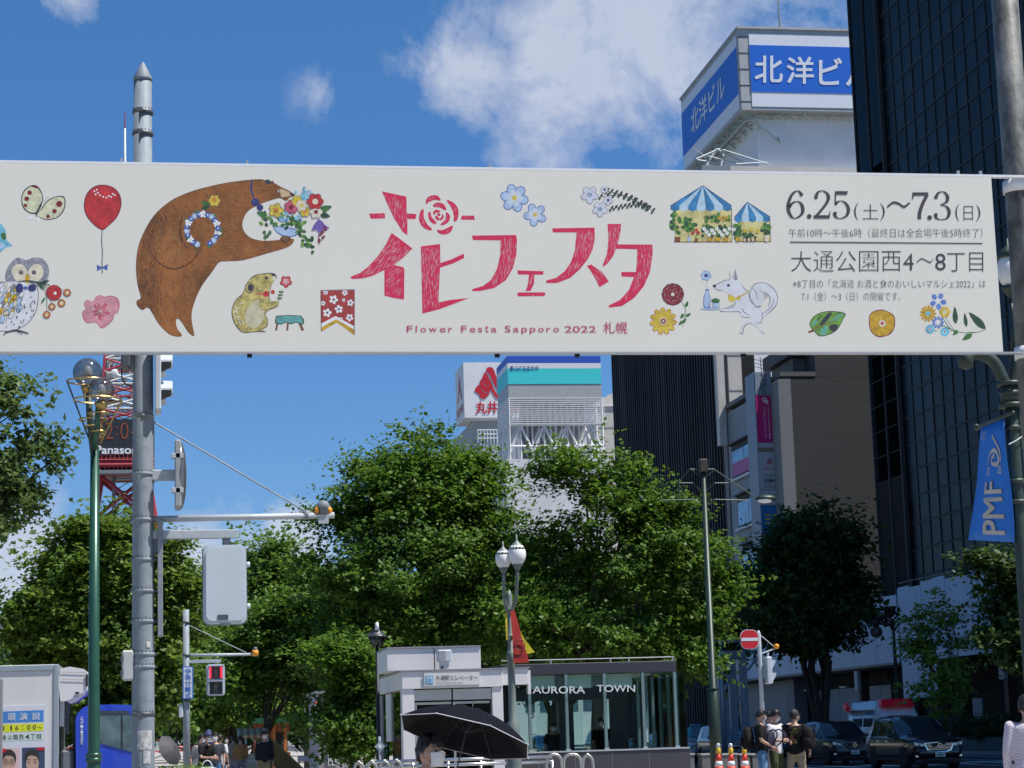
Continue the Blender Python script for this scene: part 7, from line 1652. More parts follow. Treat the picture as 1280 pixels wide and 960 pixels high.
# ================================================================ VEHICLES
tyre_m = M('tyre', (.02, .02, .022), .85); rim_m = M('alloy', (.38, .39, .40), .3, .8); rubber = M('black_trim', (.018, .018, .02), .6)
carglass = M('car_glass', (.02, .028, .03), .06, var=.1, spec=.9); chrome = M('chrome', (.62, .64, .66), .12, 1.0); lampg = M('headlamp', (.55, .58, .60), .08, .3, spec=.9)
plate_m = M('number_plate', (.66, .68, .66), .5); plate_g = M('plate_green', (.05, .18, .10), .5)
def interp(P_, y):
    if y <= P_[0][0]: return P_[0][1]
    for (a, b), (c_, d) in zip(P_, P_[1:]):
        if y <= c_: t = (y-a)/(c_-a); return b+(d-b)*t
    return P_[-1][1]
def car(name, label, cat, front_px, Y, paint, L_=4.7, W=1.84, H=1.70, prof=None, width=None, belt=1.02, cabin=(-1.25, 2.15), glass_y=((-.75, .12), (.2, 1.0), (1.08, 1.75)), ws=(-1.25, -.42), rw=.76, wr=.35, wheel_y=(-1.45, 1.42), group=None, grille='chrome', emblem=True, x=None, rz=0, gv=.9):
    hw = W/2; h = L_/2
    X_ = at(front_px, 930, Y=Y).x if x is None else x
    t = thing(name, label, cat, (X_, Y+h, .0), rz, group or 'vehicles standing in the avenue')
    prof = prof or [(-h, .62), (-h+.06, .88), (-h+.3, 1.0), (-h+1.1, 1.10), (-1.2, 1.14), (-.8, 1.40), (-.42, 1.62), (0, H-.01), (.5, H), (1.2, H-.02), (1.8, H-.09), (2.05, 1.42), (h-.12, 1.08), (h, .75)]
    width = width or [(-h, hw*.72), (-h+.08, hw*.86), (-h+.35, hw*.96), (-h+.9, hw), (h-.8, hw), (h-.2, hw*.95), (h, hw*.82)]
    def ring(y):
        zt = sum(interp(prof, y+d) for d in (-.05, -.02, .02, .05))/4; w_ = sum(interp(width, y+d) for d in (-.05, 0, .05))/3
        bz = min(belt, zt-.06); k = max(0, min(1, (zt-belt)/(H-belt))); e = w_*(.93-(.93-rw)*k)
        zb = .24+.12*max(0, (abs(y)-h+.45)/.45)
        return [(w_*.80, zb), (w_*.96, zb+.10), (w_*1.0, zb+.28), (w_*.985, (bz+.55)/2+.05), (w_*.995, bz-.05), (w_*.965, bz), (e, zt-.05 if k > 0 else zt-.035), (e*.8, zt-.008), (e*.4, zt), (0, zt)]
    ys = sorted(set([-h, -h+.03, -h+.07, -h+.14]+[-h+.25+i*(L_-.5)/34 for i in range(35)]+[h-.1, h-.04, h]))
    q = MB(); q.smooth = True; V = []; 
    for y in ys:
        r_ = ring(y); V += [(a, y, z) for a, z in r_]+[(-a, y, z) for a, z in r_[-2::-1]]
    m_ = 19; Fc = []
    for i in range(len(ys)-1):
        for j in range(m_-1): Fc.append((i*m_+j, i*m_+j+1, (i+1)*m_+j+1, (i+1)*m_+j))
        Fc.append((i*m_+m_-1, i*m_, (i+1)*m_, (i+1)*m_+m_-1))
    Fc.append(tuple(range(m_))[::-1]); Fc.append(tuple(range((len(ys)-1)*m_, len(ys)*m_)))
    q.add(V, Fc); q.build('body', paint, t, True)
    def side(y0, y1, s, v0=.12, v1=gv, n=5, slant0=0, slant1=0):
        V = []
        for i in range(n+1):
            for v in (v0, (v0+v1)/2, v1):
                y = y0+(y1-y0)*i/n+(slant0*(1-i/n)+slant1*i/n)*v; r_ = ring(y); a, b = r_[5], r_[6]
                V.append((s*(a[0]+(b[0]-a[0])*v+.008), y, a[1]+(b[1]-a[1])*v))
        Fc = [(i*3+j, i*3+j+1, (i+1)*3+j+1, (i+1)*3+j) for i in range(n) for j in (0, 1)]
        return V, Fc
    for s in (1, -1):
        for k, (a, b) in enumerate(glass_y):
            q = MB(); q.smooth = True; q.add(*side(a, b, s, slant0=.35 if k == 0 and a < 0 else 0, slant1=-.2 if k == len(glass_y)-1 else 0)); q.build('side_window', carglass, t, True)
        q = MB(); q.sphere((s*(hw+.10), glass_y[0][0]+.05, belt+.08), .09, (1.1, .6, .8), 10); q.tube([(s*(hw-.03), glass_y[0][0]+.03, belt), (s*(hw+.06), glass_y[0][0]+.05, belt+.04)], .025, 6); q.build('door_mirror', paint, t, True)
        for k in range(2): a = glass_y[k][1]-.22; bx('door_handle', (s*(hw-.02), a, belt-.12), (s*(hw+.02), a+.16, belt-.09), chrome if emblem else paint, t, .004, True)
        q = MB(); q.box((s*(hw-.01), wheel_y[0]+.45, .30), (s*(hw+.012), wheel_y[1]-.45, .40)); q.build('sill_trim', rubber, t, True)
    def top(y0, y1, off, n=6, wid=.93):
        V = []
        for i in range(n+1):
            y = y0+(y1-y0)*i/n; r_ = ring(y); e = r_[6]
            for j in range(-4, 5):
                u = j/4*wid; x_ = u*e[0]; z_ = r_[9][1]-(r_[9][1]-e[1])*abs(u)**2.5; V.append((x_, y+(-.004 if off > 0 else .004), z_+.008))
        return V, [(i*9+j, i*9+j+1, (i+1)*9+j+1, (i+1)*9+j) for i in range(n) for j in range(8)]
    q = MB(); q.smooth = True; q.add(*top(ws[0]+.06, ws[1], 1)); q.build('windscreen', carglass, t, True)
    q = MB(); q.smooth = True; q.add(*top(h-.52, h-.22, -1)); q.build('rear_window', carglass, t, True)
    for s in (1, -1): tb('wiper', [(s*.1, ws[0]+.02, ring(ws[0]+.02)[9][1]+.02), (s*.55, ws[0]+.22, ring(ws[0]+.22)[9][1]+.01)], .008, rubber, t, 5, True)
    for y in wheel_y:
        for s in (1, -1):
            xo = s*(hw-.01)
            q = MB(); q.prism([(xo-s*.3, y+(wr+.07)*math.cos(a), wr+(wr+.07)*math.sin(a)) for a in [R(-25+i*230/16) for i in range(17)]], (s*.318, 0, 0)); q.build('wheel_arch', rubber, t, True)
            w_ = bpy.data.objects.new('wheel', None); COL.objects.link(w_); w_.parent = t; w_.location = (s*(hw-.10), y, wr)
            q = MB(); q.T = Matrix.Rotation(R(90), 4, 'Y'); q.lathe([(wr*.68, -.11), (wr*.95, -.11), (wr, -.07), (wr, .07), (wr*.95, .11), (wr*.68, .11)], (0, 0, 0), 26); q.build('tyre', tyre_m, w_, True)
            q = MB(); q.T = Matrix.Rotation(R(90)*s, 4, 'Y'); q.lathe([(wr*.70, .05), (wr*.70, .10), (wr*.64, .10), (wr*.6, .06)], (0, 0, 0), 24); q.lathe([(wr*.13, .07), (wr*.12, .10), (0, .10)], (0, 0, 0), 10)
            for i in range(10): a = i*R(36); q.add([(wr*.1*math.cos(a-.3), wr*.1*math.sin(a-.3), .095), (wr*.66*math.cos(a-.1), wr*.66*math.sin(a-.1), .085), (wr*.66*math.cos(a+.1), wr*.66*math.sin(a+.1), .085), (wr*.1*math.cos(a+.3), wr*.1*math.sin(a+.3), .095)], [(0, 1, 2, 3)])
            q.build('rim', rim_m, w_, True)
    # front end
    fz = lambda z_, x_: -h-.012+.10*(abs(x_)/hw)**2.2*1.6
    def fpatch(nm, pts, mat, dy=0, par=t, th=.03):
        q = MB(); n = len(pts); V = [(a, fz(b, a)-dy, b) for a, b in pts]+[(a, fz(b, a)-dy+th, b) for a, b in pts]
        q.add(V, [tuple(range(n))]+[(i, (i+1) % n, n+(i+1) % n, n+i) for i in range(n)]); return q.build(nm, mat, par, True)
    if grille == 'chrome':
        fpatch('grille_surround', [(-.52, .84), (-.40, .60), (-.25, .55), (.25, .55), (.40, .60), (.52, .84), (.0, .88)], chrome if emblem == 2 else M('dull_chrome', (.16, .17, .19), .3, .8), .02)
        g = fpatch('grille', [(-.46, .83), (-.36, .625), (-.22, .585), (.22, .585), (.36, .625), (.46, .83), (0, .855)], rubber, .03)
        for k in range(5): z_ = .63+k*.045; fpatch('grille_bar', [(-.36-.02*k, z_), (.36+.02*k, z_), (.36+.02*k, z_+.012), (-.36-.02*k, z_+.012)], chrome if emblem == 2 else M('dark_chrome', (.12, .12, .13), .25, .8), .04, g)
        if emblem:
            q = MB(); q.ring((0, -h-.06, .75), .075, .012, 'Y', 20, 6); q.add([(-.07, -h-.065, .79), (0, -h-.065, .75), (.07, -h-.065, .79), (0, -h-.065, .73)], [(0, 1, 2, 3)]); q.build('emblem', chrome, g, True)
    else:
        g = fpatch('grille', [(-.45, .74), (-.5, .52), (.5, .52), (.45, .74)], rubber, .02); fpatch('grille_bar', [(-.44, .66), (.44, .66), (.44, .685), (-.44, .685)], chrome, .035, g)
    pl = fpatch('number_plate', [(-.165, .40), (.165, .40), (.165, .555), (-.165, .555)], plate_m, .055)
    for k, (a, b, c_, d) in enumerate(((-.05, .515, .05, .54), (-.13, .425, -.10, .49), (-.07, .425, -.03, .49), (-.02, .425, .02, .49), (.05, .425, .09, .49))): fpatch('plate_mark', [(a, b), (c_, b), (c_, d), (a, d)], plate_g, .058, pl, .002)
    for s in (1, -1):
        P_ = [(s*.50, .80), (s*.53, .74), (s*hw*.86, .78), (s*hw*.90, .88), (s*hw*.80, .88)]
        if s < 0: P_ = P_[::-1]
        fpatch('headlight', P_, lampg, .022+.0)
        fpatch('fog_trim', ([(s*.45, .42), (s*hw*.84, .40), (s*hw*.86, .46), (s*.48, .46)])[::s], chrome if emblem else rubber, .02)
        q = MB(); q.sphere((s*.66, -h+.03, .80), .045, (1, .6, .8), 8); q.build('lamp_reflector', chrome, t, True)
    fpatch('air_intake', [(-.5, .36), (-.45, .30), (.45, .30), (.5, .36)], rubber, .015)
    fpatch('bumper_trim', [(-.8, .33), (-.75, .24), (.75, .24), (.8, .33)], rubber, .0)
    q = MB(); q.box((-hw*.8, -h+.25, .16), (hw*.8, h-.25, .30)); q.build('underbody', rubber, t, True)
    q = MB(); q.box((-hw*.6, -.2, .5), (hw*.6, .1, 1.05)) ; q.build('dark_cabin', rubber, t, True)
    for s in (1, -1): tb('roof_trim', [(s*hw*rw*.97, 0, H-.03), (s*hw*rw*.97, .6, H-.015), (s*hw*rw*.97, 1.5, H-.06)], .018, rubber, t, 6, True)
    return t
def paint(nm, c, metal=.35): return M('paint_'+nm, c, .28, metal, var=.04, scale=1.5, coat=.8, spec=.5)
pb_ = paint('black', (.012, .013, .017)); pgun = paint('gunmetal', (.03, .033, .042), .5); psil = paint('silver', (.30, .32, .36), .6); pwh = paint('white', (.60, .60, .60), 0); pteal = paint('teal', (.02, .28, .24), .1)
car('black_suv', 'glossy black car with a chrome edged grille, nearest of the parked cars at right', 'car', 1174, 65.5, pb_, 4.9, 1.84, 1.73, emblem=2)
car('dark_suv', 'dark grey car with a black grille half hidden behind the nearest black car', 'car', 1068, 77, pgun, 4.55, 1.84, 1.69)
mini = [(-2.15, .60), (-2.08, .86), (-1.9, .96), (-1.45, 1.06), (-1.0, 1.30), (-.5, 1.55), (-.1, 1.66), (.5, 1.68), (1.4, 1.66), (1.8, 1.58), (2.05, 1.1), (2.15, .8)]
car('silver_van', 'silver compact people carrier behind the green bracket lamp', 'car', 920, 96, psil, 4.3, 1.70, 1.68, prof=mini, ws=(-1.42, -.25), cabin=(-1.3, 2.0), glass_y=((-.95, -.05), (.03, .85), (.93, 1.55)), wheel_y=(-1.3, 1.25), wr=.31, grille='plain', emblem=0)
tx_ = car('teal_taxi', 'teal green taxi with a roof lamp behind the silver people carrier', 'taxi', 884, 104, pteal, 4.5, 1.72, 1.62, ws=(-1.3, -.45), grille='plain', emblem=0)
q = MB(); q.box((-.28, -.1, 1.63), (.28, .1, 1.76), .03); q.build('roof_lamp', M('taxi_lamp_blue', (.10, .28, .50), .3), tx_, True)
sed = [(-2.2, .58), (-2.12, .80), (-1.9, .90), (-1.2, .98), (-.95, 1.05), (-.3, 1.38), (.2, 1.46), (.9, 1.44), (1.5, 1.18), (1.75, 1.02), (2.1, .98), (2.2, .7)]
car('white_car', 'white car whose front shows at the right end of the glass kiosk', 'car', 852, 93, pwh, 4.4, 1.70, 1.46, prof=sed, belt=.92, ws=(-1.0, -.3), glass_y=((-.6, .1), (.18, .85), (.9, 1.2)), grille='plain', emblem=0)
car('white_car', 'white car seen through the glass near the word TOWN', 'car', 773, 98, pwh, 4.4, 1.72, 1.62, grille='plain', emblem=0, ws=(-1.3, -.45))
car('silver_car', 'pale silver car seen through the kiosk glass under the word AURORA', 'car', 697, 98, psil, 4.3, 1.70, 1.5, prof=sed, belt=.94, ws=(-1.0, -.3), glass_y=((-.6, .1), (.18, .85), (.9, 1.2)), grille='plain', emblem=0)
car('blue_grey_car', 'blue grey car glimpsed between the standing young people', 'car', 968, 101, paint('bluegrey', (.12, .16, .20), .4), 4.4, 1.74, 1.5, prof=sed, belt=.94, ws=(-1.0, -.3), glass_y=((-.6, .1), (.18, .85), (.9, 1.2)), grille='plain', emblem=0)
# ambulance
amb = [(-2.8, .7), (-2.75, 1.0), (-2.55, 1.15), (-2.3, 1.30), (-1.55, 2.05), (-1.25, 2.38), (-.9, 2.47), (.5, 2.5), (2.5, 2.46), (2.75, 2.3), (2.8, 1.2)]
t = car('ambulance', 'white ambulance with a wide red light bar behind the nearest black car', 'ambulance', 1137, 84, paint('bright_white', (.80, .80, .80), 0), 5.6, 1.88, 2.5, prof=amb, belt=1.25, gv=.42, ws=(-2.3, -1.78), rw=.80, glass_y=((-1.7, -1.0), (-.85, .35), (.5, 1.9)), wheel_y=(-1.9, 1.5), wr=.35, grille='plain', emblem=0)
rl = M('beacon_red', (.42, .003, .035), .22, var=.25, scale=12, emit=(1, .02, .04, .03), spec=.8)
q = MB(); P_ = [(-.74, 2.20), (.74, 2.20), (.62, 2.52), (-.62, 2.52)]
q.add([(a, -1.62+(b-2.2)*.9-.06, b) for a, b in P_]+[(a, -1.0, b) for a, b in P_], [(0, 1, 2, 3), (0, 4, 5, 1), (1, 5, 6, 2), (2, 6, 7, 3), (3, 7, 4, 0), (4, 7, 6, 5)]); lb_ = q.build('light_bar', rl, t, True)
for k in range(9): q = MB(); xx_ = -.56+k*.14; q.box((xx_-.004, -1.70, 2.22), (xx_+.004, -1.40, 2.26)); q.build('lens_rib', M('lens_rib', (.3, .01, .02), .3), lb_, True)
for s in (1, -1):
    q = MB(); q.prism([(s*.80, 2.35, 2.22), (s*.94, 2.45, 2.22), (s*.90, 2.8, 2.42), (s*.72, 2.7, 2.5)], (0, .05, -.16)); q.build('rear_beacon', rl, t, True)
    q = MB(); q.box((s*.955, -1.2, 1.9), (s*.958, -.3, 2.0)) ; q.build('blue_mark', M('sign_text_blue'), t, True)
q = MB(); q.box((-.95, -1.0, 2.08), (.95, 2.7, 2.10)); q.build('gutter', M('gutter_grey', (.3, .3, .32), .5), t, True)

# ---- refrigerated truck with the speech poster
YTK = 35.0; P = Loc(YTK); X0, X1 = at(-90, 900, Y=YTK).x, P(73.5, 900).x; z = lambda py, px=40: P(px, py).z
t = thing('refrigerated_truck', 'white box truck with a blue cab and a street speech poster on its side', 'truck', (X0, YTK, 0))
tw = M('truck_white', (.60, .60, .60), .4, var=.03, scale=.6, streak=.06); tfr = M('truck_frame', (.36, .40, .43), .35, .5, var=.05)
zt_ = z(831); zb_k = .95
bx('box_body', (X0, YTK, zb_k), (X1-.02, YTK+2.1, zt_), tw, t, .01)
bx('edge_post', (X1-.09, YTK-.02, zb_k), (X1, YTK+2.11, zt_+.0), tfr, t, .015); bx('top_rail', (X0, YTK-.025, z(838.5)), (X1-.092, YTK-.001, z(831.5)), tfr, t, .008); bx('bottom_rail', (X0, YTK-.025, zb_k), (X1-.092, YTK-.001, zb_k+.12), tfr, t)
# cooling unit
q = MB(); u0, u1 = P(75, 850).x, P(110.5, 850).x
pr_u = [(75, 836), (100, 835.5), (107, 838), (111, 846), (111, 858), (108, 864), (84, 876), (77, 876), (75, 874)]
q.prism([tuple(P(*p_)) for p_ in smooth_closed(pr_u, 2)], (0, 1.7, 0)); q.build('cooling_unit', M('unit_white', (.66, .64, .65), .35, var=.03), t)
q = MB(); q.prism([tuple(P(*p_, -.01)) for p_ in ((84, 876), (108, 863.5), (107, 868), (96, 877), (88, 880))], (0, .8, 0)); q.build('unit_grille', M('unit_lilac', (.30, .30, .40), .5), t)
for py in (845, 854): tb('unit_seam', [tuple(P(77, py-5, -.012)), tuple(P(107, py-4, -.012))], .004, M('enamel_seam'), t, 4)
for a, b, c_, d, mm in ((94, 868, 99, 865, rubber), (107, 843, 110, 858, rubber)): MB().prism([tuple(P(a, b, -.02)), tuple(P(c_, b, -.02)), tuple(P(c_, d, -.02)), tuple(P(a, d, -.02))], (0, .01, 0)).build('vent', mm, t)
bx('front_bulkhead', (P(74, 900).x, YTK+.1, P(0, 910).z), (P(80, 900).x, YTK+1.9, P(75, 876).z), tw, t); bx('duct', (P(80.2, 900).x, YTK+.2, P(0, 920).z), (P(86, 900).x, YTK+.5, P(75, 878).z), bolt, t)
bx('chassis', (X0, YTK+.5, .65), (P(172, 900).x, YTK+1.6, .93), rubber, t); bx('fuel_tank', (P(76, 900).x, YTK+.05, .55), (P(92, 900).x, YTK+.4, P(80, 937).z), M('unit_dark', (.15, .16, .17), .5), t, .04)
cabb = M('cab_blue', (.015, .06, .52), .35, .0, var=.05, coat=.6)
co = [(95, 975), (94.5, 900), (97, 892), (106, 883.5), (120, 881), (160, 881), (168, 884), (171.5, 893), (174, 930), (174, 975)]
q = MB(); q.prism([tuple(P(*p_)) for p_ in co[:1]+smooth_open(co[1:-1], 3)+co[-1:]], (0, 2.0, 0)); q.build('cab', cabb, t)
bx('cab_rear_dark', (P(90, 930).x, YTK+.2, .9), (P(94.4, 930).x, YTK+1.8, P(92, 893).z), rubber, t)
q = MB(); q.prism([tuple(P(*p_, -.012)) for p_ in ((123.5, 893), (127, 890.5), (158, 890.5), (164, 895), (168, 920), (168.5, 941), (150, 936), (126, 929.5), (123.5, 929))], (0, .01, 0)); fw = q.build('side_window', M('cab_window', (.10, .15, .17), .1, var=.5, scale=2), t)
q = MB(); q.prism([tuple(P(*p_, -.02)) for p_ in ((122, 888.5), (160, 888.5), (163, 892), (124, 892))], (0, .01, 0)); q.build('window_visor', M('visor_dark', (.05, .06, .08), .3), fw)
bx('window_divider', (P(152, 900).x, YTK-.022, P(150, 936).z), (P(153.4, 900).x, YTK-.012, P(150, 893).z), rubber, fw)
tb('door_line', [tuple(P(119.5, 975, -.003)), tuple(P(119.5, 893, -.003)), tuple(P(123, 887, -.003))], .006, M('visor_dark'), t, 4)
ST_ = Surf(Y=YTK); q = MB(); ST_.text(q, 'エコアール・環境衛生', 100.5, 896, 104, 930.5, .02, .006, True); q.build('lettering', M('white_ink'), t)
for px in (60, 135): MB().sphere((P(px, 960).x, YTK+.25, .42), .42, (1, .35, 1), 18).build('wheel', tyre_m, t)
# poster
po = bx('poster_sheet', (P(-40, 930).x, YTK-.012, P(0, 990).z), (P(57.5, 930).x, YTK-.001, P(30, 882).z), M('poster_white', (.60, .60, .66), .5, var=.03), t)
SPo = Surf(Y=YTK-.012)
def ppoly(nm, pts, mat, l): q = MB(); SPo.poly(q, pts, l); return q.build(nm, mat, po)
ppoly('blue_bar', [(-36, 891), (54.5, 887.5), (54.5, 902), (-36, 905)], M('poster_blue', (.05, .22, .55), .5), .002)
ppoly('yellow_bar', [(-36, 907), (54.5, 904), (54.5, 913.5), (-36, 917)], M('poster_yellow', (.62, .64, .02), .5), .002); ppoly('pale_bar', [(-36, 919), (54.5, 916), (54.5, 925), (-36, 928)], M('poster_pale', (.55, .64, .58), .5), .002)
q = MB()
for ch, a in (('街', -6), ('頭', 9.5), ('演', 24.5), ('説', 40)): SPo.text(q, ch, a, 891.8-(a*.03), a+10, 901-(a*.03), .02, .004)
q.build('poster_title', M('sign_face_white'), po)
q = MB()
for ch, a, w_ in (('8', 1.5, 4), ('1', 13, 2), ('6', 19, 4), (':', 28, 1.2), ('0', 34, 4), ('0', 41, 4), ('～', 47, 6)): SPo.text(q, ch, a, 907.3-a*.03+(2.6 if ch == '～' else 0), a+w_, 913.3-a*.03-(1.6 if ch == '～' else 0), .01, .004)
for i, ch in enumerate('通公園西4丁目'): SPo.text(q, ch, 2+i*7.3, 918.8-i*.2, 7.6+i*7.3, 924.8-i*.2, .006, .004)
q.build('poster_time', ink, po)
skin_p = M('printed_skin', (.50, .32, .24), .6, var=.1); hair_p = M('printed_hair', (.025, .02, .02), .6)
for i, (x0_, x1_2, cxp, bgc, tie) in enumerate(((-12, 25, 11, (.62, .45, .45), (.6, .6, .6)), (27.5, 56, 40, (.04, .06, .12), (.05, .06, .12)))):
    b_ = ppoly('portrait_background', [(x0_, 935.5-x0_*.03), (x1_2, 935.5-x1_2*.03), (x1_2, 990), (x0_, 990)], M('portrait_%s' % ('pale', 'navy')[i], bgc, .5), .002)
    def pe(nm, cx_, cy_, rx, ry, mat, l, k=18, cut=None):
        q = MB(); SPo.poly(q, [(cx_+rx*math.cos(2*math.pi*j/k), cy_+ry*math.sin(2*math.pi*j/k)) for j in range(k)], l); return q.build(nm, mat, po)
    pe('printed_shoulders', cxp, 982, 17, 14, M('suit_%s' % ('light', 'dark')[i], tie, .6), .003); pe('printed_hair', cxp, 948, 9.4, 11.5, hair_p, .004); pe('printed_face', cxp+(.6 if i else 0), 954.5, 8.0, 11.5, skin_p, .005)
    ppoly('printed_fringe', smooth_closed([(cxp-8.5, 950), (cxp-7, 941), (cxp, 937.5), (cxp+7, 941), (cxp+8.5, 949), (cxp+5, 945.5), (cxp-3, 944.5)], 3), hair_p, .006)
    q = MB()
    for s in (-1, 1):
        SPo.poly(q, [(cxp+s*4.2-2.4, 949.3), (cxp+s*4.2+2.4, 949.3), (cxp+s*4.2+2.2, 950.1), (cxp+s*4.2-2.2, 950.1)], .007)
        SPo.poly(q, [(cxp+s*4.0-1.3, 952.6), (cxp+s*4.0+1.3, 952.6), (cxp+s*4.0+1.1, 953.8), (cxp+s*4.0-1.1, 953.8)], .007)
        if i == 0:
            for j in range(14):
                a0, a1 = 2*math.pi*j/14, 2*math.pi*(j+1)/14; SPo.poly(q, [(cxp+s*4.1+3.3*math.cos(a0), 953.3+2.5*math.sin(a0)), (cxp+s*4.1+3.3*math.cos(a1), 953.3+2.5*math.sin(a1)), (cxp+s*4.1+3.7*math.cos(a1), 953.3+2.9*math.sin(a1)), (cxp+s*4.1+3.7*math.cos(a0), 953.3+2.9*math.sin(a0))], .0075)
    SPo.poly(q, [(cxp-3, 961.2), (cxp+3, 961.2), (cxp+1.5, 962.4), (cxp-1.5, 962.4)], .007)
    q.build('printed_features', hair_p, po)
ppoly('red_tag', [(46, 934.5), (55.5, 934.2), (55.5, 937.8), (46, 938)], M('no_entry_red'), .008); ppoly('red_tag', [(2, 936), (8, 936), (7, 940), (2, 941)], M('no_entry_red'), .008)
a = at(2.6, 849, Y=28)
tag(bx('grey_post', (a.x-.25, 28, .13), (a.x, 28.2, a.z), M('post_edge_grey', (.22, .22, .23), .6)), 'edge of a plain grey post at the far left, before the truck box', 'post')

# ---- traffic cones with lamps
cone_r = M('cone_red', (.62, .045, .02), .5, var=.08); cone_w = M('cone_white', (.62, .62, .64), .4); lampy = M('cone_yellow', (.62, .42, .02), .4)
def cone(px, label):
    Yc = 45; c = at(px, 931, Y=Yc); H_ = c.z-.14
    t = thing('traffic_cone', label, 'traffic cone', (c.x, Yc, .14), group='traffic cones in a row')
    s = (H_-.22)
    bx('base', (-.19, -.19, 0), (.19, .19, .03), cone_r, t, .01, True)
    rr = lambda f: .20-(.20-.04)*f
    for i, (f0, f1, mm) in enumerate(((0, .36, cone_r), (.36, .50, cone_w), (.50, .66, cone_r), (.66, .80, cone_w), (.80, 1, cone_r))): MB().lathe([(rr(f0), .03+s*f0), (rr(f1), .03+s*f1)], (0, 0, 0), 18).build('red_band' if mm is cone_r else 'white_band', mm, t, True)
    MB().lathe([(.045, 0), (.055, .02), (.055, .10), (.045, .12)], (0, 0, s+.03), 14).build('lamp_collar', lampy, t, True); MB().lathe([(.04, 0), (.05, .03), (.045, .09), (0, .11)], (0, 0, s+.15), 14).build('lamp_lens', M('lamp_clear', (.45, .45, .45), .2, .3), t, True)
cone(897.5, 'leftmost red and white cone, in front of the green lamp post'); cone(913, 'middle red and white cone of the row of three'); cone(930, 'rightmost red and white cone, beside the backpack wearer')

# ================================================================ PEOPLE
skin = M('skin', (.46, .27, .19), .55, var=.08, scale=9); hairm = M('black_hair', (.014, .011, .010), .5, var=.3, scale=30); mask_w = M('mask_white', (.70, .72, .76), .7, var=.03)
def remesh(mb, voxel, smooth=2):
    me = bpy.data.meshes.new('r'); me.from_pydata([tuple(v) for v in mb.v], [], mb.f); ob = bpy.data.objects.new('r', me); COL.objects.link(ob)
    md = ob.modifiers.new('r', 'REMESH'); md.mode = 'VOXEL'; md.voxel_size = voxel; md.use_smooth_shade = True
    s = ob.modifiers.new('s', 'SMOOTH'); s.factor = .6; s.iterations = smooth
    dg = bpy.context.evaluated_depsgraph_get(); r = bpy.data.meshes.new_from_object(ob.evaluated_get(dg)); bpy.data.objects.remove(ob); bpy.data.meshes.remove(me)
    return r
def stack(q, rings, n=14):
    V = []; Fc = []
    for cx_, cy_, cz_, rx, ry in rings:
        for k in range(n): a = 2*math.pi*k/n; V.append((cx_+rx*math.cos(a), cy_+ry*math.sin(a), cz_))
    for i in range(len(rings)-1):
        for k in range(n): Fc.append((i*n+k, i*n+(k+1) % n, (i+1)*n+(k+1) % n, (i+1)*n+k))
    Fc.append(tuple(range(n))[::-1]); Fc.append(tuple(range((len(rings)-1)*n, len(rings)*n))); q.add(V, Fc)
def limb(q, pts, rs, n=10):
    q.tube(pts, rs, n)
    for p_, r in zip(pts, rs): q.sphere(tuple(p_), r*.98, (1, 1, 1), 10)
def head_geo(q, c, S=1, n=28):
    """a head with brow, nose, lips, cheeks and jaw; looks toward -y"""
    V = []; m_ = n//2+6
    for i in range(m_+1):
        ph = math.pi*i/m_; zz = math.cos(ph); rr = math.sin(ph)
        for k in range(n):
            a = 2*math.pi*k/n; x_, y_ = rr*math.sin(a), -rr*math.cos(a); f = max(0, -y_)
            wx = .076*(1-.24*max(0, -zz-.15)); wy = .098; X_ = x_*wx; Y_ = y_*wy+.008; Z_ = zz*.118
            if zz < -.1: Y_ += -.004*f if zz > -.75 else 0
            if zz < -.25 and y_ > 0: Y_ *= 1-.35*min(1, (-zz-.25)*1.5)       # nape
            g = lambda x0, z0, sx, sz: math.exp(-((x_-x0)/sx)**2-((zz-z0)/sz)**2)*(1 if y_ < 0 else 0)
            Y_ -= .021*g(0, -.20, .13, .16)+.010*g(0, -.05, .09, .22)+.005*g(0, .18, .5, .10)+.008*g(0, -.52, .28, .10)+.008*g(0, -.80, .3, .14)
            Y_ += .010*g(.36, .02, .17, .11)+.010*g(-.36, .02, .17, .11)
            Y_ -= .004*g(.5, -.25, .22, .2)+.004*g(-.5, -.25, .22, .2)
            V.append((c[0]+X_*S, c[1]+Y_*S, c[2]+Z_*S))
    Fc = [(i*n+k, (i+1)*n+k, (i+1)*n+(k+1) % n, i*n+(k+1) % n) for i in range(m_) for k in range(n)]
    o = q.smooth; q.smooth = True; q.add(V, Fc)
    for s in (-1, 1): q.sphere((c[0]+s*.077*S, c[1]+.012*S, c[2]-.012*S), .03*S, (.35, .6, 1), 10)
    q.smooth = o
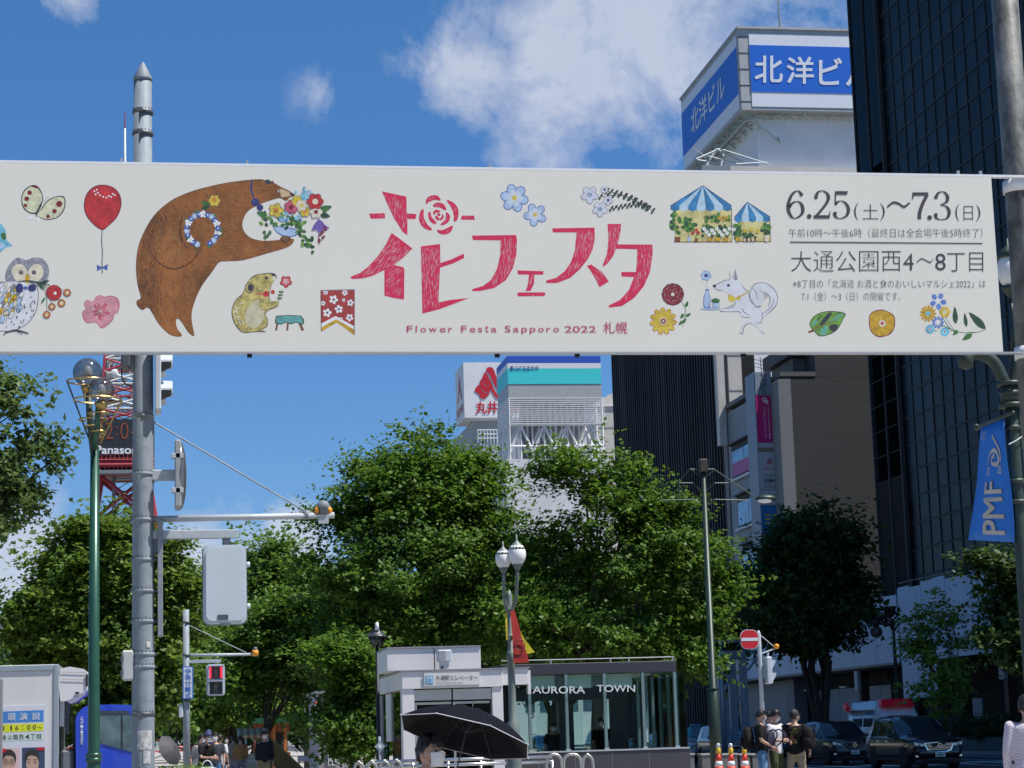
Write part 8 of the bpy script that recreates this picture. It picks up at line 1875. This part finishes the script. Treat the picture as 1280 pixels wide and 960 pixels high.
def hand(q, wrist, dirv, palmv, S=1, curl=.35, grip=False):
    d = Vector(dirv).normalized(); pn = Vector(palmv); pn = (pn-d*pn.dot(d)).normalized(); side = d.cross(pn); w_ = Vector(wrist)
    pts = [w_, w_+d*.04*S, w_+d*.08*S]; V = []
    for p_, a, b in zip(pts, (.026, .036, .038), (.020, .018, .014)):
        for k in range(10): t_ = 2*math.pi*k/10; V.append(p_+side*a*S*math.cos(t_)+pn*b*S*math.sin(t_))
    q.smooth = True
    q.add(V, [(i*10+k, i*10+(k+1) % 10, (i+1)*10+(k+1) % 10, (i+1)*10+k) for i in (0, 1) for k in range(10)]+[tuple(range(20, 30))])
    for f, (o, l) in enumerate(((-.027, .068), (-.009, .078), (.010, .072), (.028, .056))):
        c_ = curl if not grip else 1.3; st = w_+d*.078*S+side*o*S; a1 = d*math.cos(c_*.6)+pn*math.sin(c_*.6); a2 = d*math.cos(c_*1.5)+pn*math.sin(c_*1.5); a3 = d*math.cos(c_*2.2)+pn*math.sin(c_*2.2)
        p1 = st+a1*l*.45*S; p2 = p1+a2*l*.32*S; p3 = p2+a3*l*.25*S; q.tube([st-d*.012*S, st, p1, p2, p3], [.009*S, .0095*S, .0088*S, .008*S, .006*S], 7)
    st = w_+d*.028*S-side*.030*S; p1 = st+(d*.6-side*.7+pn*.3).normalized()*.035*S; p2 = p1+(d*.9-side*.2+pn*.4).normalized()*.028*S; q.tube([st, p1, p2], [.0125*S, .011*S, .008*S], 7)
    q.smooth = False
def person(label, x, y, rz, H=1.70, arms=None, legs=None, lean=(0, 0), shirt=(.02, .02, .022), sleeve='short', trousers=(.08, .12, .2), hair='short', mask=True, detail=.022, bag=None, cap=None, shirt_mat=None, group=None, z0=.13, headturn=0, headtilt=0, fem=False, shoe=(.03, .03, .03)):
    k = H/1.72; lx, ly = lean
    t = thing('person', label, 'person', (x, y, z0), rz, group)
    C = lambda *p_: Vector((p_[0]+lx*max(0, p_[2]-.95), p_[1]+ly*max(0, p_[2]-.95), p_[2]))*k
    A = {'l': ((.185, .01, 1.40), (.235, .03, 1.13), (.235, -.06, .90), (0, -.15, -1)), 'r': ((-.185, .01, 1.40), (-.235, .03, 1.13), (-.235, -.06, .90), (0, -.15, -1))}
    if arms: A.update({s: (A[s][0],)+v for s, v in arms.items()})
    LG = {'l': ((.09, 0, .90), (.10, -.02, .50), (.105, .02, .09)), 'r': ((-.09, 0, .90), (-.10, -.02, .50), (-.105, .02, .09))}
    if legs: LG.update({s: (LG[s][0],)+v for s, v in legs.items()})
    sw_ = .90 if fem else 1
    tors = lambda g, z_a, z_b: [((C(0, cy, z_)).x, (C(0, cy, z_)).y, z_*k, (rx+g)*k*sw_, (ry+g)*k) for z_, cy, rx, ry in ((.84, .01, .13, .10), (.90, .01, .165, .115), (.98, .01, .155, .11), (1.08, 0, .140, .10), (1.20, 0, .155, .11), (1.31, .005, .175, .115), (1.38, .01, .17, .10), (1.43, .015, .11, .075), (1.46, .02, .065, .058)) if z_a <= z_ <= z_b]
    # body
    q = MB(); stack(q, tors(0, 0, 2)); nb, hb = C(0, .02, 1.42), C(0, .0, 1.56); limb(q, [nb, hb], [.058*k, .052*k])
    for s in 'lr':
        sh, el_, wr_, hd = A[s]; sg = 1 if s == 'l' else -1; sh, el_, wr_ = C(*sh), C(*el_), C(*wr_); limb(q, [C(sg*.13, .012, 1.40), sh, sh.lerp(el_, .5), el_, el_.lerp(wr_, .35), wr_], [.055*k, .053*k, .046*k, .038*k, .039*k, .026*k])
        h_, kn, an = (Vector(v)*k for v in LG[s]); limb(q, [h_, h_.lerp(kn, .5), kn, kn.lerp(an, .35), an], [.085*k, .075*k, .055*k, .054*k, .036*k])
        limb(q, [an, an+Vector((sg*.01, -.07, -.04))*k, an+Vector((sg*.015, -.17, -.06))*k], [.038*k, .036*k, .028*k])
    me = remesh(q, detail*k)
    q2 = MB(); q2.smooth = True; q2.v = [tuple(v.co) for v in me.vertices]; q2.f = [list(p_.vertices) for p_ in me.polygons]; q2.m = [0]*len(q2.f); q2.sm = [True]*len(q2.f); bpy.data.meshes.remove(me)
    for s in 'lr':
        el_, wr_, hd = C(*A[s][1]), C(*A[s][2]), Vector(A[s][3]); hand(q2, wr_, hd, (1 if s == 'r' else -1, 0, 0) if abs(hd.x) < .6 else (0, -1, 0), k, .4, False)
    hc = C(0, -.018, 1.615); q2.T = Matrix.Translation(hc) @ Matrix.Rotation(headturn, 4, 'Z') @ Matrix.Rotation(headtilt, 4, 'X')
    head_geo(q2, (0, 0, 0), k*1.0, 28 if detail > .015 else 44)
    body = q2.build('body', skin, t, True); HT = q2.T
    def hp(fn, nm, mat):
        q = MB(); q.T = HT; fn(q); return q.build(nm, mat, t, True)
    def eyes(q):
        for s in (-1, 1): q.sphere((s*.029*k, -.076*k, .004*k), .0125*k, (1.25, .6, .75), 12)
    def irises(q):
        for s in (-1, 1): q.sphere((s*.029*k, -.0835*k, .004*k), .0058*k, (1, .5, 1), 10)
    def lids(q):
        for s in (-1, 1):
            q.tube([(s*.014*k, -.083*k, .009*k), (s*.028*k, -.087*k, .0145*k), (s*.045*k, -.078*k, .008*k)], .0022*k, 5); q.tube([(s*.012*k, -.090*k, .030*k), (s*.030*k, -.090*k, .036*k), (s*.052*k, -.076*k, .028*k)], .0035*k, 5)
    hp(eyes, 'eye', M('eye_white', (.6, .58, .55), .3)); hp(irises, 'iris', M('iris', (.02, .012, .01), .2)); hp(lids, 'brow', hairm)
    def lips(q): q.sphere((0, -.098*k, -.062*k), .02*k, (1.1, .35, .35), 10)
    if not mask: hp(lips, 'lips', M('lips', (.40, .14, .12), .5))
    rg = np.random.default_rng(int(abs(x)*100)+7)
    def hair_f(q):
        n = 26; m_ = 14; V = []; lo = {'short': -.25, 'bun': -.25, 'long': -1.0}[hair]
        for i in range(m_+1):
            for j in range(n):
                a = 2*math.pi*j/n; back = (1-math.cos(a))/2                      # 0 in front, 1 behind
                end = math.acos(max(-1, min(1, (.50 if hair != 'short' else .46)*(1-back)**2+(-.55 if hair != 'long' else -.95)*back**.8)))
                if .12 < back < .42: end *= .88+.10*back
                ph = end*i/m_; r = 1.0+.045*math.sin(a*9+i*.7)*(i/m_)+.02*rg.normal()
                rx, ry, rz_ = .086*r, .108*r, .128*(1+.015*rg.normal()); V.append((rx*math.sin(ph)*math.sin(a)*k, (-ry*math.sin(ph)*math.cos(a)+.012)*k, (rz_*math.cos(ph)+.004)*k))
        q.smooth = True; q.add(V, [(i*n+j, (i+1)*n+j, (i+1)*n+(j+1) % n, i*n+(j+1) % n) for i in range(m_) for j in range(n)])
        for j in range(60 if detail > .015 else 110):                                # loose locks at the fringe and sides
            a = rg.uniform(-1.5, 1.5) if j % 3 else rg.uniform(1.6, 4.7); ph = rg.uniform(.75, 1.15) if j % 3 else rg.uniform(.5, 1.9); p0_ = Vector((.084*math.sin(ph)*math.sin(a), -.106*math.sin(ph)*math.cos(a)+.010, .122*math.cos(ph)+.006))*k
            p1_ = p0_*1.07+Vector((.008*math.sin(a), -.004, -.030-.012*rg.random()))*k; q.tube([p0_*.96+Vector((0, 0, .02*k)), p0_*1.03, p1_], [.007*k, .006*k, .0015*k], 5)
        if hair == 'bun': q.sphere((0, .118*k, .02*k), .038*k, (1, .9, .9), 12)
    hp(hair_f, 'hair', hairm)
    if cap:
        cm = M('cap_%d' % int(sum(cap)*1000), cap, .7)
        def cap_f(q):
            q.smooth = True; pr = [(.090, .030), (.092, .06), (.082, .10), (.05, .135), (0, .148)]; V = []
            for r, zz in pr:
                for j in range(18): a = 2*math.pi*j/18; V.append((r*k*.98*math.sin(a), (-r*1.16*math.cos(a)+.012)*k, zz*k))
            q.add(V, [(i*18+j, i*18+(j+1) % 18, (i+1)*18+(j+1) % 18, (i+1)*18+j) for i in range(4) for j in range(18)])
            V = [( .075*math.sin(a)*k, (-.10-.075*math.cos(a)*(1 if b else .1))*k, (.032+(.0 if b else .012))*k) for b in (0, 1) for a in [R(-80+i*20) for i in range(9)]]; q.add(V, [(i, i+1, 10+i, 9+i) for i in range(8)])
        hp(cap_f, 'cap', cm)
    if mask:
        def mask_f(q):
            q.smooth = True; V = []; n1_, n2_ = 14, 8
            for i in range(n2_+1):
                v = i/n2_; zz = (-.006-v*.098)
                for j in range(n1_+1):
                    u = -1+2*j/n1_; wd = (.070-.018*v-.010*(1-v)*0); x_ = wd*math.sin(u*1.25)/math.sin(1.25); bul = .014*math.exp(-(u/.35)**2)*math.sin(math.pi*min(1, v*.9+.25)); y_ = -.062-.045*math.cos(u*1.35)*(1-.10*v)-bul*.9+.02*v*v
                    if v > .8: y_ += .01*(v-.8)*5*.6
                    V.append((x_*k, y_*k, (zz+.012*math.exp(-(u/.25)**2)*(1-v))*k+.0012*math.sin(v*22)*k))
            q.add(V, [(i*(n1_+1)+j, i*(n1_+1)+j+1, (i+1)*(n1_+1)+j+1, (i+1)*(n1_+1)+j) for i in range(n2_) for j in range(n1_)])
            for s in (-1, 1):
                q.tube([(s*.068*k, -.045*k, -.016*k), (s*.078*k, -.01*k, .004*k), (s*.082*k, .016*k, .012*k)], .0016*k, 5); q.tube([(s*.052*k, -.05*k, -.092*k), (s*.074*k, -.01*k, -.05*k), (s*.082*k, .016*k, -.03*k)], .0016*k, 5)
        hp(mask_f, 'face_mask', mask_w)
    # clothes
    q = MB(); stack(q, tors(.020, .83, 1.44))
    for s in 'lr':
        sh, el_, wr_, hd = A[s]; sg = 1 if s == 'l' else -1; sh, el_, wr_ = C(*sh), C(*el_), C(*wr_); a_ = C(sg*.11, .012, 1.385)
        if sleeve == 'short': e_ = sh.lerp(el_, .8); limb(q, [a_, sh, sh.lerp(e_, .5)], [.062*k, .070*k, .066*k]); q.tube([sh.lerp(e_, .4), e_], [.066*k, .063*k], 10)
        else: limb(q, [a_, sh, sh.lerp(el_, .5), el_], [.062*k, .070*k, .063*k, .054*k]); q.tube([el_, el_.lerp(wr_, .92)], [.054*k, .042*k], 10)
    me = remesh(q, detail*k*1.05, 3); sm_ = shirt_mat or M('cloth_%d' % int(1e4*(shirt[0]+shirt[1]*2+shirt[2]*3)), shirt, .9, var=.18, scale=7, bump=.4, bscale=12, spec=.12)
    me.materials.clear(); me.materials.append(sm_); me.polygons.foreach_set('use_smooth', [True]*len(me.polygons)); link_mesh('shirt', me, t)
    q = MB(); stack(q, [(a, b, c_, d+.012*k, e+.012*k) for a, b, c_, d, e in tors(.006, .83, 1.0)])
    for s in 'lr': h_, kn, an = (Vector(v)*k for v in LG[s]); limb(q, [h_, h_.lerp(kn, .5), kn], [.10*k, .092*k, .075*k]); q.tube([kn, an+Vector((0, 0, .02))], [.075*k, .062*k], 10)
    me = remesh(q, detail*k*1.05, 3); tm = M('trouser_%d' % int(1e4*(trousers[0]+trousers[1]*2+trousers[2]*3)), trousers, .85, var=.22, scale=5, bump=.4, bscale=10)
    me.materials.clear(); me.materials.append(tm); me.polygons.foreach_set('use_smooth', [True]*len(me.polygons)); link_mesh('trousers', me, t)
    for s in 'lr':
        an = Vector(LG[s][2])*k; sg = 1 if s == 'l' else -1; q = MB(); q.smooth = True; limb(q, [an+Vector((0, .03, -.03))*k, an+Vector((sg*.012, -.08, -.045))*k, an+Vector((sg*.018, -.18, -.055))*k], [.045*k, .043*k, .034*k]); q.build('shoe', M('shoe_%d' % int(1e3*sum(shoe)), shoe, .6), t, True)
    t['_k'] = k
    return t, C
def backpack(label, px_t, mat, pos, sz=(.30, .18, .44)):
    """a bag carried by somebody, a thing of its own; pos in world metres"""
    o = thing('backpack', label, 'backpack', pos[:3], pos[3])
    q = MB(); q.smooth = True; w_, d, h = sz; stack(q, [(0, 0, z_, w_/2*a, d/2*b) for z_, a, b in ((0, .8, .8), (.04, 1, 1), (h*.5, 1, 1.05), (h*.85, .92, .85), (h, .6, .5))], 16); q.build('bag_body', mat, o, True)
    q = MB(); q.smooth = True; stack(q, [(0, d*.5, z_, w_*.36*a, .05*a) for z_, a in ((h*.12, .8), (h*.2, 1), (h*.45, 1), (h*.52, .7))], 12); q.build('front_pocket', mat, o, True)
    for s in (-1, 1): tb('strap', smooth_open([(s*w_*.28, -d*.4, h*.95), (s*w_*.30, -d*.5-.12, h*1.02), (s*w_*.34, -d*.5-.20, h*.75), (s*w_*.40, -d*.5-.12, h*.35), (s*w_*.36, -d*.3, h*.1)], 4), .014, mat, o, 6, True)
    return o
FWD = lambda rz: Vector((math.sin(rz), -math.cos(rz), 0))
tee = (.016, .016, .018)
# woman with umbrella
Yw = 13.3; c = at(536.5, 940, Y=Yw)
rzw = R(35)
wt, Cw = person('masked woman with tied black hair walking under a black umbrella', c.x, Yw, rzw, H=1.545, sleeve='long', shirt=(.05, .02, .06), trousers=(.05, .05, .06), hair='bun', detail=.013, fem=True, arms={'r': ((-.24, -.06, 1.14), (-.10, -.26, 1.22), (.0, -.1, 1)), 'l': ((.22, .02, 1.13), (.24, -.05, .90), (0, -.1, -1))}, headtilt=R(-2))
wt.location.z = c.z+.0 - 1.615*(1.545/1.72)
# umbrella
Yu = 13.15; ac = at(581, 921, Y=Yu)
ut = thing('umbrella', 'open black umbrella with pale piping held over the masked woman', 'umbrella', tuple(ac))
MU = Matrix.Rotation(R(17.5), 4, 'Y') @ Matrix.Rotation(R(-12), 4, 'X') @ Matrix.Rotation(R(10), 4, 'Z')
um = M('umbrella_cloth', (.0045, .005, .009), .7, var=.12, scale=4, bump=.2, bscale=80, spec=.08); up_ = M('umbrella_piping', (.55, .55, .58), .6); RU, HU = .435, .185
q = MB(); q.T = MU; q.smooth = True; n = 64; V = []; m_ = 10
def cano(a, f):
    seg = (a*8/(2*math.pi)) % 1; sag = 4*seg*(1-seg); r = RU*f*(1-.075*sag*f); z_ = HU*(1-f**1.9)-.02*sag*f*(1-f)*2; return (r*math.cos(a), r*math.sin(a), z_)
for i in range(m_+1):
    for j in range(n): V.append(cano(2*math.pi*j/n, i/m_))
q.add(V, [(i*n+j, (i+1)*n+j, (i+1)*n+(j+1) % n, i*n+(j+1) % n) for i in range(m_) for j in range(n)]); o = q.build('canopy', um, ut, True); md = o.modifiers.new('t', 'SOLIDIFY'); md.thickness = .002
q = MB(); q.T = MU; pts = [cano(2*math.pi*j/n, 1.0) for j in range(n+1)]; q.tube(pts, .0028, 5); q.build('piping', up_, ut, True)
for kk in range(8):
    a = 2*math.pi*kk/8; q = MB(); q.T = MU; q.tube([(cano(a, f)[0], cano(a, f)[1], cano(a, f)[2]-.006) for f in (0, .25, .5, .75, 1.0)], .0025, 5); rb = q.build('rib', black_m, ut, True)
    q = MB(); q.T = MU; q.tube([(0, 0, HU-.16), (cano(a, .5)[0], cano(a, .5)[1], cano(a, .5)[2]-.01)], .002, 5); q.build('stretcher', black_m, rb, True)
    q = MB(); q.T = MU; e_ = cano(a, 1.0); q.sphere((e_[0]*1.012, e_[1]*1.012, e_[2]), .005, n=8); q.build('rib_tip', up_, rb, True)
tipv = MU @ Vector((0, 0, HU)); hv = wt.matrix_basis @ Cw(-.10, -.26, 1.22); hv = Vector(wt.location)+Matrix.Rotation(rzw, 3, 'Z') @ Cw(-.07, -.27, 1.29)
q = MB(); q.tube([tuple(MU @ Vector((0, 0, HU+.05))), tuple(tipv), tuple(hv-ac)], [.003, .0045, .0045], 8); q.build('shaft', black_m, ut, True)
q = MB(); q.tube([tuple(hv-ac+Vector((0, 0, .04))), tuple(hv-ac-Vector((0, 0, .08)))], .014, 10); q.build('handle', black_m, ut, True)
# man at the right edge
Yr = 20.0; c = at(1284, 900, Y=Yr)
chk = M('checked_shirt', (.55, .50, .54), .8, var=.05)
nt_ = chk.node_tree; bsd = nt_.nodes['Principled BSDF']; tcx = nt_.nodes.new('ShaderNodeTexCoord'); mp = nt_.nodes.new('ShaderNodeMapping'); mp.inputs['Scale'].default_value = (70, 70, 70); bt = nt_.nodes.new('ShaderNodeTexBrick')
nt_.links.new(tcx.outputs['Object'], mp.inputs[0]); wv = nt_.nodes.new('ShaderNodeTexChecker'); wv.inputs['Scale'].default_value = 1; wv.inputs['Color1'].default_value = (.62, .58, .62, 1); wv.inputs['Color2'].default_value = (.42, .34, .42, 1); nt_.links.new(mp.outputs[0], wv.inputs[0]); nt_.links.new(wv.outputs[0], bsd.inputs['Base Color']); nt_.nodes.remove(bt)
rt_, _ = person('man in a pale checked shirt with his back to us at the right edge', c.x, Yr, R(165), H=1.60, shirt_mat=chk, trousers=(.06, .06, .08), mask=False, detail=.014, sleeve='long')
# three young people
def stand(px, Y): return at(px, 930, Y=Y).x
Yp = 40.5
pA, CA = person('young person in a black tee and blue jeans wearing a dark backpack', stand(952, Yp), Yp, R(68), H=1.70, shirt=tee, trousers=(.10, .20, .34), arms={'l': ((.21, -.02, 1.15), (.13, -.22, .98), (-.2, -.6, -.6)), 'r': ((-.23, -.02, 1.13), (-.10, -.22, 1.00), (.3, -.6, -.5))}, headtilt=R(14), headturn=R(6))
def place_bag(p_, rz, back, label, mat, sz=(.30, .20, .46), z=1.0, side=0):
    f = FWD(rz); rt = Vector((math.cos(rz), math.sin(rz), 0)); b = Vector(p_.location)-f*back+rt*side
    return backpack(label, 0, mat, (b.x, b.y, b.z+z, rz+math.pi*0), sz)
bagd = M('bag_black', (.012, .011, .011), .8, var=.2, spec=.15); bagn = M('bag_navy', (.012, .015, .035), .8, var=.2)
b1 = place_bag(pA, R(68), .26, 'dark brown backpack on the young person in blue jeans', M('bag_brown', (.022, .017, .015), .8, var=.3, spec=.15), (.30, .22, .44), .95)
pB, CB = person('young man in a white shirt and olive trousers looking down', stand(973.5, Yp), Yp+.2, R(35), H=1.69, shirt=(.58, .58, .64), trousers=(.055, .07, .025), arms={'l': ((.25, -.05, 1.15), (.14, -.26, 1.08), (-.5, -.6, -.1)), 'r': ((-.24, 0, 1.14), (-.10, -.24, 1.12), (.5, -.6, .1))}, headtilt=R(22), headturn=R(20))
b2 = place_bag(pB, R(35), -.06, 'navy shoulder bag hanging on the man in the white shirt', bagn, (.30, .16, .36), .95, -.27)
pC, CC = person('person in a black printed tee and khaki trousers facing the road', stand(996.5, Yp), Yp+.1, R(152), H=1.67, shirt=tee, trousers=(.32, .26, .17), arms={'r': ((.27-.54, .0, 1.12), (-.26, -.12, .92), (0, -.3, -1)), 'l': ((.36, -.12, 1.37), (.22, -.26, 1.44), (-.8, -.4, .1))}, legs={'l': ((.16, -.02, .50), (.22, .02, .09)), 'r': ((-.12, -.02, .50), (-.16, .04, .09))}, cap=(.02, .02, .022), headturn=R(-35))
b3 = place_bag(pC, R(152), .12, 'black backpack slung on the side of the person in the printed tee', bagd, (.24, .18, .42), .92, -.27)
# print on the tee (on the back)
q = MB(); rr_ = random.Random(2)
cols = [M('tee_yellow', (.50, .42, .06), .7), M('tee_pink', (.50, .08, .16), .7), M('tee_orange', (.5, .2, .06), .7)]
for j in range(46):
    u, v = rr_.uniform(-.07, .07), rr_.uniform(1.04, 1.36); q.cur = 1 if abs(u) < .025 and 1.1 < v < 1.18 else rr_.choice([0, 0, 2]); yb3_ = .142+.004*rr_.random()-.3*u*u-(.02*max(0, v-1.3)/.1) 
    s_ = rr_.uniform(.006, .013); q.add([(u-s_, yb3_, v-s_*.7), (u+s_, yb3_, v-s_*.5), (u+s_*.7, yb3_, v+s_), (u-s_, yb3_, v+s_*.6)], [(0, 1, 2, 3)])
stuff(q.build('back_print', cols, pC, True))
pD, _ = person('person in dark clothes half hidden behind the man in the white shirt', stand(965, Yp+.8), Yp+.9, R(40), H=1.66, shirt=(.02, .025, .05), trousers=(.33, .33, .38), arms={'r': ((-.24, -.02, 1.14), (-.05, -.22, 1.20), (.4, -.4, .6))})
# people inside and behind the kiosk
person('dark figure standing inside the kiosk under the word AURORA', stand(692, 52.6), 52.6, R(10), H=1.62, shirt=(.02, .02, .02), trousers=(.02, .02, .022), detail=.03)
person('dark figure standing inside the kiosk under the word TOWN', stand(752, 53.2), 53.2, R(-30), H=1.72, shirt=(.015, .015, .02), trousers=(.02, .02, .022), detail=.03)
# people on the path
Y1 = 59.0
person('man in a navy long sleeved top and khaki trousers walking toward us by the ramp', stand(330.5, Y1), Y1, R(8), H=1.66, sleeve='long', shirt=(.022, .024, .035), trousers=(.30, .23, .13), detail=.026, legs={'l': ((.10, -.10, .50), (.11, -.14, .09)), 'r': ((-.10, .0, .50), (-.11, .16, .10))})
person('person in a taupe shirt with a brown bag walking away down the path', stand(291.5, 72), 72, R(176), H=1.62, shirt=(.26, .21, .18), trousers=(.40, .35, .34), detail=.03, mask=False)
person('person in a tan jacket and grey trousers beside the taupe shirt', stand(300.5, 71), 71, R(185), H=1.60, shirt=(.28, .16, .07), sleeve='long', trousers=(.17, .18, .21), detail=.03, mask=False)
person('man in a black tee and a red and navy cap with tattooed arm, stooping', stand(254.5, 50), 50, R(40), H=1.62, shirt=tee, trousers=(.02, .02, .03), cap=(.03, .03, .09), lean=(0, -.22), arms={'l': ((.23, -.12, 1.14), (.12, -.34, 1.10), (-.5, -.7, 0)), 'r': ((-.23, -.12, 1.14), (-.12, -.34, 1.12), (.5, -.7, 0))}, detail=.026, headtilt=R(10))
person('man in a charcoal tee and blue jeans with a white mask', stand(269, 55), 55, R(-10), H=1.64, shirt=(.06, .065, .075), trousers=(.06, .15, .32), detail=.026)
person('person in a white shirt partly hidden by the charcoal tee', stand(275, 57), 57, R(150), H=1.60, shirt=(.58, .58, .58), trousers=(.08, .12, .22), detail=.03, mask=False)
person('person in a grey shirt bending behind the slim far pole', stand(242, 54), 54, R(60), H=1.60, shirt=(.20, .21, .23), trousers=(.05, .05, .06), lean=(0, -.35), detail=.03)
person('far person in black with a white mask coming down the path', stand(283, 84), 84, R(0), H=1.6, shirt=(.02, .02, .02), trousers=(.02, .02, .02), detail=.034)
person('person in a blue cap behind the man in the black tee', stand(261, 58), 58, R(-20), H=1.72, shirt=(.015, .03, .12), trousers=(.04, .04, .05), cap=(.02, .03, .14), detail=.03)
# black umbrella left of the slim pole and a white bag
P = Loc(44); c = P(212, 938)
t = thing('umbrella', 'black umbrella standing open and tilted beside the slim far pole', 'umbrella', tuple(c)); MU2 = Matrix.Rotation(R(62), 4, 'Y') @ Matrix.Rotation(R(35), 4, 'X')
q = MB(); q.T = MU2; V = []; 
for i in range(7):
    for j in range(24): a = 2*math.pi*j/24; f = i/6; sg_ = 4*((j/3) % 1)*(1-(j/3) % 1); V.append((.34*f*(1-.08*sg_)*math.cos(a), .34*f*(1-.08*sg_)*math.sin(a), .14*(1-f**1.8)))
q.smooth = True; q.add(V, [(i*24+j, (i+1)*24+j, (i+1)*24+(j+1) % 24, i*24+(j+1) % 24) for i in range(6) for j in range(24)]); q.build('canopy', M('umbrella_grey', (.05, .05, .055), .7), t, True)
q = MB(); q.T = MU2; q.tube([(0, 0, .18), (0, 0, -.45)], .008, 6); q.build('shaft', black_m, t, True)
P = Loc(46); c = P(259, 967)
t = thing('carrier_bag', 'pale bulging carrier bag held by the stooping man in the black tee', 'bag', tuple(c)); q = MB(); q.sphere((0, 0, .0), .27, (1.1, .7, .55), 16); q.build('bag_body', M('bag_pale_green', (.45, .50, .42), .6, var=.1), t, True)
for s in (-1, 1): tb('bag_handle', smooth_open([(s*.12, 0, .12), (s*.07, 0, .24), (0, 0, .28)], 4), .012, white_metal, t, 6, True)
